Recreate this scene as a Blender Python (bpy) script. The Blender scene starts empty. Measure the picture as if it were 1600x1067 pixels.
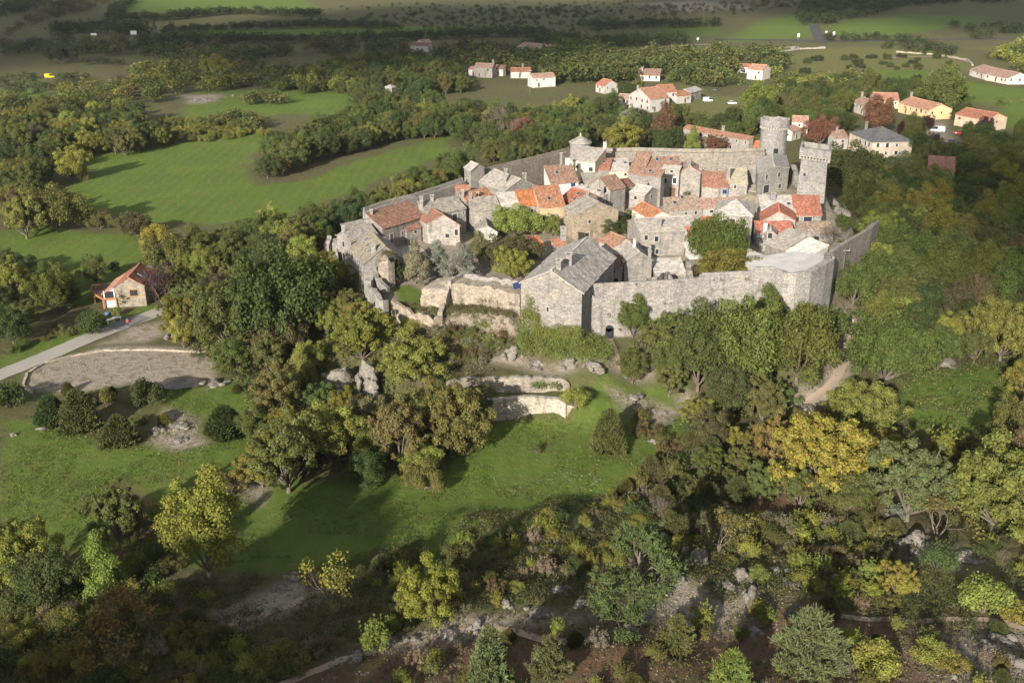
import bpy, math, random
import numpy as np
from mathutils import Vector
PI = math.pi
S = bpy.context.scene
# ------------------------------------------------------------------ camera, sky, sun, exposure
PITCH = math.radians(22.0); CZ = 76.0; F = 1600.0
cam = bpy.data.cameras.new('camera'); co = bpy.data.objects.new('camera', cam); S.collection.objects.link(co)
co.location = (0, 0, CZ); co.rotation_euler = (PI/2-PITCH, 0, 0)
cam.lens = 36.0; cam.sensor_width = 36.0; cam.clip_start = 1.0; cam.clip_end = 20000.0
S.camera = co
SUN_EL = math.radians(21.0); SH_AZ = math.radians(23.0)      # shadows fall towards +Y, a little to +X
w = bpy.data.worlds.new('World'); S.world = w; w.use_nodes = True
nt = w.node_tree; bg = nt.nodes['Background']; sky = nt.nodes.new('ShaderNodeTexSky')
sky.sky_type = 'NISHITA'; sky.sun_disc = False; sky.sun_elevation = SUN_EL
sdir = Vector((math.sin(SH_AZ)*math.cos(SUN_EL), math.cos(SH_AZ)*math.cos(SUN_EL), -math.sin(SUN_EL)))
sky.sun_rotation = math.atan2(-sdir.x, -sdir.y)
hs_ = nt.nodes.new('ShaderNodeHueSaturation'); hs_.inputs['Saturation'].default_value = 0.30      # half the sky is white cloud
nt.links.new(sky.outputs[0], hs_.inputs['Color']); nt.links.new(hs_.outputs[0], bg.inputs[0]); bg.inputs[1].default_value = 0.092
sl = bpy.data.lights.new('sun', 'SUN'); sl.energy = 4.7; sl.angle = math.radians(0.5); sl.color = (1.0, 0.92, 0.81)
so = bpy.data.objects.new('sun', sl); S.collection.objects.link(so)
so.rotation_euler = sdir.to_track_quat('-Z', 'Y').to_euler()
S.view_settings.view_transform = 'Standard'; S.view_settings.look = 'None'
S.view_settings.exposure = 0.92; S.view_settings.gamma = 1.0
S.render.resolution_x = 1024; S.render.resolution_y = 682
COL = S.collection
sP, cP = math.sin(PITCH), math.cos(PITCH)
# ------------------------------------------------------------------ numeric helpers
def W(px, py, z):
    "photo pixel -> world point on the level z"
    u = (px-800)/F; v = (533.5-py)/F
    t = (CZ-z)/(sP-v*cP)
    return np.array([t*u, t*(cP+v*sP), z])
def proj(p):
    d = p[1]*cP + (CZ-p[2])*sP; up = p[1]*sP - (CZ-p[2])*cP
    return 800+F*p[0]/d, 533.5-F*up/d, d
def hsh(ix, iy, seed):
    n = (ix.astype(np.int64)*374761393 + iy.astype(np.int64)*668265263 + seed*1442695041) & 0xffffffff
    n = ((n ^ (n >> 13))*1274126177) & 0xffffffff
    return ((n ^ (n >> 16)) & 0xffff)/65535.0
def vn(x, y, sc, seed=0):
    x = np.asarray(x, float)/sc; y = np.asarray(y, float)/sc
    ix = np.floor(x); iy = np.floor(y); fx = x-ix; fy = y-iy
    fx = fx*fx*(3-2*fx); fy = fy*fy*(3-2*fy)
    a = hsh(ix, iy, seed); b = hsh(ix+1, iy, seed); c = hsh(ix, iy+1, seed); d = hsh(ix+1, iy+1, seed)
    return (a*(1-fx)+b*fx)*(1-fy)+(c*(1-fx)+d*fx)*fy - 0.5
def fbm(x, y, sc, seed=0, o=4):
    r = 0; a = 1.0
    for k in range(o): r = r+a*vn(x, y, sc, seed+k*17); sc *= 0.48; a *= 0.5
    return r
def ss(a, b, x):
    t = np.clip((x-a)/(b-a), 0, 1); return t*t*(3-2*t)
def pip(x, y, poly):
    inside = np.zeros(np.shape(x), bool); n = len(poly)
    for i in range(n):
        x1, y1 = poly[i][:2]; x2, y2 = poly[(i+1) % n][:2]
        if y1 == y2: continue
        c = ((y1 > y) != (y2 > y)) & (x < (x2-x1)*(y-y1)/(y2-y1)+x1)
        inside ^= c
    return inside
def pdist(x, y, poly, closed=True):
    d = np.full(np.shape(x), 1e9); n = len(poly)
    for i in range(n if closed else n-1):
        x1, y1 = poly[i][:2]; x2, y2 = poly[(i+1) % n][:2]
        dx, dy = x2-x1, y2-y1; L = dx*dx+dy*dy+1e-9
        t = np.clip(((x-x1)*dx+(y-y1)*dy)/L, 0, 1)
        d = np.minimum(d, np.hypot(x-x1-t*dx, y-y1-t*dy))
    return d
# ------------------------------------------------------------------ terrain
VIL = [W(*p)[:2] for p in [(572,432,12),(600,470,12),(640,492,11),(690,500,11),(709,470,14),(760,462,15),(811,462,16),(816,445,17),(909,456,18.2),
       (924,448,17.5),(1098,438,17.5),(1211,421,19),(1250,430,19),(1303,407,19),(1362,360,18),(1345,330,15),(1300,290,15),(1245,235,20),
       (1194,233,19),(1072,236,18),(940,231,18),(905,238,18),(779,266,18),(722,288,18),(653,309,18),(574,331,17),(520,362,15),(528,400,12)]]
CAS = [W(*p)[:2] for p in [(1100,300,14),(1190,320,14),(1300,318,14),(1320,290,14),(1260,240,17),(1180,240,17),(1090,262,15)]]
T1 = [W(*p)[:2] for p in [(750,624,3.6),(768,623,3.6),(830,619,3.6),(868,622,3.6),(905,635,3.6),(950,622,3.6),(945,600,4.5),(900,600,4.5),(880,609,3.6),(740,612,3.6),(700,620,3.6)]]
T2 = [W(*p)[:2] for p in [(690,598,5.6),(735,591,5.6),(800,589,5.6),(885,592,5.6),(905,580,5.6),(960,572,6),(860,560,6.5),(730,555,6)]]

def ridge(x):      # unseen wooded height behind the camera; its crest is shaped to shade the foreground
    return np.interp(x, [-240, -165, -80, -58, 60], [81, 84, 84, 65, 65]) + 12*vn(x, x*0, 60, 5) + 18*vn(x, x*0, 24, 6) + 6*vn(x, x*0, 12, 8)
def H(x, y):
    x = np.asarray(x, float); y = np.asarray(y, float)
    h = 1.6*fbm(x, y, 130, 1, 3)
    h = h*ss(120, 260, y)
    h = h + 14*ss(650, 2200, y)*(1+fbm(x, y, 500, 3, 3)) + 5*vn(x, y, 260, 4)*ss(450, 900, y)
    d = pdist(x, y, VIL); ins = pip(x, y, VIL)
    wdt = 19+26*ss(175, 240, y)+20*ss(75, 130, np.abs(x))
    out = 7.6*(1-ss(0, 1, np.clip(d/wdt, 0, 1)))
    hh = np.where(ins, 7.6+3.4*ss(0.3, 1.5, d), out)
    hh = hh + 3.2*np.where(ins, 1, 0)*np.where(pip(x, y, CAS), ss(0, 6, pdist(x, y, CAS)), 0)
    h = np.maximum(h, 0)*np.where(ins, 0.0, ss(0, 30, d)) + hh
    ru = ss(-26, -18, x)*(1-ss(-14, -4, x))*np.where(ins, 0, 1)*(1-ss(2, 14, d))
    h = h+1.6*ru
    # front slope, down into the meadow, up the scrubby flank
    foot = 114+(x+67)*0.21+4*vn(x, x*0, 30, 9)-10*ss(-60, -110, x)
    q = foot-y
    k = np.where(q > 0, 0.155*q, 0)
    k = k*ss(-2, 10, q)
    k = k+fbm(x, y, 16, 21, 4)*2.4*ss(-4, 12, q)*(1-0.5*ss(-50, -120, y))
    yy = np.clip(70-y, 0, None)
    base2 = np.interp(y, [-900, -300, -110, -60, 0, 40, 70], [60, 64, 62, 56, 30, 14, 0.155*44+0.0])
    kb = np.where(y < 70, base2+(foot-114)*0.155+(ridge(x)-66)*ss(0, -60, y), 0)
    k = np.where(y < 70, kb+fbm(x, y, 16, 21, 4)*2.4*(1-0.5*ss(-50, -120, y)), k)
    h = h + k + 0.25*fbm(x, y, 9, 31, 3)*np.where(ins, 0, 1)
    h = np.where(pip(x, y, T2) & ~ins, np.maximum(h, 5.5), h)
    h = np.where(pip(x, y, T1), 3.5, h)
    return h
TT = np.concatenate([np.arange(60, 420, 0.9), np.geomspace(420, 4000, 500)])
def G(px, py, up=0.0):
    "photo pixel -> point on the ground (or on the level 'up' metres above it)"
    u = (px-800)/F; v = (533.5-py)/F
    x = TT*u; y = TT*(cP+v*sP); z = CZ-TT*(sP-v*cP)
    g = z-(H(x, y)+up)
    i = np.argmax(g < 0)
    if g[i] >= 0: i = len(TT)-1
    i = max(i, 1)
    f = g[i-1]/(g[i-1]-g[i]+1e-9); f = min(max(f, 0), 1)
    t = TT[i-1]+f*(TT[i]-TT[i-1])
    return np.array([t*u, t*(cP+v*sP), CZ-t*(sP-v*cP)-up])
def hz(x, y): return float(H(np.array([x]), np.array([y]))[0])
# ------------------------------------------------------------------ materials
def mat(name):
    m = bpy.data.materials.new(name); m.use_nodes = True; n = m.node_tree
    for q in list(n.nodes): n.nodes.remove(q)
    return m, n
class NT:
    def __init__(s, name):
        s.m, s.t = mat(name); s.out = s.n('ShaderNodeOutputMaterial')
    def n(s, typ, **kw):
        q = s.t.nodes.new(typ)
        for k, v in kw.items(): setattr(q, k, v)
        return q
    def l(s, a, b): s.t.links.new(a, b)
    def inp(s, q, k, v):
        if hasattr(v, 'links') or isinstance(v, bpy.types.NodeSocket): s.l(v, q.inputs[k])
        else: q.inputs[k].default_value = v
    def noise(s, vec, sc, det=4, rough=0.55):
        q = s.n('ShaderNodeTexNoise'); q.inputs['Scale'].default_value = sc; q.inputs['Detail'].default_value = det
        q.inputs['Roughness'].default_value = rough; s.l(vec, q.inputs['Vector']); return q.outputs['Fac']
    def vor(s, vec, sc, feat='F1', out='Color', rnd=1.0):
        q = s.n('ShaderNodeTexVoronoi', feature=feat); q.inputs['Scale'].default_value = sc
        q.inputs['Randomness'].default_value = rnd; s.l(vec, q.inputs['Vector']); return q.outputs[out]
    def ramp(s, f, a, b, c0=(0,0,0,1), c1=(1,1,1,1)):
        q = s.n('ShaderNodeMapRange'); s.l(f, q.inputs[0]); q.inputs[1].default_value = a; q.inputs[2].default_value = b
        return q.outputs[0]
    def mix(s, f, a, b, typ='MIX'):
        q = s.n('ShaderNodeMix', data_type='RGBA', blend_type=typ); s.inp(q, 0, f)
        for k, v in ((6, a), (7, b)):
            if isinstance(v, tuple): q.inputs[k].default_value = v if len(v) == 4 else v+(1,)
            else: s.l(v, q.inputs[k])
        return q.outputs[2]
    def math(s, op, a, b=0.0, c=None):
        q = s.n('ShaderNodeMath', operation=op); s.inp(q, 0, a); s.inp(q, 1, b)
        if c is not None: s.inp(q, 2, c)
        return q.outputs[0]
    def mapping(s, vec, sc):
        q = s.n('ShaderNodeMapping'); q.inputs['Scale'].default_value = sc; s.l(vec, q.inputs[0]); return q.outputs[0]
    def attr(s, name, out='Fac'):
        q = s.n('ShaderNodeAttribute', attribute_name=name); return q.outputs[out]
    def finish(s, col, rough=0.9, bump=None, bd=0.05, bs=0.6, spec=0.25, metal=0.0):
        p = s.n('ShaderNodeBsdfPrincipled'); s.inp(p, 'Base Color', col if not isinstance(col, tuple) else col+(1,))
        s.inp(p, 'Roughness', rough); p.inputs['Specular IOR Level'].default_value = spec; p.inputs['Metallic'].default_value = metal
        if bump is not None:
            b = s.n('ShaderNodeBump'); b.inputs['Strength'].default_value = bs; b.inputs['Distance'].default_value = bd
            s.l(bump, b.inputs['Height']); s.l(b.outputs[0], p.inputs['Normal'])
        s.l(p.outputs[0], s.out.inputs[0]); return s.m
def obj_coords(N): return N.n('ShaderNodeTexCoord').outputs['Object']
def world_pos(N): return N.n('ShaderNodeNewGeometry').outputs['Position']
def obj_col(N): return N.n('ShaderNodeObjectInfo').outputs['Color']
def m_foliage(name, attr_col=False):
    N = NT(name)
    base = N.attr('col', 'Color') if attr_col else obj_col(N)
    if attr_col == 2:
        q0 = N.n('ShaderNodeAttribute', attribute_name='icol'); q0.attribute_type = 'INSTANCER'; base = q0.outputs['Color']
    t = N.attr('tint')
    pos = world_pos(N)
    big = N.noise(pos, 0.55, 3)
    k = N.math('MULTIPLY_ADD', t, 0.75, 0.62)
    q = N.n('ShaderNodeHueSaturation'); N.l(base, q.inputs['Color'])
    N.l(N.math('MULTIPLY_ADD', big, 0.10, 0.445), q.inputs['Hue']); N.l(N.math('MULTIPLY', k, N.math('MULTIPLY_ADD', big, 0.5, 0.75)), q.inputs['Value']); q.inputs['Saturation'].default_value = 0.93
    c = q.outputs[0]
    d = N.n('ShaderNodeBsdfDiffuse'); N.l(c, d.inputs[0])
    tr = N.n('ShaderNodeBsdfTranslucent'); N.l(N.mix(1.0, c, (0.9, 1.0, 0.45), 'MULTIPLY'), tr.inputs[0])
    mx = N.n('ShaderNodeMixShader'); mx.inputs[0].default_value = 0.2
    N.l(d.outputs[0], mx.inputs[1]); N.l(tr.outputs[0], mx.inputs[2]); N.l(mx.outputs[0], N.out.inputs[0])
    return N.m
def m_bark():
    N = NT('bark'); v = obj_coords(N); f = N.noise(N.mapping(v, (3, 3, 0.8)), 2.0, 5)
    return N.finish(N.mix(f, (0.06, 0.045, 0.032), (0.24, 0.20, 0.16)), 0.95, f, 0.05)
def m_stone(name, course=True):
    N = NT(name); v = obj_coords(N); oc = obj_col(N)
    w1 = N.vor(N.mapping(v, (1, 1, 1.9)), 1.9)            # individual stones
    sep = N.n('ShaderNodeSeparateColor'); N.l(w1, sep.inputs[0]); r = sep.outputs[0]
    n1 = N.noise(v, 0.35, 5); n2 = N.noise(v, 3.5, 5, 0.7); n3 = N.noise(N.mapping(v, (1, 1, 0.25)), 0.9, 4)
    k = N.math('MULTIPLY_ADD', r, 0.42, 0.62)
    k = N.math('MULTIPLY', k, N.math('MULTIPLY_ADD', n2, 1.0, 0.55))
    c = N.mix(1.0, oc, N.mix(N.ramp(n1, 0.35, 0.7), (0.90, 0.89, 0.88), (1.12, 1.06, 0.97)), 'MULTIPLY')
    kk = N.n('ShaderNodeCombineColor'); [N.l(k, kk.inputs[i]) for i in range(3)]
    c = N.mix(1.0, c, kk.outputs[0], 'MULTIPLY')
    c = N.mix(N.math('MULTIPLY', N.ramp(n3, 0.52, 0.72), 0.6), c, (0.10, 0.09, 0.075))
    d = N.vor(N.mapping(v, (1, 1, 1.9)), 2.1, 'DISTANCE_TO_EDGE', 'Distance')
    c = N.mix(N.math('MULTIPLY', N.math('SUBTRACT', 1.0, N.ramp(d, 0.0, 0.10)), 0.45), c, (0.13, 0.11, 0.09))
    b = N.math('ADD', N.ramp(d, 0, 0.14), N.math('MULTIPLY', n2, 0.8))
    return N.finish(c, 0.95, b, 0.08, 0.7)
def m_plaster():
    N = NT('lime_render'); v = obj_coords(N); oc = obj_col(N)
    n1 = N.noise(v, 0.5, 5); n2 = N.noise(v, 4, 5, 0.7)
    k = N.math('MULTIPLY_ADD', n1, 0.7, 0.6); kk = N.n('ShaderNodeCombineColor'); [N.l(N.math('MULTIPLY', k, N.math('MULTIPLY_ADD', n2, 0.5, 0.78)), kk.inputs[i]) for i in range(3)]
    return N.finish(N.mix(1.0, oc, kk.outputs[0], 'MULTIPLY'), 0.92, n2, 0.03, 0.5)
def m_roof(name, cell, amt, bd):
    "rows of tiles or stone slabs in roof UV metres"
    N = NT(name); uv = N.n('ShaderNodeUVMap').outputs[0]; oc = obj_col(N)
    sx = N.n('ShaderNodeSeparateXYZ'); N.l(uv, sx.inputs[0])
    nse = N.noise(uv, 0.8, 3)
    vv = N.math('DIVIDE', N.math('ADD', sx.outputs[1], N.math('MULTIPLY', nse, 0.25)), cell[1])
    row = N.math('FLOOR', vv); fr = N.math('FRACT', vv)
    wn = N.n('ShaderNodeTexWhiteNoise', noise_dimensions='1D'); N.l(row, wn.inputs['W'])
    uu = N.math('ADD', N.math('DIVIDE', sx.outputs[0], cell[0]), wn.outputs[0]); col = N.math('FLOOR', uu); fu = N.math('FRACT', uu)
    cv = N.n('ShaderNodeCombineXYZ'); N.l(row, cv.inputs[0]); N.l(col, cv.inputs[1])
    w2 = N.n('ShaderNodeTexWhiteNoise', noise_dimensions='3D'); N.l(cv.outputs[0], w2.inputs[0])
    r = w2.outputs['Value']
    obv = obj_coords(N)
    st = N.noise(obv, 0.45, 5, 0.65); st2 = N.noise(obv, 2.2, 5, 0.7)
    k = N.math('MULTIPLY_ADD', r, amt, 1-amt*0.55)
    k = N.math('MULTIPLY', k, N.math('MULTIPLY_ADD', st2, 0.9, 0.58))
    gap = N.math('SUBTRACT', 1.0, N.math('MULTIPLY', N.math('LESS_THAN', fr, 0.16), 0.45))
    k = N.math('MULTIPLY', k, gap)
    kk = N.n('ShaderNodeCombineColor'); [N.l(k, kk.inputs[i]) for i in range(3)]
    c = N.mix(1.0, oc, kk.outputs[0], 'MULTIPLY')
    c = N.mix(N.math('MULTIPLY', N.ramp(st, 0.5, 0.72), 0.55), c, (0.11, 0.095, 0.075))
    c = N.mix(N.math('MULTIPLY', N.ramp(st2, 0.60, 0.72), 0.35), c, (0.34, 0.30, 0.22))
    b = N.math('ADD', fr, N.math('MULTIPLY', r, 0.7))
    if name == 'canal_tile':
        b = N.math('ADD', b, N.math('SINE', N.math('MULTIPLY', fu, 6.283)))
    return N.finish(c, 0.9, b, bd, 0.8)
def m_plain(name, c, rough=0.7, spec=0.3, metal=0.0, var=0.25, sc=2.0):
    N = NT(name); v = obj_coords(N); f = N.noise(v, sc, 4)
    return N.finish(N.mix(f, tuple(x*(1-var) for x in c), tuple(min(1, x*(1+var)) for x in c)), rough, f, 0.01, 0.3, spec, metal)
def m_rock():
    N = NT('limestone'); v = obj_coords(N); wp = world_pos(N)
    f = N.noise(wp, 0.5, 6, 0.65); g = N.noise(N.mapping(wp, (1, 1, 2.6)), 1.9, 6, 0.75)
    c = N.mix(N.ramp(f, 0.3, 0.7), (0.15, 0.135, 0.115), (0.33, 0.30, 0.255))
    c = N.mix(N.math('MULTIPLY', N.ramp(g, 0.52, 0.72), 0.7), c, (0.45, 0.405, 0.345)); c = N.mix(N.ramp(g, 0.47, 0.33), c, (0.06, 0.055, 0.045))
    return N.finish(c, 0.95, g, 0.3, 1.0)
M = dict(leaf=m_foliage('foliage'), leafs=m_foliage('foliage_mixed', True), leafi=m_foliage('foliage_wood', 2), bark=m_bark(), stone=m_stone('rubble_stone'), plaster=m_plaster(),
         tile=m_roof('canal_tile', (0.30, 0.42), 0.7, 0.06), lauze=m_roof('stone_slab_roof', (0.55, 0.42), 0.5, 0.10), rock=m_rock(),
         glass=m_plain('window_glass', (0.03, 0.035, 0.045), 0.15, 0.6), wood=m_plain('painted_wood', (0.10, 0.065, 0.045), 0.7),
         timber=m_plain('orange_timber', (0.36, 0.17, 0.06), 0.6), decking=m_plain('dark_decking', (0.13, 0.07, 0.05), 0.7),
         blue=m_plain('blue_paint', (0.09, 0.17, 0.34), 0.5), white=m_plain('white_paint', (0.72, 0.72, 0.70), 0.5, var=0.08),
         tyre=m_plain('rubber', (0.02, 0.02, 0.02), 0.9), skin=m_plain('skin', (0.45, 0.27, 0.19), 0.6, var=0.05), red=m_plain('red_cloth', (0.62, 0.03, 0.03), 0.8, var=0.1),
         denim=m_plain('dark_denim', (0.03, 0.04, 0.09), 0.8), hair=m_plain('grey_hair', (0.25, 0.2, 0.16), 0.9),
         metal=m_plain('grey_metal', (0.35, 0.36, 0.37), 0.5, 0.5), quoin=m_plain('dressed_stone', (0.40, 0.37, 0.32), 0.9, 0.2, sc=3.0))
def m_carpaint(name, c): return m_plain(name, c, 0.25, 0.6, var=0.04)
# ------------------------------------------------------------------ object helpers
def link(o, parent=None):
    COL.objects.link(o)
    if parent is not None: o.parent = parent
    return o
def tag(o, label=None, cat=None, group=None, kind=None):
    if label: o['label'] = label
    if cat: o['category'] = cat
    if group: o['group'] = group
    if kind: o['kind'] = kind
    return o
def empty(name, loc, rz=0.0):
    o = bpy.data.objects.new(name, None); o.location = [float(q) for q in loc]; o.rotation_euler = (0, 0, rz); o.empty_display_size = 0.5
    return link(o)
def quadmesh(name, V, Fq, mats, mi=None, tint=None, smooth=False, col=None):
    "fast mesh from arrays: V (n,3), Fq (m,4)"
    V = np.ascontiguousarray(V, np.float32); Fq = np.ascontiguousarray(Fq, np.int32)
    me = bpy.data.meshes.new(name); k = Fq.shape[1]
    me.vertices.add(len(V)); me.vertices.foreach_set('co', V.ravel())
    me.loops.add(Fq.size); me.loops.foreach_set('vertex_index', Fq.ravel())
    me.polygons.add(len(Fq)); me.polygons.foreach_set('loop_start', np.arange(0, Fq.size, k, dtype=np.int32))
    if mi is not None: me.polygons.foreach_set('material_index', np.ascontiguousarray(mi, np.int32))
    for m in mats: me.materials.append(m)
    if tint is not None:
        a = me.attributes.new('tint', 'FLOAT', 'FACE'); a.data.foreach_set('value', np.ascontiguousarray(tint, np.float32))
    if col is not None:
        a = me.attributes.new('col', 'FLOAT_COLOR', 'FACE'); a.data.foreach_set('color', np.ascontiguousarray(col, np.float32).ravel())
    me.update(calc_edges=True)
    if smooth: me.polygons.foreach_set('use_smooth', np.ones(len(Fq), bool))
    return me
class MB:
    "collects faces (n-gons) for one mesh, in coordinates relative to an origin"
    def __init__(s, org=(0, 0, 0)): s.v = []; s.f = []; s.uv = []; s.mi = []; s.o = np.array(org, float); s.cm = 0
    def face(s, pts, uv=None):
        i = len(s.v); s.v += [tuple(np.array(p, float)-s.o) for p in pts]; s.f.append(tuple(range(i, i+len(pts))))
        s.uv.append(uv if uv else [(0, 0)]*len(pts)); s.mi.append(s.cm)
    def box(s, c, ax, ay, az):
        c = np.array(c, float); ax, ay, az = (np.array(q, float) for q in (ax, ay, az))
        P = [c+i*ax+j*ay+k*az for i in (-1, 1) for j in (-1, 1) for k in (-1, 1)]
        for q in ((0, 1, 3, 2), (4, 6, 7, 5), (0, 4, 5, 1), (2, 3, 7, 6), (0, 2, 6, 4), (1, 5, 7, 3)): s.face([P[t] for t in q])
    def abox(s, x0, x1, y0, y1, z0, z1):
        s.box(((x0+x1)/2, (y0+y1)/2, (z0+z1)/2), ((x1-x0)/2, 0, 0), (0, (y1-y0)/2, 0), (0, 0, (z1-z0)/2))
    def prism(s, poly, z0, z1, top=None):
        n = len(poly); zt = top if top is not None else [z1]*n; zb = z0 if hasattr(z0, '__len__') else [z0]*n
        for i in range(n):
            a, b = poly[i], poly[(i+1) % n]; j = (i+1) % n
            L = math.hypot(b[0]-a[0], b[1]-a[1])
            s.face([(a[0], a[1], zb[i]), (b[0], b[1], zb[j]), (b[0], b[1], zt[j]), (a[0], a[1], zt[i])])
        s.face([(p[0], p[1], zt[i]) for i, p in enumerate(poly)], [(p[0], p[1]) for p in poly]); s.face([(p[0], p[1], zb[i]) for i, p in reversed(list(enumerate(poly)))])
    def tube(s, p, q, r0, r1, n=6, cap=True):
        p = Vector(p); q = Vector(q); d = (q-p).normalized(); a = d.orthogonal().normalized(); b = d.cross(a)
        P0 = [p+(a*math.cos(t)+b*math.sin(t))*r0 for t in [2*PI*i/n for i in range(n)]]
        P1 = [q+(a*math.cos(t)+b*math.sin(t))*r1 for t in [2*PI*i/n for i in range(n)]]
        for i in range(n): s.face([P0[i], P0[(i+1) % n], P1[(i+1) % n], P1[i]])
        if cap: s.face(P1); s.face(P0[::-1])
    def lathe(s, c, prof, n=24, jit=0.0, rnd=random):
        c = np.array(c, float); R = []
        for r, z in prof: R.append([c+np.array((r*math.cos(2*PI*i/n)*(1+rnd.uniform(-jit, jit)), r*math.sin(2*PI*i/n)*(1+rnd.uniform(-jit, jit)), z)) for i in range(n)])
        for k in range(len(R)-1):
            for i in range(n): j = (i+1) % n; s.face([R[k][i], R[k][j], R[k+1][j], R[k+1][i]])
        s.face(R[-1]); s.face(R[0][::-1])
    def build(s, name, mats, parent=None, loc=None, color=None, weld=True, smooth=False):
        me = bpy.data.meshes.new(name); me.from_pydata(s.v, [], s.f)
        for m in (mats if isinstance(mats, (list, tuple)) else [mats]): me.materials.append(m)
        me.polygons.foreach_set('material_index', s.mi)
        ul = me.uv_layers.new(name='UVMap'); ul.data.foreach_set('uv', [c for u in s.uv for p in u for c in p])
        if weld:
            import bmesh
            bm = bmesh.new(); bm.from_mesh(me); bmesh.ops.remove_doubles(bm, verts=bm.verts, dist=0.0005); bmesh.ops.recalc_face_normals(bm, faces=bm.faces); bm.to_mesh(me); bm.free()
        if smooth: me.polygons.foreach_set('use_smooth', [True]*len(me.polygons))
        o = bpy.data.objects.new(name, me)
        if loc is not None: o.location = [float(q) for q in loc]
        if color is not None: o.color = (*color, 1)
        return link(o, parent)
# ------------------------------------------------------------------ vegetation
def leaves(rs, C, R, n, size, flat=1.0, up=0.25, inner=0.45):
    "n leaf-clump quads on the shells of blobs (centres C, radii R): vertices, faces, tint"
    C = np.asarray(C, float); R = np.asarray(R, float)
    pr = R**2/np.sum(R**2); k = rs.choice(len(C), n, p=pr)
    d = rs.normal(size=(n, 3)); d /= np.linalg.norm(d, axis=1)[:, None]
    d[:, 2] = np.abs(d[:, 2])*np.where(rs.rand(n) < 0.3, -1, 1)
    rr = R[k]*(inner+(1-inner)*rs.rand(n)**0.5)*(1+0.12*rs.normal(size=n))
    P = C[k]+d*rr[:, None]*np.array([1, 1, flat])
    nr = d+rs.normal(size=(n, 3))*0.55+np.array([0, 0, up]); nr /= np.linalg.norm(nr, axis=1)[:, None]
    t = np.cross(nr, rs.normal(size=(n, 3))); t /= np.linalg.norm(t, axis=1)[:, None]; b = np.cross(nr, t)
    s = size*(0.4+1.0*rs.rand(n)**1.8)[:, None]; a = s*(0.6+0.5*rs.rand(n))[:, None]
    V = np.stack([P-t*s*0.5, P-b*a*0.5+t*s*0.08, P+t*s*0.5, P+b*a*0.5-t*s*0.05], 1).reshape(-1, 3)
    tint = np.clip(rs.rand(n)*0.75+0.3*rs.rand(len(C))[k], 0, 1)
    return V, np.arange(4*n).reshape(-1, 4), tint
def needles(rs, P, D, L, wd, per):
    "needle sprays: thin quads radiating from points P along D"
    n = len(P)*per; k = np.repeat(np.arange(len(P)), per)
    d = D[k]+rs.normal(size=(n, 3))*0.55; d /= np.linalg.norm(d, axis=1)[:, None]
    s = np.cross(d, rs.normal(size=(n, 3))); s /= np.linalg.norm(s, axis=1)[:, None]
    p = P[k]+rs.normal(size=(n, 3))*L*0.12; l = (L*(0.6+0.7*rs.rand(n)))[:, None]; s = s*wd
    V = np.stack([p-s, p+s, p+d*l+s*0.4, p+d*l-s*0.4], 1).reshape(-1, 3)
    return V, np.arange(4*n).reshape(-1, 4), np.clip(rs.rand(n)*0.6+rs.rand(len(P))[k]*0.4, 0, 1)
def limb_mesh(rs, segs):
    V = []; Fc = []
    for p, q, r0, r1 in segs:
        p = np.array(p, float); q = np.array(q, float); d = q-p; L = np.linalg.norm(d)+1e-6; d = d/L
        a = np.cross(d, [0.3, 0.5, 0.81]); a /= np.linalg.norm(a); b = np.cross(d, a); i = len(V); m = 5
        for c, r in ((p, r0), (q, r1)):
            for j in range(m): V.append(c+(a*math.cos(2*PI*j/m)+b*math.sin(2*PI*j/m))*r)
        for j in range(m): Fc.append((i+j, i+(j+1) % m, i+m+(j+1) % m, i+m+j))
    return np.array(V), np.array(Fc)
def branchy(rs, base, dirn, L, r, depth, segs, tips, spread=0.55, gain=0.72):
    "recursive limbs with a slight bend"
    p = np.array(base, float); d = np.array(dirn, float); d /= np.linalg.norm(d)
    for s in range(2):
        d2 = d+rs.normal(size=3)*0.14+np.array([0, 0, 0.05]); d2 /= np.linalg.norm(d2)
        q = p+d2*L*0.5; segs.append((p, q, r, r*0.8)); p = q; d = d2; r *= 0.8
    if depth == 0: tips.append(p); return
    for k in range(rs.randint(2, 4)):
        nd = d+rs.normal(size=3)*spread; nd[2] += 0.1
        branchy(rs, p, nd, L*gain*(0.8+0.4*rs.rand()), r*0.68, depth-1, segs, tips, spread, gain)
PROTO = {}
def proto(key, crown, trunk, ht, wd): PROTO[key] = (crown, trunk, ht, wd)
def crown_blobs(rs, H0, Rx, Hc, nb, br, shape='round'):
    "blob centres spread near the surface and through the volume of a crown"
    C = []; R = []; p1, p2 = rs.rand(2)*6.28
    for i in range(nb):
        t = (i+0.5)/nb; z = 1-1.75*t if shape != 'cone' else 1-1.95*t; a = i*2.39996+rs.normal()*0.3
        rr = math.sqrt(max(0, 1-z*z)) if shape != 'cone' else (1-z)/2*1.05
        if shape == 'flat': rr = rr**0.6
        k = (0.55+0.42*rs.rand())*(1+.16*math.sin(2*a+p1)+.12*math.sin(3*a+p2+4*z)); 
        C.append((rr*k*Rx*math.cos(a), rr*k*Rx*math.sin(a), H0+Hc*0.5*(1+z*k))); R.append(br*(0.5+0.95*rs.rand()**1.3))
    for i in range(nb//4):
        C.append((rs.normal()*Rx*0.3, rs.normal()*Rx*0.3, H0+Hc*(0.3+0.4*rs.rand()))); R.append(br*1.2)
    return np.array(C), np.array(R)
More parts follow.
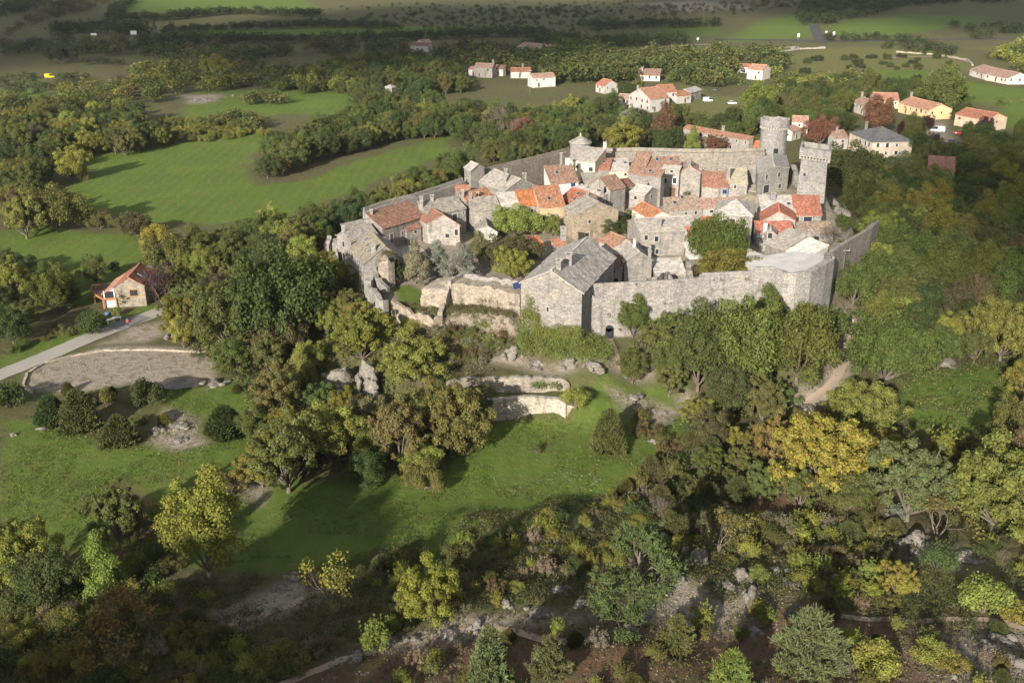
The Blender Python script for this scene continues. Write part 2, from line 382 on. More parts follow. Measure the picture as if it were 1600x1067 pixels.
def make_broadleaf(key, seed, Rx, Hc, H0, nb, br, n, size, shape='round', dens_in=0.45):
    rs = np.random.RandomState(seed); C, R = crown_blobs(rs, H0, Rx, Hc, nb, br, shape)
    C[:, 0] *= 1+0.12*rs.normal(); C[:, 0] += 0.25*rs.normal()*(C[:, 2]-H0)/Hc
    V, Fc, t = leaves(rs, C, R, n, size, inner=dens_in)
    cm = quadmesh('crown_'+key, V, Fc, [M['leaf']], tint=t)
    segs = [((0, 0, -0.6), (0.05, 0.03, H0*0.7), 0.30, 0.22), ((0.05, 0.03, H0*0.7), (0.1, 0, H0+Hc*0.35), 0.22, 0.14)]
    for c in C[rs.permutation(len(C))[:14]]:
        m = np.array([c[0]*0.35, c[1]*0.35, H0+0.25*(c[2]-H0)]); segs += [((0.06, 0.02, H0*0.75), m, 0.13, 0.09), (m, c, 0.09, 0.03)]
    TV, TF = limb_mesh(rs, segs); tm = quadmesh('trunk_'+key, TV, TF, [M['bark']])
    proto(key, cm, tm, H0+Hc*0.95, 2*Rx)
def make_bush(key, seed, Rx, Hh, nb, br, n, size, inner=0.3, up=0.35, shoots=0):
    rs = np.random.RandomState(seed); C = []; R = []
    for i in range(nb):
        a = rs.rand()*2*PI; r = Rx*math.sqrt(rs.rand())*0.8; z = Hh*(0.25+0.55*rs.rand()*(1-(r/Rx)**2*0.7))
        C.append((r*math.cos(a), r*math.sin(a), z)); R.append(br*(0.7+0.7*rs.rand()))
    V, Fc, t = leaves(rs, C, R, n, size, inner=inner, up=up)
    if shoots:
        P = np.array(C)[rs.choice(nb, shoots)]+rs.normal(size=(shoots, 3))*br*0.6; D = np.tile([0, 0, 1.0], (shoots, 1))+rs.normal(size=(shoots, 3))*0.25
        segs = [P+D*Hh*0.14*k for k in range(3)]
        V2, F2, t2 = needles(rs, np.concatenate(segs), np.concatenate([D]*3), size*1.3, size*0.22, 9)
        F2 = F2+len(V); V = np.vstack([V, V2]); Fc = np.vstack([Fc, F2]); t = np.concatenate([t, t2])
    segs = [((0, 0, -0.4), (c[0]*0.8, c[1]*0.8, c[2]), 0.06, 0.02) for c in C[:9]]
    TV, TF = limb_mesh(rs, segs)
    proto(key, quadmesh('crown_'+key, V, Fc, [M['leaf']], tint=t), quadmesh('stem_'+key, TV, TF, [M['bark']]), Hh, 2*Rx)
def make_juniper(key, seed, Rx, Hh, n):
    rs = np.random.RandomState(seed); P = []; D = []
    for i in range(n):
        z = rs.rand()**0.8; a = rs.rand()*2*PI; rr = Rx*(1-z)**0.55*(0.7+0.35*rs.rand())*(1+0.18*math.sin(3*a+seed)); P.append((rr*math.cos(a), rr*math.sin(a), z*Hh*0.92+0.1))
        D.append((math.cos(a)*0.6, math.sin(a)*0.6, 1.1))
    V, Fc, t = needles(rs, np.array(P), np.array(D), 0.42, 0.055, 12)
    TV, TF = limb_mesh(rs, [((0, 0, -0.3), (0, 0, Hh*0.7), 0.12, 0.04)])
    proto(key, quadmesh('crown_'+key, V, Fc, [M['leaf']], tint=t), quadmesh('trunk_'+key, TV, TF, [M['bark']]), Hh, 2*Rx)
def make_pine(key, seed, Rx, Hh, tiers, top=1.0, open_=0.0, L=0.42):
    rs = np.random.RandomState(seed); P = []; D = []; segs = [((0, 0, -0.4), (0.05, 0, Hh*0.5), 0.17*Rx/1.6, 0.11*Rx/1.6), ((0.05, 0, Hh*0.5), (0, 0.05, Hh), 0.11*Rx/1.6, 0.03)]
    for k in range(tiers):
        t = k/tiers; z = Hh*(0.10+0.86*t); r = Rx*(1-t)**0.75*(0.85+0.3*rs.rand())+0.25
        m = int(5+5*(1-t)); a0 = rs.rand()*6
        for j in range(m):
            if rs.rand() < open_: continue
            a = a0+2*PI*j/m+rs.normal()*0.2; rr = r*(0.75+0.35*rs.rand()); d = np.array((math.cos(a), math.sin(a), 0.22+0.5*t))
            b = np.array((0, 0, z)); e = b+d*rr; segs.append((b, e, 0.05, 0.015))
            for q in range(max(3, int(rr/0.22))):
                f = 0.3+0.7*(q+rs.rand())/max(3, int(rr/0.22)); side = np.array((-d[1], d[0], 0))*rs.normal()*0.32*rr*(1.1-f)
                p = b+d*rr*f+side; P.append(p); dd = d*0.6+side/(rr+.1)+np.array((0, 0, 0.75)); D.append(dd/np.linalg.norm(dd))
    for q in range(6): P.append((rs.normal()*0.06, rs.normal()*0.06, Hh*(0.93+0.015*q))); D.append((0, 0, 1))
    V, Fc, t = needles(rs, np.array(P, float), np.array(D, float), L, 0.05, 22)
    TV, TF = limb_mesh(rs, segs)
    proto(key, quadmesh('crown_'+key, V, Fc, [M['leaf']], tint=t), quadmesh('trunk_'+key, TV, TF, [M['bark']]), Hh, 2*Rx)
def make_scots(key, seed):
    rs = np.random.RandomState(seed); segs = []; tips = []
    for a in range(9):
        an = a*0.7+rs.normal()*0.2; z = 1.2+a*0.75
        branchy(rs, (0, 0, z), (math.cos(an), math.sin(an), 0.35+0.07*a), 2.4-0.12*a, 0.13, 2, segs, tips, 0.5, 0.7)
    segs += [((0, 0, -0.5), (0.2, 0.1, 3.5), 0.32, 0.24), ((0.2, 0.1, 3.5), (0.1, 0, 8.2), 0.24, 0.08)]
    P = np.array(tips); P = np.concatenate([P+rs.normal(size=P.shape)*0.42 for _ in range(15)])
    D = np.tile([0, 0, 0.8], (len(P), 1))+P*np.array([0.12, 0.12, 0])
    V, Fc, t = needles(rs, P, D, 0.42, 0.05, 15); TV, TF = limb_mesh(rs, segs)
    wd = np.ptp(P[:, 0]); ht = P[:, 2].max()
    proto(key, quadmesh('crown_'+key, V, Fc, [M['leaf']], tint=t), quadmesh('trunk_'+key, TV, TF, [M['bark']]), ht, wd)
def make_sparse(key, seed, L=1.7, depth=4, leaf=14, size=0.30, r=0.16, n0=3):
    rs = np.random.RandomState(seed); segs = []; tips = []
    for a in range(n0):
        an = a*2*PI/n0+rs.rand(); branchy(rs, (0, 0, 0), (math.cos(an)*0.45, math.sin(an)*0.45, 1), L, r, depth, segs, tips, 0.42, 0.76)
    P = np.array(tips); TV, TF = limb_mesh(rs, segs)
    if leaf:
        V, Fc, t = leaves(rs, P, np.full(len(P), 0.45), leaf*len(P), size, inner=0.1); cm = quadmesh('crown_'+key, V, Fc, [M['leaf']], tint=t)
    else:
        tw = []
        for p in P:
            for _ in range(4): d = rs.normal(size=3)*0.5; d[2] = abs(d[2])+0.3; tw.append((p, p+d*0.8, 0.022, 0.008))
        V, Fc = limb_mesh(rs, tw); cm = quadmesh('crown_'+key, V, Fc, [M['bark']])
    proto(key, cm, quadmesh('trunk_'+key, TV, TF, [M['bark']]), P[:, 2].max()+0.4, np.ptp(P[:, 0])+0.8)
make_broadleaf('oakA', 1, 3.9, 7.0, 0.7, 64, 0.95, 28000, 0.235)
make_broadleaf('oakB', 2, 3.6, 7.4, 0.7, 58, 0.98, 32000, 0.235)
make_broadleaf('oakC', 3, 4.3, 6.2, 0.6, 78, 0.88, 30000, 0.23)
make_broadleaf('ashA', 4, 3.2, 9.2, 0.8, 76, 0.84, 35000, 0.22)
make_broadleaf('ashB', 5, 3.3, 8.4, 0.7, 64, 0.80, 27000, 0.22)
make_broadleaf('openA', 6, 4.0, 6.4, 0.8, 84, 0.58, 30000, 0.205, 'flat', 0.35)
make_broadleaf('openB', 7, 3.5, 7.2, 0.8, 74, 0.56, 28000, 0.205, 'round', 0.3)
make_broadleaf('coneA', 8, 2.9, 7.6, 0.5, 70, 0.80, 25000, 0.22, 'cone')
make_bush('bushA', 11, 1.9, 2.6, 22, 0.52, 6500, 0.15)
make_bush('bushB', 12, 2.2, 2.3, 26, 0.48, 6500, 0.15)
make_bush('bushC', 13, 1.5, 2.7, 15, 0.42, 4300, 0.14, 0.2, 0.5, 44)
make_bush('bushD', 14, 1.8, 2.0, 18, 0.38, 3600, 0.13, 0.2, 0.6, 60)
make_juniper('junA', 15, 1.7, 3.2, 800); make_juniper('junB', 16, 1.6, 2.2, 640)
make_pine('pineA', 17, 2.1, 5.2, 13); make_pine('pineB', 18, 1.5, 5.4, 13); make_pine('pineC', 19, 2.5, 5.0, 12, open_=0.15)
make_scots('scots', 20)
make_sparse('sparseA', 21, 1.5, 5, 15, 0.20); make_sparse('sparseB', 22, 1.2, 4, 16, 0.17, 0.1, 3)
make_sparse('bareA', 23, 1.9, 4, 0, 0, 0.17, 3); make_sparse('bareB', 24, 1.1, 3, 0, 0, 0.08, 4)
make_sparse('twig', 25, 0.8, 3, 9, 0.11, 0.035, 5)
CO = dict(dg=(0.068, 0.090, 0.030), mg=(0.104, 0.130, 0.034), lg=(0.18, 0.215, 0.045), ol=(0.125, 0.130, 0.038), yo=(0.185, 0.180, 0.036), ye=(0.225, 0.225, 0.032),
          oR=(0.185, 0.145, 0.046), ru=(0.19, 0.095, 0.052), br=(0.125, 0.104, 0.050), si=(0.21, 0.22, 0.155), pu=(0.065, 0.038, 0.040), sg=(0.155, 0.160, 0.068), ye2=(0.205, 0.225, 0.042),
          pn=(0.14, 0.165, 0.062), jn=(0.10, 0.105, 0.038), iv=(0.165, 0.20, 0.048), bk=(0.055, 0.068, 0.032), tan=(0.21, 0.175, 0.11))
CWORD = dict(dg='dark green', mg='mid green', lg='lime green', ol='olive', yo='golden olive', ye='bright yellow', oR='orange brown', ru='rust red', br='brownish', si='silvery', pu='purple', sg='grey green', ye2='yellow green', pn='pine green', jn='dull olive', bk='blackish green', tan='pale dry', iv='ivy green')
RT = random.Random(7)
KNAME = {'oak': 'broadleaf_tree', 'ash': 'tall_tree', 'open': 'broadleaf_tree', 'cone': 'broadleaf_tree', 'bush': 'shrub', 'jun': 'juniper', 'pine': 'pine_tree', 'scots': 'pine_tree', 'sparse': 'broadleaf_tree', 'bare': 'bare_tree', 'twig': 'shrub'}
POP = []            # planted repeats: (name, size in the photo, key, matrix data, colour, label, group, parts)
TREES = []          # (x, y, radius) of every planted thing, to keep them apart
def plant(P, key, s, col, label, group=None, sz=None, parts=True, jit=0.14, name=None):
    cm, tm, ht, wd = PROTO[key]; fam = key.rstrip('ABCD')
    nm = name or KNAME[fam]; rz = RT.uniform(0, 2*PI); sz = sz or s*RT.uniform(0.92, 1.1)
    c = CO[col] if isinstance(col, str) else col; k = 1+RT.uniform(-jit, jit); c = (c[0]*k*(1+RT.uniform(-jit, jit)), c[1]*k, c[2]*k*(1+RT.uniform(-jit, jit)))
    cat = 'shrub' if nm in ('shrub', 'juniper') else 'tree'
    if parts:
        r = empty(nm, P, rz); r.scale = (s, s, sz)
        a = bpy.data.objects.new('crown', cm); link(a, r); a.color = (*c, 1)
        b = bpy.data.objects.new('stem' if cat == 'shrub' else 'trunk', tm); link(b, r)
    else:
        r = bpy.data.objects.new(nm, cm); r.location = [float(q) for q in P]; r.rotation_euler = (0, 0, rz); r.scale = (s, s, sz); r.color = (*c, 1); link(r)
    tag(r, label, cat, group); TREES.append((P[0], P[1], wd*s*0.5)); return r
def T(px, py, w, key, col, label, h=1.0, group=None, g=None):
    "a tree whose crown is centred at photo pixel (px,py), w pixels wide; g = pixel of its foot if seen"
    cm, tm, ht, wd = PROTO[key]
    s = 1.0
    for _ in range(4):
        P = G(px, py, 0.55*ht*s*h)
        d = proj(P)[2]; s = w*d/F/wd
    if g: P = G(*g)
    return plant(P, key, s, col, label, group, sz=s*h)
# ------------------------------------------------------------------ buildings
RB = random.Random(3)
ST = (0.315, 0.30, 0.285); ST2 = (0.365, 0.35, 0.33); STG = (0.32, 0.31, 0.30); PL = (0.41, 0.385, 0.355); PLW = (0.53, 0.51, 0.48); PLC = (0.60, 0.52, 0.37)
LZ = (0.34, 0.31, 0.27); LZD = (0.28, 0.255, 0.215); LZL = (0.42, 0.39, 0.35); OR = (0.38, 0.185, 0.11); RD = (0.28, 0.15, 0.105); BN = (0.30, 0.185, 0.135); PK = (0.40, 0.26, 0.205); DR = (0.21, 0.105, 0.075); PB = (0.36, 0.265, 0.205)
BUILT = []; CORR = []         # outlying houses keep some open garden on the side seen
def lerp(a, b, t): return a+(b-a)*t
def slab(mb, e0, e1, r1, r0, th=0.16, wob=0.05, step=1.1, over=(0.3, 0.25, 0.0), rs=None):
    "a roof slope: eave e0-e1, ridge r0-r1, with overhangs (eave, sides, ridge), a grid with a slight sag and wobble"
    rs = rs or RB
    e0, e1, r0, r1 = (np.array(q, float) for q in (e0, e1, r0, r1))
    u = e1-e0; u /= np.linalg.norm(u)+1e-9
    d0 = e0-r0; d0 /= np.linalg.norm(d0)+1e-9; d1 = e1-r1; d1 /= np.linalg.norm(d1)+1e-9
    e0, e1 = e0+d0*over[0]-u*over[1], e1+d1*over[0]+u*over[1]; r0, r1 = r0-d0*over[2]-u*over[1], r1-d1*over[2]+u*over[1]
    L = np.linalg.norm(e1-e0); Dp = (np.linalg.norm(e0-r0)+np.linalg.norm(e1-r1))/2
    nx = max(2, int(L/step)); ny = max(2, int(Dp/step)); g = []
    for j in range(ny+1):
        row = []
        for i in range(nx+1):
            p = lerp(lerp(e0, e1, i/nx), lerp(r0, r1, i/nx), j/ny); sag = -0.10*math.sin(PI*i/nx)*min(1, L/10)
            edge = wob*1.6 if j == 0 else 0
            p = p+np.array((0, 0, sag+rs.uniform(-wob, wob)*(0.4 if j == ny else 1)))+d0*rs.uniform(-edge, edge); row.append(p)
        g.append(row)
    th = np.array((0, 0, th))
    for j in range(ny):
        for i in range(nx):
            q = [g[j][i], g[j][i+1], g[j+1][i+1], g[j+1][i]]
            mb.face(q, [(i/nx*L, j/ny*Dp), ((i+1)/nx*L, j/ny*Dp), ((i+1)/nx*L, (j+1)/ny*Dp), (i/nx*L, (j+1)/ny*Dp)])
            mb.face([p-th for p in q[::-1]])
    for i in range(nx): mb.face([g[0][i]-th, g[0][i+1]-th, g[0][i+1], g[0][i]], [(0, 0), (.3, 0), (.3, .2), (0, .2)]); mb.face([g[ny][i], g[ny][i+1], g[ny][i+1]-th, g[ny][i]-th])
    for j in range(ny): mb.face([g[j][0]-th, g[j][0], g[j+1][0], g[j+1][0]-th]); mb.face([g[j][nx], g[j][nx]-th, g[j+1][nx]-th, g[j+1][nx]])
def window(parent, org, c, u, n, w, h, kind='window', frame='quoin', shutter=None):
    "frame proud of the wall, dark pane inside it; c centre on the wall, u along it, n outward"
    c = np.array(c, float)-np.array(org); u = np.array(u, float); n = np.array(n, float); z = np.array((0, 0, 1.0)); f = 0.16 if frame != 'wood' else 0.09
    m = MB(); dn = n*0.05
    for sx in (-1, 1): m.box(c+u*sx*(w/2+f/2)+n*0.02, u*f/2, dn, z*(h/2+f))
    m.box(c+z*(h/2+f/2)+n*0.02, u*w/2, dn, z*f/2); m.box(c-z*(h/2+f/2)+n*0.03, u*w/2, dn*1.4, z*f/2)
    o = m.build(kind, M[frame], parent); p = MB(); p.box(c+n*0.012, u*w/2*0.999, n*0.03, z*h/2*0.999)
    q = p.build('pane' if kind != 'door' else 'door_leaf', M['glass'] if kind == 'window' else M['wood'], o)
    if kind == 'window' and w > 0.8:
        p = MB(); p.box(c+n*0.05, u*0.035, n*0.015, z*h/2); p.build('glazing_bar', M['wood'], o)
    if shutter:
        for sx in (-1, 1):
            p = MB(); p.box(c+u*sx*(w/2+f+w*0.24)+n*0.06, u*w*0.24, n*0.03, z*h/2); p.build('shutter', M[shutter], o)
    return o
def chimney(parent, org, c, w=0.8, d=0.55, h=1.3, colr=STG, cap=True, white=False):
    c = np.array(c, float)-np.array(org); m = MB(); m.box(c+(0, 0, h/2-0.6), (w/2, 0, 0), (0, d/2, 0), (0, 0, h/2+0.6))
    o = m.build('chimney', M['plaster'] if white else M['stone'], parent, color=colr)
    if cap:
        p = MB()
        for sx in (-1, 1):
            for sy in (-1, 1): p.box(c+(sx*w*0.38, sy*d*0.36, h+0.13), (0.09, 0, 0), (0, 0.09, 0), (0, 0, 0.13))
        p.box(c+(0, 0, h+0.31), (w/2+0.1, 0, 0), (0, d/2+0.1, 0), (0, 0, 0.05)); p.build('cap', M['lauze'], o, color=LZ)
    return o
def house(name, label, A, B, R, ze, mode='E', sl=30, roof='lauze', rc=LZ, wall='stone', wc=ST, zg=None, win='auto', ch=(), sky=(), cat='house', over=0.3, group=None, wshut=None, seed=None, side=True):
    """A,B: photo pixels of the two ends of the near eave (level ze). mode E: ridge parallel to it, R = pixel of a point on the ridge;
    M: single slope up to the edge through R; G: AB is the gable, R = pixel of the far end of the ridge; P: pyramid, R = depth in metres"""
    rnd = random.Random(seed if seed is not None else sum(map(ord, label)))
    a = W(*A, ze); b = W(*B, ze); u = b-a; Lu = np.linalg.norm(u); u = u/Lu; n = np.array((-u[1], u[0], 0.0))
    if n[1] < 0 and abs(u[0]) > 0.3: n = -n
    tn = math.tan(math.radians(sl))
    if mode in 'EM':
        hw = 3.0
        for _ in range(30):
            zr = ze+hw*tn; r = W(*R, zr); hw = 0.5*hw+0.5*max(1.0, float(np.dot(r-a, n)))
        wdt = hw*2 if mode == 'E' else hw; dv = n*wdt; c = b+dv; d = a+dv; rise = hw*tn
        r0 = a+n*hw+(0, 0, rise); r1 = b+n*hw+(0, 0, rise)
    elif mode == 'G':
        rise = Lu/2*tn; r = W(*R, ze+rise); m = (a+b)/2; dv = (r-m)*np.array((1, 1, 0)); c = b+dv; d = a+dv; r0 = m+(0, 0, rise); r1 = r0+dv
    else:
        dv = n*R; c = b+dv; d = a+dv; rise = min(Lu, R)/2*tn; ctr = (a+c)/2
    ctr2 = (a+b+c+d)/4
    if zg is None: zg = min(hz(*p[:2]) for p in (a, b, c, d, ctr2))-0.3
    org = np.array((ctr2[0], ctr2[1], zg)); root = empty(name, org); tag(root, label, cat, group)
    BUILT.append([p[:2] for p in (a, b, c, d)])
    if name == 'village_house': CORR.append((ctr2[0], ctr2[1], max(np.hypot(*(a-c)[:2])/2, 4)))
    # walls (pentagon ends under a gable), set 12 cm below the roof's underside
    wm = MB(org); k = np.array((0, 0, 0.14)); zb = zg-1.5
    def V3(p, z): return (p[0], p[1], z)
    A0, B0, C0, D0 = (V3(p, zb) for p in (a, b, c, d)); A1, B1, C1, D1 = (p-k for p in (a, b, c, d))
    if mode in 'E':
        R0, R1 = r0-k, r1-k
        wm.face([A0, B0, B1, A1]); wm.face([C0, D0, D1, C1]); wm.face([B0, C0, C1, R1, B1]); wm.face([D0, A0, A1, R0, D1])
    elif mode == 'M':
        R0, R1 = r0-k, r1-k
        wm.face([A0, B0, B1, A1]); wm.face([C0, D0, R0, R1]); wm.face([B0, C0, R1, B1]); wm.face([D0, A0, A1, R0])
    elif mode == 'G':
        R0, R1 = r0-k, r1-k
        wm.face([A0, B0, B1, R0, A1]); wm.face([C0, D0, D1, R1, C1]); wm.face([B0, C0, C1, B1]); wm.face([D0, A0, A1, D1])
    else:
        wm.face([A0, B0, B1, A1]); wm.face([B0, C0, C1, B1]); wm.face([C0, D0, D1, C1]); wm.face([D0, A0, A1, D1])
    wm.build('wall', M[wall], root, color=wc)
    rm = MB(org); wob = 0.07 if roof == 'lauze' else 0.035
    if mode == 'E': slab(rm, a, b, r1, r0, wob=wob, over=(over, 0.2, 0), rs=rnd); slab(rm, c, d, r0, r1, wob=wob, over=(over, 0.2, 0), rs=rnd)
    elif mode == 'M': slab(rm, a, b, r1, r0, wob=wob, over=(over, 0.15, 0.1), rs=rnd)
    elif mode == 'G': slab(rm, d, a, r0, r1, wob=wob, over=(over, 0.25, 0), rs=rnd); slab(rm, b, c, r1, r0, wob=wob, over=(over, 0.25, 0), rs=rnd)
    else:
        ap = (a+c)/2+(0, 0, rise); q = 0.4
        cs = [p+(p-ap)*np.array((1, 1, 0))/np.linalg.norm((p-ap)[:2])*q for p in (a, b, c, d)]
        for i in range(4):
            p, p2 = cs[i], cs[(i+1) % 4]; nn = 5
            for j in range(nn):
                lo0, lo1 = lerp(p, ap, j/nn), lerp(p2, ap, j/nn); hi0, hi1 = lerp(p, ap, (j+1)/nn), lerp(p2, ap, (j+1)/nn); L = np.linalg.norm(lo1-lo0); h = np.linalg.norm((p+p2)/2-ap)
                L2 = np.linalg.norm(hi1-hi0)
                rm.face([lo0, lo1, hi1, hi0] if j < nn-1 else [lo0, lo1, ap], [(-L/2, h*j/nn), (L/2, h*j/nn), (L2/2, h*(j+1)/nn), (-L2/2, h*(j+1)/nn)][:4 if j < nn-1 else 3])
            rm.face([p2, p, p-(0, 0, .15), p2-(0, 0, .15)])
        rm.face([q_-(0, 0, .15) for q_ in cs[::-1]])
    ro = rm.build('roof', M[roof], root, color=rc)
    if mode in 'EG':
        cp = MB(org); L = np.linalg.norm(r1-r0); nseg = max(2, int(L/1.2)); uu = (r1-r0)/L; pv = np.array((-uu[1], uu[0], 0))
        for i in range(nseg):
            p = lerp(r0, r1, (i+0.5)/nseg)+(0, 0, 0.05-0.10*math.sin(PI*(i+.5)/nseg)*min(1, L/10)); cp.box(p, uu*(L/nseg/2*1.04), pv*0.17, (0, 0, 0.07+rnd.uniform(0, 0.03)))
        cp.build('ridge_course', M[roof], ro, color=tuple(min(1, q*1.2) for q in rc))
    def onroof(s, t):     # s along the ridge, t across: -1 near eave ... 0 ridge ... 1 far
        if mode == 'G': base = lerp(r0, r1, s); e = lerp(a, d, s) if t < 0 else lerp(b, c, s)
        elif mode in 'EM': base = lerp(r0, r1, s); e = lerp(a, b, s) if t < 0 else lerp(d, c, s)
        else: base = (a+c)/2+(0, 0, rise); e = lerp(a, b, s)
        return lerp(base, e, abs(t))
    for cc in ch:
        s, t = cc[:2]; kw = cc[2] if len(cc) > 2 else {}
        chimney(ro, org, onroof(s, t), **kw)
    for s, t in sky:
        p = onroof(s, t); e = onroof(s, t-0.1 if t <= 0 else t+0.1); q = onroof(min(1, s+0.1), t); dx = (q-p)/np.linalg.norm(q-p); dy = (e-p)/np.linalg.norm(e-p); nn = np.cross(dx, dy); nn = nn if nn[2] > 0 else -nn
        m = MB(org); m.box(p+nn*0.09, dx*0.42, dy*0.55, nn*0.05); f = m.build('skylight', M['metal'], ro)
        m = MB(org); m.box(p+nn*0.13, dx*0.34, dy*0.47, nn*0.025); m.build('pane', M['glass'], f)
    # openings
    walls = {'F': (a, b), 'R': (b, c), 'L': (d, a)}
    def opening(sd, s, z, w_, h_, kd='window', fr='quoin', shut=None):
        p, q = walls[sd]; L = np.linalg.norm(q-p); uu = (q-p)/L; nn = np.array((uu[1], -uu[0], 0)); cen = np.array(((p+q)/2)[:2])
        if np.dot(nn[:2], cen-ctr2[:2]) < 0: nn = -nn
        c0 = lerp(p, q, s); window(root, org, (c0[0], c0[1], z), uu, nn, w_, h_, kd, fr, shut)
    if win == 'auto':
        for sd in 'FRL':
            p, q = walls[sd]; L = np.linalg.norm(q-p); mid = (p+q)/2; uu = (q-p)/L; nn = np.array((uu[1], -uu[0])); 
            if np.dot(nn, (mid-ctr2)[:2]) < 0: nn = -nn
            if np.dot(nn, -mid[:2]) < 0.15*np.linalg.norm(mid[:2]): continue
            k_ = max(1, int(L/3.4)); rows = [ze-1.25]+([ze-3.9] if ze-zg > 5.6 else [])
            for z in rows:
                for i in range(k_):
                    if rnd.random() < 0.68:
                        w_ = rnd.choice((0.6, 0.8, 0.95)); opening(sd, (i+0.5+rnd.uniform(-.15, .15))/k_, z+rnd.uniform(-.25, .15), w_, w_*rnd.uniform(1.1, 1.5), shut=wshut)
            if sd == 'F' and L > 4 and ze-zg < 7.5: opening(sd, rnd.uniform(0.2, 0.8), zg+1.35, 1.0, 2.0, 'door', 'quoin')
    else:
        for wd_ in win: opening(*wd_)
    return root
def wall_path(name, label, pts, thick=1.0, zb=None, jag=0.0, col=ST, cat='stone wall', step=0.8, seed=1, parapet=None, mt='stone', inward=1, top=None, wx=False):
    "a masonry wall along photo pixels (px,py,level of its top); jag = ruined, uneven top; the points are its near top edge"
    rnd = random.Random(seed); P = [np.array(p, float) if wx else W(*p) for p in pts]; Q = []
    for i in range(len(P)-1):
        L = np.linalg.norm((P[i+1]-P[i])[:2]); k = max(1, int(L/step))
        for j in range(k): Q.append(lerp(P[i], P[i+1], j/k))
    Q.append(P[-1]); n = len(Q); org = np.array((*np.mean([q[:2] for q in Q], 0), 0.0)); zs = [hz(q[0], q[1]) for q in Q]; org[2] = min(zs)
    m = MB(org); N = []
    for i in range(n):
        d = Q[min(i+1, n-1)]-Q[max(i-1, 0)]; d[2] = 0; d /= np.linalg.norm(d)+1e-9; N.append(np.array((-d[1], d[0], 0))*inward)
    tz = [Q[i][2]+rnd.uniform(-jag, jag*0.35) for i in range(n)]; jj = 0.12*jag
    outer = [Q[i]+N[i]*rnd.uniform(-jj, jj) for i in range(n)]; inner = [Q[i]+N[i]*(thick+rnd.uniform(-.2, .2)*min(jag, 1)*min(thick, 1.2)) for i in range(n)]
    if zb is None: bz = [min(zs[i], hz(*(inner[i][:2])))-1.6 for i in range(n)]
    else: bz = [zb]*n
    for i in range(n-1):
        j = i+1; v = lambda p, z: (p[0], p[1], z)
        m.face([v(outer[i], bz[i]), v(outer[j], bz[j]), v(outer[j], tz[j]), v(outer[i], tz[i])])
        m.face([v(inner[j], bz[j]), v(inner[i], bz[i]), v(inner[i], tz[i]-jag*.15), v(inner[j], tz[j]-jag*.15)])
        m.face([v(outer[i], tz[i]), v(outer[j], tz[j]), v(inner[j], tz[j]-jag*.15), v(inner[i], tz[i]-jag*.15)])
        m.face([v(outer[j], bz[j]), v(outer[i], bz[i]), v(inner[i], bz[i]), v(inner[j], bz[j])])
    for e in (0, n-1): m.face([v(outer[e], bz[e]), v(outer[e], tz[e]), v(inner[e], tz[e]-jag*.15), v(inner[e], bz[e])][::1 if e else -1])
    o = m.build(name, M[mt], None, loc=org, color=col); tag(o, label, cat)
    if parapet:
        for off, hh in parapet:
            m2 = MB(org)
            for i in range(n-1):
                a_, b_ = Q[i]+N[i]*off, Q[i+1]+N[i+1]*off; d = (b_-a_)/2; L = np.linalg.norm(d)
                m2.box((a_+b_)/2+(0, 0, hh/2-0.01), d*1.001, N[i]*0.22, (0, 0, hh/2))
            m2.build('parapet', M[mt], o, color=tuple(c*1.06 for c in col))
    return o
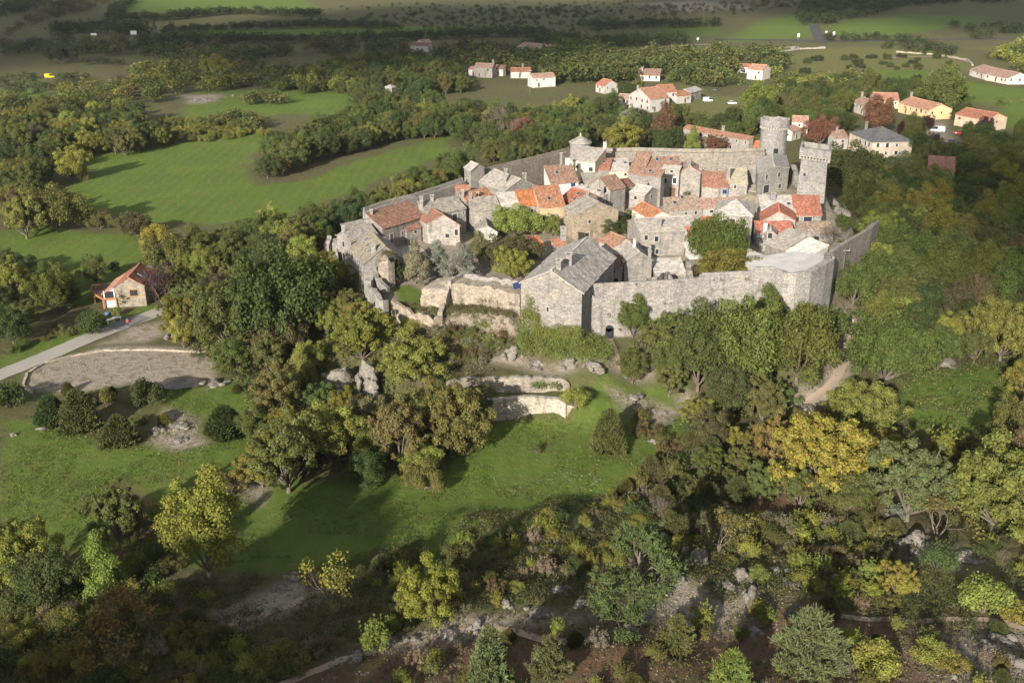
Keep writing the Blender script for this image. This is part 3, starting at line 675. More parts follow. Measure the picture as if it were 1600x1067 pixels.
def round_tower(name, label, px, py, ztop, dia_px, zb, batter=0.04, corb=True, roofed=False, col=STG, seed=2):
    c = W(px, py, ztop); d = proj(c)[2]; r = dia_px*d/F/2; c = c+np.array((0, r, 0)); rnd = random.Random(seed)
    org = np.array((c[0], c[1], zb)); root = empty(name, org); tag(root, label, 'tower'); h = ztop-zb; m = MB(); N = 28
    hs = h-(2.2 if corb else 0); rt = r*(0.9 if corb else 1)
    m.lathe((0, 0, -1.5), [(rt*(1+batter)+rnd.uniform(-.02, .02), 0)]+[(rt*(1+batter*(1-k/8))+rnd.uniform(-.03, .03), 1.5+hs*k/8) for k in range(9)], N); m.build('shaft', M['stone'], root, color=col)
    if corb:
        m = MB()
        for i in range(34):
            a = 2*PI*i/34; dr = np.array((math.cos(a), math.sin(a), 0)); tn = np.array((-dr[1], dr[0], 0)); m.box(dr*(rt+r*0.03)+(0, 0, hs-0.15), dr*r*0.055, tn*0.16, (0, 0, 0.38))
        m.build('corbels', M['quoin'], root)
        m = MB(); z0 = hs+0.2; prof = [(r, z0)]
        m.lathe((0, 0, 0), [(r, z0), (r*1.01, z0+1.0), (r, h)], N)
        m.v = []; m.f = []; m.uv = []; m.mi = []
        R_ = []
        for i in range(N):
            a = 2*PI*i/N; dr = np.array((math.cos(a), math.sin(a), 0)); t = h+rnd.uniform(-0.35, 0.15); R_.append((dr*r+(0, 0, z0), dr*r+(0, 0, t), dr*(r-0.6)+(0, 0, t), dr*(r-0.6)+(0, 0, h-1.4)))
        for i in range(N):
            p, q = R_[i], R_[(i+1) % N]
            for k in range(3): m.face([p[k], q[k], q[k+1], p[k+1]])
        m.face([q[3] for q in R_]); m.face([q[0] for q in R_[::-1]])
        m.build('parapet', M['stone'], root, color=tuple(q*1.12 for q in col))
    if roofed:
        m = MB(); hh = r*0.62
        for i in range(N):
            a0, a1 = 2*PI*i/N, 2*PI*(i+1)/N; p0 = np.array((math.cos(a0), math.sin(a0), 0))*(r+0.35); p1 = np.array((math.cos(a1), math.sin(a1), 0))*(r+0.35)
            for k in range(4):
                f0, f1 = 1-k/4, 1-(k+1)/4; q = [p0*f0+(0, 0, h+hh*(1-f0)), p1*f0+(0, 0, h+hh*(1-f0)), p1*f1+(0, 0, h+hh*(1-f1)), p0*f1+(0, 0, h+hh*(1-f1))]
                uvs = [(a0*r*f0, k), (a1*r*f0, k), (a1*r*f1, k+1), (a0*r*f1, k+1)]
                m.face(q if k < 3 else q[:3], uvs if k < 3 else uvs[:3])
            m.face([p1+(0, 0, h), p0+(0, 0, h), p0+(0, 0, h-.15), p1+(0, 0, h-.15)])
        ro = m.build('roof', M['lauze'], root, color=LZ)
        m = MB(); m.lathe((0, 0, h+hh-0.1), [(0.25, 0), (0.3, 0.2), (0.12, 0.5), (0.16, 0.65), (0.02, 0.85)], 8); m.build('finial', M['quoin'], ro)
    return root, r, h
def exec_village():
    hs = house
    # west end, left part of the photo
    hs('house', 'narrow grey slab roofed house with pale gable at the left tip of the village', (526,367), (548,377), (577,349), 15.6, 'G', 26, wc=ST2, rc=LZ, ch=[(0.05, 0, dict(w=.5, h=.9))])
    hs('house', 'low grey slab roof wedged between the left gable house and the long red roof', (551,367), (592,357), (588,337), 15.0, 'M', 22, rc=LZD)
    hs('long_house', 'long low building under the largest worn red tile roof, left end of the village', (597,356), (664,336), (652,310), 16.2, 'M', 27, 'tile', RD, wc=ST, ch=[(0.08, -0.15, dict(w=.6, h=.7))], zg=11, win=[('F', .2, 13.3, .9, 1.9, 'door'), ('F', .45, 13.6, .6, .8), ('F', .75, 14.2, .6, .8)])
    hs('house', 'grey slab house with three skylights on its steep left slope', (548,386), (568,412), (592,374), 14.6, 'E', 36, rc=(.26,.225,.175), wc=ST2, sky=[(.25, -.35), (.5, -.45), (.75, -.55)], ch=[(0.9, -0.45, dict(w=.9, h=1.3))])
    hs('house', 'low lean-to with grey slab roof in the yard right of the three-skylight house', (624,402), (662,391), (655,380), 12.9, 'M', 16, rc=LZ, win=())
    hs('house', 'gabled stone house with small worn red left slope, front wall in half shade', (667,348), (718,351), (676,325.5), 15.8, 'G', 30, 'tile', RD, wc=PL, win=[('F', .62, 13.1, .9, .9), ('L', .5, 13.0, .8, 1.8, 'door'), ('F', .9, 14.0, .7, 1.3)])
    hs('outbuilding', 'small red lean-to roof between the long red roof and the gabled stone house', (635,359), (658,354), (658,347), 14.4, 'M', 24, 'tile', RD, win=[('F', .6, 13.5, .7, .7)])
    hs('house', 'wide grey slab house with mullioned window behind the gabled stone house', (668,334), (728,324.5), (709,306), 17.0, 'M', 22, rc=LZD, wc=ST, ch=[(0.0, -0.4, dict(w=.8, h=1.8)), (0.35, -1.0+.9, dict(w=.8, h=1.0))], win=[('F', .70, 15.2, 1.1, 1.5), ('F', .93, 15.9, .5, .5), ('F', .55, 14.8, .6, .8)])
    hs('house', 'orange roofed house behind the wide grey slab house', (729,313.5), (771,305), (760,292.5), 18.0, 'M', 27, 'tile', OR, ch=[(0.0, -.5, dict(w=.6, h=1.4)), (.45, -.9, dict(w=.45, h=1.0))], win=())
    hs('outbuilding', 'small orange roof tucked against the rampart left of the stone turret', (712,296), (734,295), (720,289), 17.2, 'M', 24, 'tile', OR, win=())
    hs('house', 'blank pale fronted house with grey slab roof left of the round green tree', (740,329), (782,325.5), (778,305), 16.8, 'M', 27, rc=LZD, wc=PL, ch=[(0.05, -.1, dict(w=.7, h=1.2))], win=[('L', .5, 15.2, .5, .7), ('F', .25, 14.2, .5, .6)])
    hs('house', 'pale grey slab roof joined to the orange pair behind the round green tree', (783,322), (812,320), (808,299), 17.0, 'M', 26, rc=LZL, wc=PL, win=[('F', .3, 15.8, .5, .6)])
    hs('outbuilding', 'little gabled hut with grey roof at the foot of the blank pale house', (744,358), (777,362), (757,338), 13.6, 'G', 27, rc=LZD, wc=PLW, win=())
    hs('house', 'narrower and older of the two joined orange roofs behind the round green tree', (814,320.5), (843,318), (835,295), 17.2, 'M', 30, 'tile', (0.44, 0.17, 0.07), wc=PL, win=[('F', .6, 15.6, .6, .8)])
    hs('house', 'wider bright orange roof with one skylight over a tan front and blue shutter', (844,323), (883,320.5), (867,288.5), 17.2, 'M', 30, 'tile', OR, wc=(0.42, 0.33, 0.21), sky=[(.45, -.65)], wall='plaster', win=[('F', .5, 14.4, .9, 1.2, 'window', 'blue'), ('F', .15, 14.4, .7, 1.0)])
    hs('house', 'large grey slab house whose gable faces front, just right of the stone turret', (788,298), (838,290), (772.5,264), 17.4, 'G', 26, rc=LZ, wc=ST, ch=[(0.25, -.55, dict(w=.7, h=2.2)), (.55, 0, dict(w=.7, h=.8)), (.15, .5, dict(w=1.0, h=1.6))], win=[('F', .62, 16.2, .5, .9), ('F', .70, 16.2, .5, .9), ('L', .35, 16.0, .7, .9), ('L', .8, 16, .6, .8)])
    hs('stone_turret', 'small square stone turret with gabled slab roof on the left rampart', (735.5,266), (757,261), (736,252), 20.5, 'G', 24, rc=LZL, wc=ST2, cat='tower', over=.2, win=[('L', .4, 15.2, .9, 1.8, 'door')])
    hs('house', 'brown tiled house with white gable end and white chimney beside the left rampart', (861,286), (904,282.5), (887,256), 16.5, 'M', 33, 'tile', BN, wc=PLW, wall='plaster', sky=[(.35, -.45)], ch=[(0.85, .05, dict(w=1.0, h=1.5, colr=(.7, .68, .62), white=True)), (.62, .1, dict(w=.6, h=3.0))], win=[('F', .8, 15.6, .9, .7, 'window', 'blue')])
    hs('house', 'cream fronted house with broad grey slab roof beside the round corner tower', (888,249), (930,253), (940,231), 19.0, 'M', 15, rc=LZ, wc=PLC, wall='plaster', ch=[(0.95, .0, dict(w=.8, h=1.4, colr=PLW, white=True))], win=[('F', .33, 17.2, .6, .7), ('F', .85, 16.9, 1.0, 1.0)])
    hs('house', 'small faded red roof with one skylight between cream house and pale flat roof', (930,264), (952,265), (956,247), 16.6, 'M', 16, 'tile', (.36, .17, .11), sky=[(.5, -.4)], win=())
    hs('house', 'pale low slab roof with two skylights against the back rampart', (952,267), (984,267), (988,247), 16.2, 'M', 15, rc=LZL, wc=PLC, wall='plaster', sky=[(.3, -.3), (.85, -.4)], win=[('F', .8, 15.2, .6, .6)])
    hs('house', 'left section of the great brown roof against the back rampart', (986,259), (1009,261), (1022,238), 18.8, 'M', 28, 'tile', BN, win=())
    hs('house', 'right section of the great brown roof with two skylights against the back rampart', (1010,261.5), (1064,261), (1071,244), 18.6, 'M', 27, 'tile', BN, sky=[(.35, -.3), (.75, -.3)], ch=[(0.3, .1, dict(w=.6, h=1.6))], win=())
    hs('house', 'tall blank stone house with narrow brown roof in front of the great brown roofs', (981,269), (1033,275), (1036,264.5), 19.0, 'M', 24, 'tile', BN, wc=ST, sky=[(.62, -.5)], win=[('F', .15, 15.8, .8, 1.4)])
    hs('house', 'pale house with arched wooden door and flower balcony beside the tall blank stone house', (1035,263), (1062,265), (1064,259), 18.6, 'M', 12, rc=LZL, wc=PL, win=[('F', .75, 15.6, 1.0, 1.5, 'window', 'white'), ('F', .55, 18.0, .7, .7), ('F', .1, 18.0, .6, .6), ('F', .65, 12.6, 1.5, 2.3, 'door', 'timber'), ('F', .2, 15.4, .9, 1.2)])
    hs('house', 'tall round-shouldered blank gable house with small pinkish roof below the back rampart', (1063,268), (1095,269), (1077,249), 17.8, 'G', 27, 'tile', PK, wc=ST2, ch=[(.1, -.2, dict(w=.9, h=1.2)), (.3, 1.0, dict(w=.8, h=2.0))], win=())
    hs('house', 'brown roofed house with big door opening in its left gable, centre of the village', (953,296.5), (977,291), (962.5,272), 17.2, 'E', 34, 'tile', BN, wc=ST2, win=[('L', .5, 15.4, 1.4, 2.6, 'door'), ('L', .8, 16.6, .8, 1.4)])
    hs('house', 'dark red roof tucked behind the brown roofed centre house', (976,291), (990,289), (984,277.5), 16.6, 'M', 24, 'tile', DR, win=())
    hs('house', 'grey slab roof behind the white-gabled brown house and in front of the cream house', (915,286), (957,284), (950,268), 15.6, 'M', 18, rc=LZD, win=())
    hs('house', 'small grey slab house with right gable in front of the tall blank stone house', (984,300), (1007.5,304.5), (1019,292), 15.2, 'E', 24, rc=LZL, wc=PL, ch=[(.5, .1, dict(w=.8, h=.5))], win=[('F', .4, 14.0, .8, .8), ('R', .45, 14.2, .7, .8), ('F', .7, 11.9, 1.1, 1.8, 'door')])
    hs('house', 'red roofed house with two small skylights left of the large central grey house', (874,311), (901,318), (888,292), 17.0, 'E', 26, 'tile', (.36, .13, .075), sky=[(.6, -.3), (.7, -.75)], win=())
    hs('house', 'row house with narrow pale slab roof above the sunken lane', (899,293), (938,308), (942,300), 15.6, 'M', 20, rc=LZL, wc=ST, ch=[(.3, -.4, dict(w=.7, h=1.4)), (.97, -.6, dict(w=.7, h=2.0))])
    hs('house', 'large central grey slab house with weathered front, above the dark pine-like tree', (881,324), (902,335), (930,313), 17.2, 'E', 24, rc=LZD, wc=(0.40, 0.34, 0.26), win=[('F', .25, 15.8, .4, .7), ('R', .3, 15.2, .6, .8), ('R', .25, 12.2, .9, 1.0)], ch=[(.2, .0, dict(w=.6, h=.7))])
    hs('outbuilding', 'small pink-brown roof leaning on the right side of the large central grey house', (930,341), (944,334), (943,325), 15.0, 'M', 24, 'tile', PK, wc=PL, win=(), ch=[(.6, -.3, dict(w=.7, h=.9))])
    hs('house', 'orange hipped house with white left wall, centre right of the village', (988,325), (1016,340), (1011,318), 17.0, 'E', 25, 'tile', (.46, .2, .1), wc=PLW, wall='plaster', win=[('F', .5, 15.2, .5, .7), ('F', .2, 14, .6, .9)])
    hs('house', 'long light brown roof with two skylights right of the orange hipped house', (1046,327.5), (1098,324), (1093,305), 14.6, 'M', 24, 'tile', PB, wc=PL, sky=[(.55, -.1), (.25, -.5)], win=[('F', .5, 13.4, .5, .6), ('F', .8, 13.4, .6, .8)])
    hs('house', 'long pinkish roof between the light brown roof and the castle terrace', (1099,324), (1165,321), (1162,307), 14.6, 'M', 24, 'tile', PK, wc=PLW, win=[('F', .2, 13.5, .8, .6)])
    hs('house', 'big irregular grey slab house with two storeys of small windows, right of centre', (1001,362), (1091,357), (1092,336), 16.6, 'E', 20, rc=LZ, wc=ST2, ch=[(.35, -.7, dict(w=.9, h=1.4)), (.02, .3, dict(w=.8, h=.8))], win=[('F', .1, 15.2, .7, 1.0), ('F', .28, 14.8, .8, 1.1), ('F', .90, 15.0, .7, 1.1), ('F', .90, 11.6, .9, 1.6, 'door'), ('F', .3, 12.0, .7, 1.0), ('R', .5, 15.3, .7, .9)])
    hs('house', 'white gabled house with grey shutters and red roof left of the big courtyard trees', (1079,374), (1101,373), (1104,353), 15.4, 'E', 32, 'tile', (.44, .15, .09), wc=PLW, wall='plaster', ch=[(.3, -.55, dict(w=1.1, h=1.5, colr=PLW, white=True))], win=[('L', .45, 14.6, .8, 1.3, 'window', 'quoin', 'metal'), ('L', .5, 11.6, .9, 1.9, 'door')])
    hs('house', 'small red roof behind the white gabled house', (1098,352), (1116,352), (1116,338), 15.4, 'M', 26, 'tile', (.40, .16, .10), win=())
    hs('church', 'grey stone church-like block with two arched openings and hipped slab roof', (1115,333), (1176,337.5), 11.0, 17.6, 'P', 28, rc=LZL, wc=ST2, cat='church', win=[('F', .50, 15.6, 1.1, 1.9), ('F', .77, 15.6, 1.1, 1.9)])
    hs('house', 'hipped red roof whose ridge points at the camera, right part of the village', (1189,345), (1243,344), (1216,316), 15.6, 'G', 29, 'tile', (.44, .17, .11), wc=PLW, win=())
    hs('house', 'red tiled front row with small stone dormer gable below the hipped red roof', (1183,362), (1240,362), (1243,345), 14.4, 'M', 28, 'tile', (.42, .16, .11), wc=ST2, win=())
    hs('house', 'small stone dormer front with pointed slab roof in the red tiled row', (1194,365), (1213,366), (1204,351), 15.0, 'G', 38, rc=LZ, wc=ST2, win=[('F', .5, 14.6, .9, 1.2)], ch=[(.3, -.9, dict(w=.8, h=1.8, colr=PLW, white=True))])
    hs('house', 'square red roof over a low wall with green glass, right edge of the village', (1242,334.5), (1284,335.5), (1277,305), 15.2, 'M', 27, 'tile', (.42, .17, .11), wc=ST2, win=[('F', .5, 13.9, 1.8, 1.4), ('F', .12, 13.8, .7, 1.6, 'door')])
    hs('house', 'pale grey slab roof with large skylight left of the square red roof', (1190,330), (1243,331), (1241,305), 15.6, 'M', 20, rc=LZL, wc=PLW, sky=[(.85, -.55)], ch=[(.4, -.3, dict(w=1.2, h=1.4))], win=())
    hs('house', 'rough mixed brown and grey tile roof below the square red roof', (1245,362), (1303,361), (1296,345), 13.4, 'M', 22, 'tile', (.34, .26, .20), win=())
    hs('house', 'small grey slab gable roof between the red tiled row and the white roof', (1197,379), (1224,390), (1251,362), 14.2, 'M', 24, rc=LZ, wc=ST, win=())
    hs('house', 'white weathered roof near the bastion with a stubby chimney', (1225,389), (1256,403), (1290,381), 14.0, 'M', 20, rc=(.62, .58, .52), wc=PLW, ch=[(0.05, .0, dict(w=.9, h=1.3))], win=())
    hs('house', 'pink-brown square roof left of the castle with a blue window below', (1097,290.5), (1138,292), (1132,268.5), 16.0, 'M', 24, 'tile', (.34, .17, .12), wc=PL, win=[('F', .88, 14.7, .9, .9, 'window', 'blue')], ch=[(.98, -.5, dict(w=.9, h=3.2))])
    hs('castle_wing', 'flat yellowish slab roofed wing between the pink-brown roof and the castle turret', (1139,286), (1168,287), (1166,262), 16.8, 'M', 14, rc=(.40, .35, .25), wc=ST2, cat='castle wing', win=[('F', .35, 15.9, .5, .9)])
    hs('castle_terrace', 'low pale terrace building below the castle turret', (1151,297), (1194,298), (1194,289), 14.6, 'M', 6, rc=LZ, wc=PLW, cat='terrace', win=[])
    hs('castle', 'tall stone castle house with mullioned windows between the two great towers', (1185,270), (1233,262), (1206,240), 20.0, 'G', 11, rc=LZL, wc=(.37,.36,.345), cat='castle', win=[('F', .28, 18.6, .7, 1.1), ('F', .68, 18.6, .7, 1.1), ('F', .30, 15.5, 1.9, 2.0), ('F', .74, 15.6, .9, 1.0)], zg=13.5)
    rt, r, h = round_tower('castle_turret', 'low round turret with flat slab cap stuck to the left of the castle house', 1182, 264, 18.0, 26, 12, 0.0, False, False, STG)
    m = MB(); m.lathe((0, 0, h), [(r+.2, 0), (r+.2, .12), (0.3, .7)], 24); m.build('roof', M['lauze'], rt, color=LZ)
    p = MB(); p.box((r*0.35, -r*0.97, h-2.0), (.28, 0, 0), (0, .1, 0), (0, 0, .7)); p.build('arrow_slit', M['glass'], rt)
    # great towers
    rt, r, h = round_tower('round_tower', 'tall round machicolated tower standing behind the castle house', 1217, 189, 27.0, 46, 11, 0.03, True, False, (.37, .36, .35), 5)
    p = MB(); p.box((0, -r*.93, h-8.6), (.6, 0, 0), (0, .25, 0), (0, 0, .9)); p.build('door', M['glass'], rt)
    round_tower('corner_tower', 'round rampart tower with conical slab roof behind the cream house', 908, 225, 21.5, 33, 9, 0.0, False, True, STG, 6)
    A = W(1250, 231, 25.8); Bp = W(1299, 238, 25.8); C = Bp+np.array((2.5, 8.0, 0)); D = A+(C-Bp); ctr = (A+C)/2; zb = 12.0; org = np.array((ctr[0], ctr[1], zb))
    root = empty('square_tower', org); tag(root, 'square battered tower with corbelled parapet at the right of the castle', 'tower')
    cs = [A, Bp, C, D]; m = MB(org); n = 6; lv = []
    for k in range(n+1):
        f = k/n; sc = 1.0-0.10*f; lv.append([ctr+(p-ctr)*np.array((1, 1, 0))*sc*0.93+(0, 0, zb-1-ctr[2]+f*(25.8-2.4-zb+1)) for p in cs])
    for k in range(n):
        for i in range(4): m.face([lv[k][i], lv[k][(i+1) % 4], lv[k+1][(i+1) % 4], lv[k+1][i]])
    m.face(lv[-1]); m.build('shaft', M['stone'], root, color=(.37, .36, .35))
    m = MB(org)
    for i in range(4):
        p, q = cs[i]*1.0, cs[(i+1) % 4]*1.0; p[2] = q[2] = 23.5; d = (q-p)/np.linalg.norm(q-p); kk = int(np.linalg.norm(q-p)/0.75); inn = ctr-(p+q)/2; inn[2] = 0; inn /= np.linalg.norm(inn)
        for j in range(kk): m.box(lerp(p, q, (j+.5)/kk)+inn*0.35, d*.17, inn*.3, (0, 0, .42))
    m.build('corbels', M['quoin'], root)
    m = MB(org); z0 = 23.8; tops = [[RB.uniform(-.05, .05) for _ in range(8)] for _ in range(4)]
    for i in range(4):
        p, q = cs[i], cs[(i+1) % 4]; pi, qi = ctr+(p-ctr)*.84, ctr+(q-ctr)*.84
        for j in range(7):
            o0, o1, i0, i1 = lerp(p, q, j/7), lerp(p, q, (j+1)/7), lerp(pi, qi, j/7), lerp(pi, qi, (j+1)/7); z = lambda v, h_: (v[0], v[1], h_); h0 = 25.9+tops[i][j]*(j > 0); h1 = 25.9+tops[i][j+1]*(j < 6)
            m.face([z(o0, z0), z(o1, z0), z(o1, h1), z(o0, h0)]); m.face([z(o0, h0), z(o1, h1), z(i1, h1), z(i0, h0)]); m.face([z(i1, 24.7), z(i0, 24.7), z(i0, h0), z(i1, h1)])
    m.face([(v[0], v[1], 24.7) for v in [ctr+(p-ctr)*.84 for p in cs]]); m.face([(v[0], v[1], z0) for v in cs[::-1]])
    m.build('parapet', M['stone'], root, color=(.40, .39, .38))
    p = MB(org); dd = lv[0]; bb = lerp(lerp(lv[1][0], lv[1][1], .32), lerp(lv[2][0], lv[2][1], .32), .1); u = (lv[1][1]-lv[1][0]); u /= np.linalg.norm(u); nn = np.array((u[1], -u[0], 0)); p.box(bb+nn*.03, u*.55, nn*.1, (0, 0, 1.05)); p.build('door', M['glass'], root)
    p = MB(org); bb = lerp(lv[4][0], lv[4][1], .2); p.box(bb+nn*.04, u*.25, nn*.08, (0, 0, .35)); p.build('loophole', M['glass'], root)
    # front: great barn on the rampart and the houses behind it
    hs('rampart_house', 'great gabled barn with ridged slab roof and two stone chimneys astride the front rampart', (814,440), (909.5,456), (917,370.5), 18.2, 'G', 27, rc=(.40, .365, .325), wc=(.335, .32, .30), ch=[(0.30, .18, dict(w=1.2, d=.9, h=1.8)), (.10, .10, dict(w=.9, d=.7, h=1.6))], over=.45, zg=7.0,
       win=[('F', .45, 13.9, .4, .9), ('R', .25, 15.6, .8, 1.2), ('R', .45, 14, .8, 1.8), ('R', .7, 15.6, .7, 1.0)], cat='barn')
    hs('house', 'small brown roofed house peeping over the ridge of the great barn', (936,375), (958,385), (968,368), 16.6, 'E', 26, 'tile', (.36, .2, .13), wc=PLW, sky=[(.75, .5)], win=[])
    hs('house', 'grey gable house with rough blank front wall right behind the great barn', (976,408), (1019,405), (978,372), 15.4, 'G', 33, rc=LZ, wc=ST, ch=[(.35, .0, dict(w=.5, h=1.4, colr=PLW, white=True)), (.1, .9, dict(w=.6, h=1.0))], win=[])
    hs('outbuilding', 'dark red roofed porch building between the great barn and the grey gable house', (952,414), (973,414), (971,398), 14.6, 'M', 26, 'tile', DR, wc=ST2, win=[('F', .3, 13.4, .9, 1.2), ('F', .4, 11.4, 1.6, 1.0)])
    hs('outbuilding', 'low grey slab roof on a yard building right of the grey gable house', (1024,428), (1072,427), (1068,402), 12.6, 'M', 14, rc=LZL, wc=ST, win=[])
    hs('outbuilding', 'tiny bright orange roof beside the dark tree behind the great barn', (829,386), (850,381), (843,366), 13.8, 'M', 28, 'tile', (.55, .2, .09), wc=PL, win=[('F', .5, 12.6, .6, .7)])
    hs('outbuilding', 'small reddish roof left of the tall chimney behind the great barn', (867,384), (885,382), (884,371), 14.0, 'M', 26, 'tile', (.4, .19, .12), wc=PL, win=[], ch=[(.95, -.2, dict(w=1.2, d=1.0, h=2.4))])
    # ramparts
    wall_path('rampart', 'tall front rampart with small doorway running right from the great barn', [(922,448,17.4),(1000,444,17.4),(1056,441,17.4),(1098,437,17.4),(1099,431,18.1),(1179,427,18.1),(1180,421,18.9),(1212,421,18.9)], 1.5, 6.0, 0.08, (.38, .365, .35), 'rampart', parapet=[(0.25, .45)])
    r_ = MB(); c = W(953, 515, 8.6); t = 170.9/ c[1]; dp = c*t; dp = np.array((W(953,448,17.4)[0]+.1, W(953,448,17.4)[1], 8.4)); r_.box((0, -.02, 0), (.62, 0, 0), (0, .12, 0), (0, 0, 1.15)); r_.tube((0, -.14, 1.1), (0, .1, 1.1), .62, .62, 16)
    d_ = r_.build('doorway', M['glass'], None, loc=dp); R0 = [o for o in bpy.data.objects if o.name == 'rampart'][0]; d_.parent = R0; d_.location = tuple(np.array(dp)-np.array(R0.location))
    wall_path('bastion', 'massive rounded bastion of pale stone at the right end of the front rampart', [(1212,422,18.9),(1226,429,18.9),(1245,430,18.9),(1268,426,19.0),(1290,415,19.2),(1304,406,19.3)], 1.6, 5.5, 0.08, (.42, .405, .39), 'bastion', parapet=[(0.2, .3)])
    wall_path('rampart', 'right side rampart receding from the bastion into the trees', [(1304,406,19.3),(1300,397,18.8),(1330,378,18.4),(1362,359,18.0),(1374,348,17.0)], 1.4, None, 0.2, (.36, .335, .30), 'rampart', parapet=[(0.2, .5)])
    pv = [W(*q)[:2] for q in [(1213,421,18),(1228,427,18),(1246,427,18),(1268,423,18),(1301,404,18),(1296,394,18),(1268,388,18),(1245,385,18),(1195,392,18),(1170,380,18),(1165,400,18),(1182,418,18)]]
    m = MB(); m.prism(pv, 9.0, 17.0); tag(m.build('bastion_terrace', M['plaster'], None, color=(.55, .53, .50)), 'pale paved platform behind the bastion parapet', 'terrace')
    wall_path('rampart', 'left back rampart climbing behind the long red roof to the stone turret', [(574,331,17.0),(612,318,17.3),(653,308,17.5),(690,296,17.6),(728,283,18.0)], 1.5, None, 0.1, ST, 'rampart', parapet=[(1.1, .7)])
    wall_path('rampart', 'left back rampart with bare inner face between stone turret and round corner tower', [(756,270,18.3),(790,262,18.3),(840,250,18.4),(894,236,18.6)], 1.6, None, 0.1, (.28, .25, .21), 'rampart', parapet=[(1.2, .8)])
    wall_path('rampart', 'back rampart with crenel posts between round corner tower and tall round tower', [(926,238,18.6),(1000,237,18.6),(1071,239,18.6),(1130,239,18.8),(1196,237,19.0)], 1.5, None, 0.08, (.33, .305, .265), 'rampart', parapet=[(1.15, .9)])
    wall_path('rampart', 'stepped wall falling from the tall round tower beside the square tower', [(1234,255,19),(1240,268,17.6),(1243,285,15.0),(1240,300,13.5)], 1.4, None, 0.35, STG, 'rampart')
    # left ruins
    wall_path('ruined_wall', 'broken tall wall at the left edge of the ruined garden', [(574,424,15),(569,434,14.5),(577,449,13.5),(586,459,13.2),(598,467,12.8)], 1.1, 4.0, 1.1, ST2, seed=4)
    wall_path('ruined_wall', 'jagged low wall in front of the small garden lawn', [(610,469,12.6),(623,478,12.4),(643,486,12.0),(661,492,11.8),(677,496,11.6),(691,490,11.9),(695,470,12.8)], 0.9, 4.0, 0.7, (.42, .36, .29), seed=5)
    wall_path('ruined_wall', 'low rubble wall closing the back of the small garden lawn', [(659,452,12.0),(676,458,12.0),(697,466,12.4)], 0.8, None, 0.5, (.42, .36, .29), seed=6)
    wall_path('ruined_wall', 'curved shaded wall behind the left end of the garden lawn', [(577,424,14.6),(586,431,14.2),(596,441,13.6),(605,452,12.4)], 0.9, None, 0.5, ST, seed=8)
    wall_path('ruined_tower', 'tall broken stump of masonry left of the garden lawn', [(590,410,16.2),(597,405,17.0),(606,404,17.3),(616,408,16.4)], 3.4, 6.0, 0.7, (.36, .31, .26), 'ruin', 0.6, 9)
    wall_path('ruined_building', 'roofless block of the front rampart between garden lawn and great barn', [(697,468,13.0),(703,443,15.2),(725,443,15.4),(760,447,15.2),(790,454,15.0),(812,459,15.0)], 5.0, 4.5, 0.5, (.42, .37, .30), 'ruin', 0.8, 10)
    wall_path('ruined_wall', 'thin remains of a wall along the top of the roofless block', [(704,437,16.0),(724,427,16.0),(724.5,427,16.2),(770,433,15.9),(813,440,16.0)], 0.7, None, 0.35, ST2, seed=11)
    wall_path('ruined_wall', 'broken low walls right of the yard building behind the front rampart', [(1000,446,14.6),(1010,436,15.6),(1030,428,15.6),(1045,424,14.8),(1052,436,13.6)], 1.0, None, 1.0, ST2, seed=12)
    wall_path('ruined_wall', 'upright broken wall end left of the courtyard trees', [(1072,405,14.4),(1074,418,14.6),(1077,430,14.0)], .9, None, .8, ST2, seed=13)
    wall_path('ruined_house', 'rubble stump of a roofless hut at the far left tip of the village', [(506,378,13.6),(514,366,14.2),(526,372,13.6),(528,396,12.5)], 1.0, None, 0.8, ST2, 'ruin', seed=14, inward=-1)
    wall_path('retaining_wall', 'lower pale curved retaining wall above the meadow', [(752,626,4.0),(768,625,4.0),(800,622,4.1),(832,620,4.1),(868,623,4.0),(884,629,3.9)], 0.9, -1.0, 0.06, (.54, .49, .42), 'retaining wall', parapet=None, seed=15)
    wall_path('retaining_wall', 'broken end of the lower retaining wall under the lime bush', [(884,629,3.7),(905,636,3.0),(930,631,2.9),(948,623,2.7)], 0.9, -1.0, 0.6, (.48, .42, .33), 'retaining wall', seed=16)
    wall_path('retaining_wall', 'upper ivy-spotted retaining wall under the rampart rocks', [(700,598,6.2),(735,591,6.1),(780,590,6.0),(840,589,6.0),(885,593,5.6),(890,600,4.8)], 0.9, 1.0, 0.25, (.40, .36, .30), 'retaining wall', seed=17)
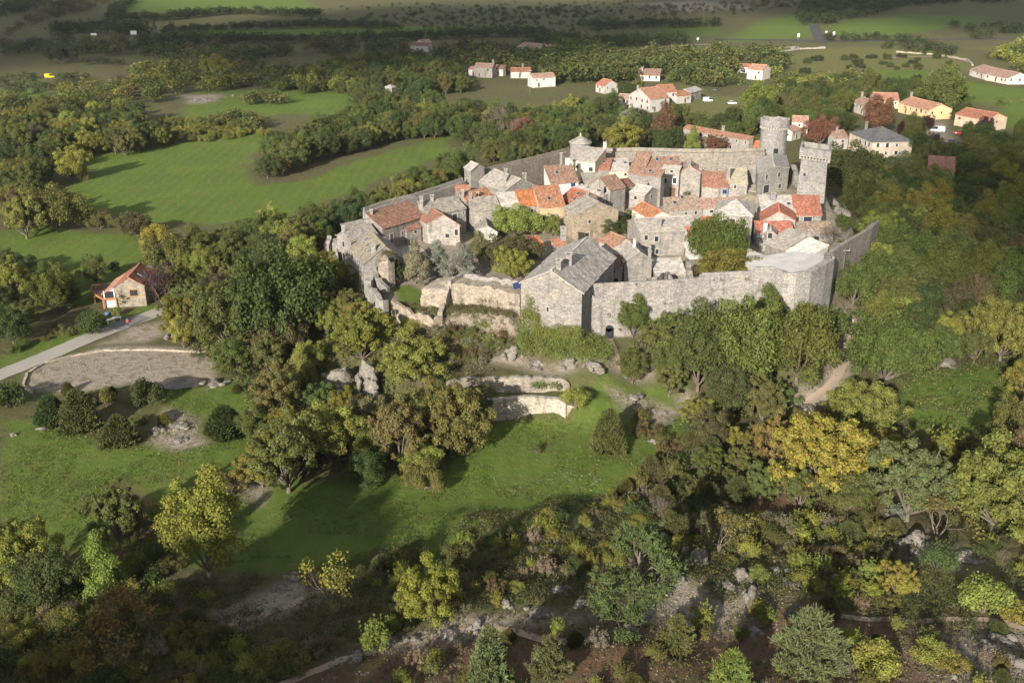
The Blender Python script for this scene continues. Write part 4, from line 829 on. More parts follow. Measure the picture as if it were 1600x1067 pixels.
def exec_outer():
    hs = house; g = None
    def fh(label, A, B, R, hgt, mode, sl, roof, rc, wall, wc, **k):
        P = G(A[0]/2+B[0]/2, max(A[1], B[1])+hgt*3.0); z = P[2]+hgt
        k.setdefault('win', 'auto'); return hs('village_house', label, A, B, R, z, mode, sl, roof, rc, wall, wc, zg=P[2], **k)
    t = 'tile'
    fh('stone house with chimney and pink roofs, leftmost of the outlying houses', (741,105), (769,106), (764,97.5), 5.5, 'E', 26, t, PK, 'stone', ST2, ch=[(.95, 0, dict(w=1.2, h=1.8))])
    fh('low pink roofed annex left of the leftmost outlying house', (732,108), (748,109), (748,104), 3.4, 'M', 22, t, PK, 'plaster', (.54, .50, .44))
    fh('brown roofed porch wing right of the leftmost outlying house', (771,107), (786,108), (784,99.5), 4.0, 'M', 26, t, BN, 'plaster', (.54, .50, .44))
    fh('orange roofed low house behind the white two-gabled house', (798,112), (829,112), (842,103.5), 3.6, 'E', 22, t, OR, 'plaster', (.54, .50, .44), ch=[(.6, 0, dict(w=1, h=1.6))])
    fh('white gabled house with faded brown roof among trees behind the left rampart', (833,122), (868,120), (864,111.5), 5.0, 'E', 26, t, PK, 'plaster', (.60, .55, .48))
    fh('white house with long brown roof in the trees behind the rampart', (997,117), (1031,118), (1033,104), 3.2, 'M', 24, t, BN, 'plaster', (.54, .50, .44), ch=[(.15, -.5, dict(w=1.2, h=2))])
    fh('large cluster house with faded orange roof and left gable, behind the rust red tree', (1016,155), (1046,152), (1030,135), 6.0, 'E', 26, t, (.42, .22, .14), 'plaster', PL, ch=[(0.0, .2, dict(w=.9, h=1.4))])
    fh('bright orange roofed house joined behind the large cluster house', (1034,144), (1058,143), (1050,130), 5.5, 'E', 24, t, OR, 'plaster', PL)
    fh('low orange roofed link building in the cluster', (1058,150), (1080,148), (1076,141), 3.8, 'E', 22, t, OR, 'plaster', PL)
    fh('grey roofed end building of the cluster', (1078,145), (1096,140), (1092,133), 4.4, 'M', 24, 'lauze', LZL, 'stone', ST2)
    fh('small pinkish roof hidden in trees left of the cluster', (966,153), (987,154), (984,146), 3.0, 'E', 24, t, PK, 'plaster', PL)
    fh('narrow red roof among trees far behind the corner tower', (931,131), (944,134), (940,122), 4.0, 'E', 30, t, (.42, .18, .12), 'plaster', PL)
    fh('long stone building with worn red roof behind the back rampart', (1068,200), (1171,219), (1177,213), 6.0, 'M', 26, t, (.34, .18, .12), 'stone', ST2, ch=[(.55, 0, dict(w=1.0, h=1.4))])
    fh('little bright orange roof just left of the tall round tower', (1178,231), (1195,230), (1195,219), 3.0, 'M', 26, t, (.6, .2, .08), 'plaster', PL)
    fh('pale house with peach roof right behind the tall round tower', (1238,190), (1263,191), (1252,178), 4.6, 'E', 26, t, (.44, .26, .2), 'plaster', (.54, .50, .44))
    fh('brown roofed wing in front of the peach roofed house by the tower', (1238,206), (1252,202), (1250,192), 3.6, 'M', 24, t, PK, 'plaster', (.54, .50, .44))
    fh('square cream house with shutters and dark grey hipped roof', (1328,207), (1363,222), 15.0, 6.4, 'P', 26, 'lauze', (.17, .17, .17), 'plaster', (.62, .52, .40), ch=[(.0, .5, dict(w=1, h=2.4))], wshut='white')
    fh('pink roofed annex left of the cream hipped house', (1304,216), (1326,215), (1326,202), 4.2, 'M', 26, t, PK, 'plaster', PL, ch=[(.5, -.1, dict(w=.8, h=1.0))])
    fh('pale pink gabled house behind the second rust red tree', (1333,158), (1358,168), (1345,150), 4.4, 'E', 28, t, PK, 'plaster', (.54, .50, .44), ch=[(0, 0, dict(w=.9, h=1.6))])
    fh('long orange roofed house with yellow wall, far right hamlet', (1366,156), (1405,157), (1402,145), 3.8, 'E', 22, t, (.46, .22, .15), 'plaster', PLC)
    fh('yellow gabled wing with orange roof, right end of the long house', (1405,160), (1452,172), (1432,153), 4.2, 'E', 22, t, (.5, .27, .18), 'plaster', (.7, .5, .28), ch=[(.0, 0, dict(w=1, h=1.6))])
    fh('cream house with orange-red roof and brown shutters by the parked cars', (1493,178), (1543,187), (1562,177), 4.8, 'E', 20, t, (.46, .19, .12), 'plaster', (.58, .46, .33), wshut='timber')
    fh('left wing of the white bungalow with three stepped brown roofs, far right', (1516,108), (1540,115), (1548,104), 3.4, 'E', 20, t, PK, 'plaster', (.60, .55, .48))
    fh('right wing of the white bungalow with three stepped brown roofs, far right', (1541,115), (1576,122), (1584,112), 3.4, 'E', 20, t, PK, 'plaster', (.60, .55, .48))
    fh('low orange roof left of the white villa beyond the trees', (1152,104), (1170,105), (1172,99), 3.4, 'E', 22, t, OR, 'plaster', (.54, .50, .44))
    fh('white villa with peach orange roof on the edge of the fields', (1168,108), (1192,110), (1190,98), 5.4, 'E', 24, t, (.5, .27, .18), 'plaster', (.60, .55, .48))
    fh('broad pale roofed barn in the trees at the top centre', (808,73), (858,78), (850,69), 3.6, 'E', 18, t, (.4, .28, .22), 'stone', ST2)
    fh('dark brown roofed farmhouse at the top of the photo left of centre', (641,71), (668,72), (666,65), 4.0, 'E', 20, t, (.22, .13, .1), 'plaster', PL)
    fh('small wing with pink roof behind the dark brown farmhouse', (660,66), (674,65), (672,60), 4.0, 'E', 20, t, PK, 'plaster', (.54, .50, .44))
    fh('small square hut with grey pyramid roof beside the left hedges', (598,137), (612,138), 6.0, 3.0, 'P', 26, 'lauze', LZL, 'stone', ST2)
    fh('large low red-brown roof showing between trees at the far right', (1450,265), (1492,268), (1490,245), 4.0, 'M', 14, t, (.30, .15, .11), 'stone', ST, win=())
    # timber deck house
    z = 4.9; o = hs('deck_house', 'stone house with red tile roof and round timber deck beside the road', (178.5,447), (225,445), (218,411), z, 'G', 33, t, (.34, .14, .09), 'stone', (.38, .34, .28), zg=0.2, sky=[(.4, .45), (.42, .65)],
       win=[('F', .62, 3.2, 1.6, 1.3, 'window', 'timber')])
    a = W(178.5, 447, z); b = W(225, 445, z); rise = np.linalg.norm(b-a)/2*math.tan(math.radians(33)); m_ = (a+b)/2; far = W(218, 411, z+rise); dv = (far-m_)*np.array((1, 1, 0)); org = np.array(o.location)
    u = (a-b)/np.linalg.norm(a-b); e0 = a+u*2.6-(0, 0, 1.5); mb = MB(org); slab(mb, e0+dv, e0, a+(0, 0, .02), a+dv+(0, 0, .02), wob=.03); mb.build('side_roof', M['tile'], o, color=(.52, .28, .2))
    mb = MB(org); mb.prism([(a+u*.1)[:2], (e0-u*.1)[:2], (e0+dv-u*.1)[:2], (a+dv+u*.1)[:2]], -.5, 0, top=[z-.2, z-1.6, z-1.6, z-.2]); mb.build('side_wall', M['plaster'], o, color=PLW)
    nn = np.array((-u[1], u[0], 0)); nn = nn if nn[1] < 0 else -nn
    mb = MB(org); mb.box(a+u*1.3+nn*.05+(0, 0, -1.9), u*.95, nn*.05, (0, 0, .75)); gl = mb.build('glazed_front', M['glass'], o)
    mb = MB(org)
    for s in (.25, 2.35): mb.box(a+u*s+nn*.08+(0, 0, -2.0), u*.1, nn*.08, (0, 0, 1.0))
    mb.build('frame', M['white'], gl)
    dz = 2.3; P = [W(179, 457, dz), W(181, 465.5, dz), W(161, 467, dz), W(147, 459, dz), W(142.5, 451, dz), W(147, 445, dz), W(160, 442, dz), W(172, 444, dz)]
    mb = MB(org); mb.prism([p[:2] for p in P], dz-.12, dz); dk = mb.build('deck', M['decking'], o)
    mb = MB(org)
    for i in range(1, 6): q = (P[i]+P[i+1])/2; d = (P[i+1]-P[i])/2; n_ = np.array((-d[1], d[0], 0))/np.linalg.norm(d); mb.box(q+(0, 0, -.12), d, n_*.08, (0, 0, .22))
    mb.build('rim_beam', M['timber'], dk)
    for i in (1, 2, 3, 4): mb = MB(org); mb.box(P[i]*np.array((1, 1, 0))+(0, 0, 1.0), (.13, 0, 0), (0, .13, 0), (0, 0, 1.2)); mb.build('post', M['timber'], dk)
    tb = MB(); tb.abox(-.9, .9, -.4, .4, .68, .74)
    for sx in (-.75, .75): tb.abox(sx-.04, sx+.04, -.3, .3, 0, .68)
    for sy in (-.75, .75): tb.abox(-.9, .9, sy-.13, sy+.13, .42, .46)
    q = W(150, 450, dz); tag(tb.build('picnic_table', M['timber'], None, loc=q), 'orange wooden picnic table on the round deck', 'table')
NFILL = {}; KEEP = []; CLEAR = []
def fill(poly, gap, mix, smin, smax, label, group, up=4.0, seed=1, keep=1.0, parts=True, inner_ok=False, maxn=999, name=None, hs_=1.0, sep=0.55, thin=None):
    "individual plants spread over the area whose crowns show inside a photo polygon"
    rs = random.Random(seed); P = [G(x, y, up)[:2] for x, y in poly]; A = np.array(P); lo, hi = A.min(0), A.max(0); pts = []
    y = lo[1]; r = 0
    while y < hi[1]:
        x = lo[0]+(gap/2 if r % 2 else 0)
        while x < hi[0]: pts.append((x+rs.uniform(-.38, .38)*gap, y+rs.uniform(-.38, .38)*gap)); x += gap
        y += gap*.87; r += 1
    if not pts: return
    X = np.array(pts); ok = pip(X[:, 0], X[:, 1], P)
    if not inner_ok: ok &= ~pip(X[:, 0], X[:, 1], VIL)
    for l_, w_ in KEEP: ok &= pdist(X[:, 0], X[:, 1], l_, False) > w_
    ok &= ~in_corr(X[:, 0], X[:, 1])
    for l_ in CLEAR: ok &= ~pip(X[:, 0], X[:, 1], l_)
    if thin: ok &= vn(X[:, 0], X[:, 1], thin[0], seed) > thin[1]
    X = X[ok]; rs2 = list(map(tuple, X)); rs.shuffle(rs2); n = 0
    tot = sum(m[2] for m in mix); TA = np.array(TREES) if TREES else np.zeros((0, 3)); BB = np.array([[np.mean([p[0] for p in b]), np.mean([p[1] for p in b]), max(np.hypot(b[0][0]-b[2][0], b[0][1]-b[2][1])/2, 1)] for b in BUILT])
    for x, y in rs2:
        if rs.random() > keep or n >= maxn: continue
        s = rs.uniform(smin, smax); q = rs.random()*tot
        for key, colr, wt in mix:
            q -= wt
            if q <= 0: break
        rad = PROTO[key][3]*s*.5
        if len(TA) and np.any(np.hypot(TA[:, 0]-x, TA[:, 1]-y) < sep*(TA[:, 2]+rad)*.9): continue
        if len(BB) and np.any(np.hypot(BB[:, 0]-x, BB[:, 1]-y) < BB[:, 2]*.85+rad*.6): continue
        pool((x, y, hz(x, y)-.1), key, s, colr, CWORD[colr]+' '+label.split(' ', 1)[1], group, s*hs_*rs.uniform(.85, 1.15)); n += 1
    NFILL[group] = n
def in_corr(x, y, L=30):
    r = np.zeros(np.shape(x), bool)
    for cx, cy, hw in CORR:
        d = math.hypot(cx, cy); ux, uy = -cx/d, -cy/d; t = (x-cx)*ux+(y-cy)*uy; s = np.abs((x-cx)*uy-(y-cy)*ux); r |= (t > -hw) & (t < L*min(1.6, d/330)) & (s < hw*.95+1.5)
    return r
def far_mass(name, label, cat, jobs, leaf=0.8, per=300):
    "a far wood or hedge that reads as one mass: one object. jobs: (photo polygon or line, gap, height lo, hi, width factor, colours)"
    Vs = []; Fs = []; ts = []; cs = []; off = 0; rs = np.random.RandomState(sum(map(ord, name))); unit = []
    for k in range(6):
        C, R = crown_blobs(np.random.RandomState(900+k), 0.12, 0.46, 0.88, 18, 0.17); unit.append(leaves(np.random.RandomState(k), C, R, per, leaf/7.0, inner=.55, up=.4))
    BB = np.array([[np.mean([p[0] for p in b]), np.mean([p[1] for p in b]), np.hypot(b[0][0]-b[2][0], b[0][1]-b[2][1])/2] for b in BUILT])
    for poly, gap, h0, h1, wf, cols, up, line in jobs:
        P = [G(x, y, up)[:2] for x, y in poly]; pts = []
        if line:
            for i in range(len(P)-1):
                L = math.hypot(P[i+1][0]-P[i][0], P[i+1][1]-P[i][1]); k = max(1, int(L/gap))
                for j in range(k):
                    for row in range(line): pts.append((lerp(P[i][0], P[i+1][0], (j+rs.rand()*.8)/k)+rs.normal()*gap*.3, lerp(P[i][1], P[i+1][1], (j+.5)/k)+row*gap*.8+rs.normal()*gap*.2))
        else:
            A = np.array(P); lo, hi = A.min(0), A.max(0); n = int((hi[0]-lo[0])*(hi[1]-lo[1])/(gap*gap)); q = lo+rs.rand(n, 2)*(hi-lo); q = q[pip(q[:, 0], q[:, 1], P)]; pts = list(map(tuple, q))
        for x, y in pts:
            h = rs.uniform(h0, h1)
            if in_corr(np.array([x]), np.array([y]), 26)[0]: continue
            if len(BB) and np.any(np.hypot(BB[:, 0]-x, BB[:, 1]-y) < BB[:, 2]*.8+h*wf*.3): continue
            V, Fc, t = unit[rs.randint(6)]; a = rs.rand()*6.28; c_, s_ = math.cos(a), math.sin(a); w_ = h*wf
            U = np.stack([(V[:, 0]*c_-V[:, 1]*s_)*w_+x, (V[:, 0]*s_+V[:, 1]*c_)*w_+y, (V[:, 2]-.1)*h+hz(x, y)], 1); c = np.array(CO[cols[rs.randint(len(cols))]])*(1+.25*(rs.rand()-.5))
            Vs.append(U); Fs.append(Fc+off); off += len(U); ts.append(t); cs.append(np.tile(np.append(c, 1.0), (len(Fc), 1)))
    V = np.vstack(Vs); o = bpy.data.objects.new(name, quadmesh(name, V, np.vstack(Fs), [M['leafs']], tint=np.concatenate(ts), col=np.vstack(cs))); link(o); tag(o, label, cat, kind='stuff'); return o
def climber(name, label, C, R, col, n, size=.2, cat='ivy'):
    C = np.array(C); org = C.mean(0); rs = np.random.RandomState(int(abs(org[0]*10))+3); d = rs.normal(size=(n, 3)); d /= np.linalg.norm(d, axis=1)[:, None]
    V, Fc, t = leaves(rs, C-org, np.full(len(C), R)*(0.7+.6*rs.rand(len(C))), n, size, inner=.6, up=.5)
    o = bpy.data.objects.new(name, quadmesh(name, V, Fc, [M['leaf']], tint=t)); o.location = org; o.color = (*CO[col], 1) if isinstance(col, str) else (*col, 1); link(o); tag(o, label, cat); return o
def pool(P, key, s, col, label, group, sz):
    "remember a plant; the largest of each kind in the photo become objects of their own, the rest one wood"
    cm, tm, ht, wd = PROTO[key]; rz = RT.uniform(0, 2*PI); x, y, d = proj((P[0], P[1], P[2]+ht*s*.5)); r = wd*s*F/d/2
    vis = d > 5 and -r < x < 1600+r and -r < y < 1067+r*1.6
    POP.append((wd*s/d if vis else 0, key, P, s, sz, col, label, group)); TREES.append((P[0], P[1], wd*s*.5))
def settle(nmax=296):
    from collections import defaultdict
    own = defaultdict(int)
    for o in bpy.data.objects:
        if o.parent is None and o.get('category') in ('tree', 'shrub'): own[o.name.split('.')[0]] += 1
    rest = defaultdict(list)
    for q in sorted(POP, key=lambda q: -q[0]):
        nm = KNAME[q[1].rstrip('ABCD')]
        if q[0] > 0 and own[nm] < nmax:
            own[nm] += 1; plant(q[2], q[1], q[3], q[5], q[6], q[7], sz=q[4], parts=q[0]*F > 20)
        else: rest['shrub' if nm in ('shrub', 'juniper') else 'tree'].append(q)
    for kind, L in rest.items():
        hidden = bpy.data.collections.new('instance_sources_'+kind); keys = sorted({q[1] for q in L})
        for i, k in enumerate(keys):      # crown and trunk joined into one source mesh
            cm, tm = PROTO[k][:2]; nv, nf = len(cm.vertices), len(cm.polygons); v1 = np.zeros(nv*3); cm.vertices.foreach_get('co', v1); v2 = np.zeros(len(tm.vertices)*3); tm.vertices.foreach_get('co', v2)
            f1 = np.zeros(nf*4, np.int32); cm.loops.foreach_get('vertex_index', f1); f2 = np.zeros(len(tm.loops), np.int32); tm.loops.foreach_get('vertex_index', f2); tn = np.zeros(nf); cm.attributes['tint'].data.foreach_get('value', tn)
            F2 = np.vstack([f1.reshape(-1, 4), f2.reshape(-1, 4)+nv]); me = quadmesh('source_'+k, np.concatenate([v1, v2]).reshape(-1, 3), F2, [M['leafi'], M['bark']], mi=np.concatenate([np.zeros(nf), np.ones(len(F2)-nf)]), tint=np.concatenate([tn, np.zeros(len(F2)-nf)]))
            so_ = bpy.data.objects.new('%02d_source' % i, me); hidden.objects.link(so_)
        P = np.array([q[2] for q in L]); me = bpy.data.meshes.new('wood_points'); me.vertices.add(len(L)); me.vertices.foreach_set('co', P.astype(np.float32).ravel())
        a = me.attributes.new('idx', 'INT', 'POINT'); a.data.foreach_set('value', [keys.index(q[1]) for q in L])
        a = me.attributes.new('rotz', 'FLOAT_VECTOR', 'POINT'); a.data.foreach_set('vector', [c for q in L for c in (0, 0, RT.uniform(0, 6.28))])
        a = me.attributes.new('scl', 'FLOAT_VECTOR', 'POINT'); a.data.foreach_set('vector', [c for q in L for c in (q[3], q[3], q[4])])
        a = me.attributes.new('icol', 'FLOAT_COLOR', 'POINT'); cl = []
        for q in L: c = CO[q[5]]; k = 1+RT.uniform(-.15, .15); cl += [c[0]*k*(1+RT.uniform(-.12, .12)), c[1]*k, c[2]*k, 1]
        a.data.foreach_set('color', cl)
        o = bpy.data.objects.new('woodland' if kind == 'tree' else 'scrub', me); link(o); tag(o, 'smaller trees filling the woods and gardens around the village and the unseen hill' if kind == 'tree' else 'smaller shrubs filling the scrub', kind='stuff', cat='woodland' if kind == 'tree' else 'scrub')
        g = bpy.data.node_groups.new('scatter_'+kind, 'GeometryNodeTree'); g.interface.new_socket('Geometry', in_out='INPUT', socket_type='NodeSocketGeometry'); g.interface.new_socket('Geometry', in_out='OUTPUT', socket_type='NodeSocketGeometry')
        gi, go_, ci, ip = (g.nodes.new(t) for t in ('NodeGroupInput', 'NodeGroupOutput', 'GeometryNodeCollectionInfo', 'GeometryNodeInstanceOnPoints'))
        ci.inputs['Collection'].default_value = hidden; ci.inputs['Separate Children'].default_value = True; ci.inputs['Reset Children'].default_value = True
        def at(n_, t_):
            q = g.nodes.new('GeometryNodeInputNamedAttribute'); q.data_type = t_; q.inputs['Name'].default_value = n_; return q.outputs[0]
        g.links.new(gi.outputs[0], ip.inputs['Points']); g.links.new(ci.outputs[0], ip.inputs['Instance']); ip.inputs['Pick Instance'].default_value = True
        g.links.new(at('idx', 'INT'), ip.inputs['Instance Index']); er = g.nodes.new('FunctionNodeEulerToRotation'); g.links.new(at('rotz', 'FLOAT_VECTOR'), er.inputs[0]); g.links.new(er.outputs[0], ip.inputs['Rotation']); g.links.new(at('scl', 'FLOAT_VECTOR'), ip.inputs['Scale'])
        g.links.new(ip.outputs[0], go_.inputs[0]); md = o.modifiers.new('scatter', 'NODES'); md.node_group = g
def exec_plants():
    CORR.extend((*G(x, y)[:2], 4) for x, y in [(78,122),(1465,206),(1498,210),(1488,224),(1144,163)])
    KEEP.append(([G(x, y)[:2] for x, y in [(-60,612),(0,586),(60,562),(130,532),(200,505),(268,481)]], 4.5)); KEEP.append(([G(x, y)[:2] for x, y in [(-60,640),(0,606),(60,580),(130,550),(200,523),(262,500)]], 4.5))
    for pl in ([(480,612),(500,590),(560,575),(612,585),(610,640),(590,650),(480,632)], [(488,560),(500,535),(545,545),(545,590),(490,590)], [(400,625),(410,600),(455,600),(455,625)], [(38,598),(60,562),(150,546),(350,548),(350,600),(330,612),(120,612),(50,612)], [(1395,690),(1400,590),(1480,570),(1590,568),(1600,640),(1560,690)],
               [(1290,470),(1355,470),(1362,520),(1345,590),(1310,655),(1215,660),(1215,625),(1290,600),(1300,540)], [(1390,960),(1400,840),(1520,830),(1560,950),(1500,975)], [(1050,960),(1060,900),(1200,890),(1180,950),(1130,990)]):
        CLEAR.append([G(x, y)[:2] for x, y in pl])
    CLEAR.append([G(x, y)[:2] for x, y in [(470,400),(520,385),(560,400),(565,450),(520,450),(480,430)]])
    # ---- single trees one can point to: crown centre and width in the photo
    L = [
     # foreground
     (318,822,102,'ashA','ye2','tall tree turning orange on its left side, standing alone at the foot of the meadow',1.12),(180,802,84,'openB','ol','loose olive tree rising in front of the shadowed meadow, left',1.15),
     (155,882,72,'coneA','lg','bright lime pointed tree lit up in the lower left corner',1.1),(28,868,112,'openA','yo','yellow-tipped tree cut by the left edge of the photo',1.2),(70,905,90,'oakB','dg','dark shaded tree behind the yellow-tipped edge tree',1),
     (180,968,145,'sparseA','oR','sparse orange-brown tree with bare twigs near the lower left corner',.8),(668,925,100,'openA','ye','round bright yellow tree in the scrub of the foreground',1.05),(522,905,70,'sparseB','yo','thin brownish yellow tree above the left footpath',1.2),
     (1000,892,150,'scots','pn','big irregular pine with bare pale branches in the foreground scrub',1),(765,1032,58,'pineB','pn','slim young pine at the bottom edge, left of centre',1.25),(858,1030,66,'pineC','pn','pine with rusty tufts at the bottom edge, right of the slim young pine',1.3),
     (1268,1005,108,'pineC','pn','large bushy pine near the bottom edge, right of centre',1.15),(1060,988,52,'pineA','pn','small bright green pine on bare ground below the big irregular pine',1),(1143,1056,72,'pineA','lg','yellow-green young pine cut by the bottom edge',1.1),
     (1368,1022,84,'bushA','ye2','rounded yellow-green bush left of a twin clump near the bottom right',1.1),(1455,1012,62,'bushA','ye2','first of the twin clump of rounded bushes near the bottom right corner',1.0),(1492,1032,55,'bushB','yo','second lower bush of the twin clump near the bottom right corner',1.0),
     (1545,925,90,'bushA','ye2','large spreading olive-yellow bush beside the grassy bank at right',1.1),(1590,950,60,'bushB','yo','olive bush cut by the right edge below the grassy bank',1.1),(1125,826,62,'sparseB','oR','little rusty tree with open crown above the rocky knoll',.9),
     (1032,795,42,'bareB','tan','pale leafless bush at the right end of the meadow shadow',1.1),(1185,893,40,'bushA','lg','neat round lime bush on the rocky knoll',1),(1095,963,50,'bushC','ye2','pointed yellow-green bush under the rocky knoll',1.2),(1470,865,60,'bushC','dg','dark green bush on top of the grassy bank',1),
     (1405,905,60,'openB','yo','leaning bush with feathery top beside the grassy bank',.9),(1400,800,40,'bushC','si','small silver-grey shrub under the silvery green tree',.7),(590,990,60,'bushC','ye2','bushy yellow-green shrub on the edge of the left footpath',1),
     (1225,905,5,'bushC','ol','tiny olive tuft on the rocky knoll',1),(1340,950,5,'bushC','ol','tiny olive tuft by the right footpath',1),
     # right middle
     (1292,712,152,'openA','ye','largest bright yellow tree, right of centre, with pale branches showing',.9),(1215,690,78,'openB','oR','orange tinged tree left of the largest yellow tree',1.0),(1222,745,60,'openA','ye2','lime yellow tree in front of the orange tinged tree',1),
     (1350,640,110,'openA','yo','golden olive tree below the stony path',.95),(1388,545,118,'oakC','mg','wide green tree on the right of the stony path',1.25),(1428,752,122,'openB','sg','silvery green tree right of the largest yellow tree',.95),(1562,762,150,'openA','yo','great golden tree at the right edge of the photo',1.05),
     (1470,805,74,'sparseB','oR','low orange-brown tree in front of the great golden tree',.75),(1572,515,100,'openA','ye2','yellow-green tree at the right edge above the sunny clearing',1.1),(1480,700,60,'bushC','yo','feathery bush on the lower edge of the sunny clearing',1.3),
     (1252,535,118,'oakA','mg','broad green tree against the foot of the bastion',1.1),(1165,540,110,'ashB','mg','tall mixed green and yellow tree under the middle of the front rampart',1.15),(1095,545,86,'ashA','mg','green tree left of the tall mixed tree under the front rampart',1.0),(1040,530,84,'openB','ol','brownish green tree just right of the rampart doorway',.78),
     (1000,545,56,'bushA','sg','pale green loose tree beside the rampart doorway path',1),(1195,625,66,'openB','ol','loose olive tree below the broad green rampart trees',1.1),(1140,610,70,'ashB','dg','shaded tree at the lower edge of the rampart trees',1),(1510,560,5,'bushC','ol','tiny tuft by the clearing',1),
     # centre left
     (432,470,150,'oakC','dg','great dark green oak left of the ruins',1.35),(350,495,112,'openA','ol','olive tree with twiggy top by the bend of the road',1.1),(470,572,50,'coneA','lg','bright lime tree in front of the great dark oak',1),(565,520,88,'openB','yo','yellowish olive tree below the broken stump',.95),
     (645,562,110,'openA','ye2','wide yellow-green tree below the garden lawn',.75),(512,678,110,'openA','ye2','tall yellow-green tree at the corner of the meadow wood',.95),(445,705,110,'openB','mg','green tree at the left end of the meadow wood',1.1),(622,675,92,'openB','oR','rusty brown tree in the middle of the meadow wood',1.2),
     (705,655,112,'openA','ol','broad olive tree at the right end of the meadow wood, beside the retaining wall',1.2),(660,720,62,'oakB','lg','bright green low tree at the foot of the rusty brown tree',.8),(580,650,60,'ashB','sg','pale green tree between the rusty and yellow-green trees',.9),(430,610,80,'openB','ol','olive tree left of the grey crag',1),
     (572,730,70,'oakA','dg','dark shaded tree at the bottom of the meadow wood',.9),(745,630,50,'openB','mg','slim green tree touching the left end of the retaining wall',1.4),(900,617,52,'bushA','lg','rounded lime bush growing over the end of the retaining wall',.95),(952,672,52,'junA','ol','dark conical bush alone on the meadow',1.4),
     (838,700,18,'bushC','ol','small shrub at the foot of the pale retaining wall',1),(358,752,56,'bushA','br','dark brown bush on the bank left of the meadow wood',1.0),(395,702,24,'junB','dg','small dark bush above the stony bank',1),(350,657,56,'junA','dg','solitary dense dark juniper on the upper meadow',.9),(122,640,58,'junA','jn','largest olive juniper of the left clump',1.2),
     (185,672,52,'junB','jn','low juniper below the largest one, left clump',1.2),(78,640,46,'junA','dg','dark juniper at the left end of the clump',1.1),(225,608,62,'bushA','dg','dark leafy bush at the edge of the dry pond',1.1),(155,615,48,'bushB','ol','brownish bush behind the left junipers',1.1),(12,612,64,'bushA','dg','dark bush at the left edge beside the road',1.1),(255,655,20,'junB','yo','little yellowish bush on the rocky mound',1.1),
     # left fields
     (112,255,46,'oakB','ye2','solitary round tree in the corner of the bright left field',1.0),(130,272,22,'bushA','ol','small bush beside the solitary field tree',1.2),(213,350,48,'oakA','br','rounded brown bush tree at the lower edge of the bright field',.8),(155,343,46,'oakC','ol','rounded olive bush tree left of the brown one at the lower edge of the field',.8),
     (85,327,84,'oakC','ol','broad olive tree of the hedge between the two left fields',1.05),(35,335,60,'openB','yo','yellow-green edge tree of the hedge between the two left fields',1.1),(245,378,58,'oakA','ye','golden topped tree above the timber deck house',1.0),(268,398,80,'oakC','ol','brownish olive tree right behind the deck house',1.0),(80,455,52,'oakB','mg','green round tree in the field left of the deck house',1.2),
     (147,420,34,'oakB','ol','small olive tree just behind the round deck',1.2),(178,414,20,'bushA','dg','dark little tree behind the deck house roof',1.4),(20,440,60,'openB','yo','yellowing tree at the left edge above the road',1.2),(140,500,50,'bushA','dg','dense green bush in the garden beside the road',1.2),(196,462,30,'bushC','ol','bush against the front wall of the deck house',1.1),(255,442,56,'sparseB','pu','dark purple leafless-looking tree right of the deck house',1.0),
     (335,102,44,'oakC','ye2','round sunlit tree among dark ones, upper left',.85),(95,82,50,'oakC','bk','dark spreading tree in the shaded upper left pasture',.8),
     # village
     (806,346,70,'oakC','ye2','round green tree before the joined orange roofs, inside the village',.85),(862,352,28,'oakB','lg','small bright tree under the wider orange roof',1.1),(957,352,58,'oakC','dg','dark green broad pine-like tree in the middle of the village',.6),(800,392,78,'oakC','br','brownish dark tree behind the roofless block',.85),
     (800,412,56,'openA','ye2','yellow-green tree in front of the brownish dark tree behind the roofless block',1),(1122,378,90,'oakC','mg','big round green tree in the courtyard behind the front rampart',1.1),(1140,418,108,'oakA','yo','wide brownish olive tree right behind the parapet of the front rampart',.55),(648,410,44,'coneA','si','silvery conical tree, leftmost of the garden cedars',1.1),
     (682,405,50,'coneA','si','silvery bushy tree second from the left among the garden cedars',.8),(722,408,52,'coneA','si','silvery bushy tree second from the right among the garden cedars',.8),(748,385,42,'coneA','sg','greener silvery tree, rightmost of the garden cedars',.8),(683,284,40,'oakA','oR','small orange tree outside the left rampart below the turret',1.0),
     (1072,298,26,'bushA','dg','neat round bush beside the tall round-shouldered house',.9),(1298,368,40,'bareB','tan','leafless brown shrub near the rough mixed tile roof',1),(1320,345,40,'bushA','mg','green bush where the right rampart meets the rocks',1.1),(620,425,26,'openB','dg','dark ivy-clad tree behind the broken stump',1.3),(945,338,5,'bushC','mg','tiny plant',1),(985,335,24,'bushA','mg','green bush in the lane left of the orange hipped house',1.3),
     # behind the village
     (1038,192,46,'coneA','ru','dense rust red conical tree behind the back rampart',.95),(1083,218,28,'coneA','ye2','small yellow-green tree in front of the long worn red roof',1),(1117,225,32,'oakB','ru','rust brown tree left of a pair outside the back rampart',.8),(1158,222,40,'oakC','ru','rust brown tree right of a pair outside the back rampart',.8),(1284,205,48,'oakC','ru','rusty chestnut between the two great towers and the grey hipped house',1.1),
     (1372,178,46,'oakB','ru','dark rust red tree behind the grey hipped house',1.1),(1298,160,30,'oakC','ru','flat rust brown tree behind the hamlet',.7),(1330,265,76,'oakC','dg','large dark green tree right of the square tower',1.3),(1405,268,60,'oakC','sg','grey green tree in front of the cream hipped house',1.1),(788,195,64,'bareA','tan','large bare white-branched tree behind the village',1.3),
     (812,205,34,'oakA','ru','rust tree beside the bare white-branched one',1.2),(1185,155,56,'oakC','ye2','golden green tree beyond the tall round tower',1.1),(985,185,36,'openB','si','pale bluish tree left of the rust red conical tree',1),(975,220,70,'openB','yo','yellow-olive tree row just behind the back rampart',.9),(1478,142,72,'oakC','mg','big green tree behind the cream house with the cars',1.15),
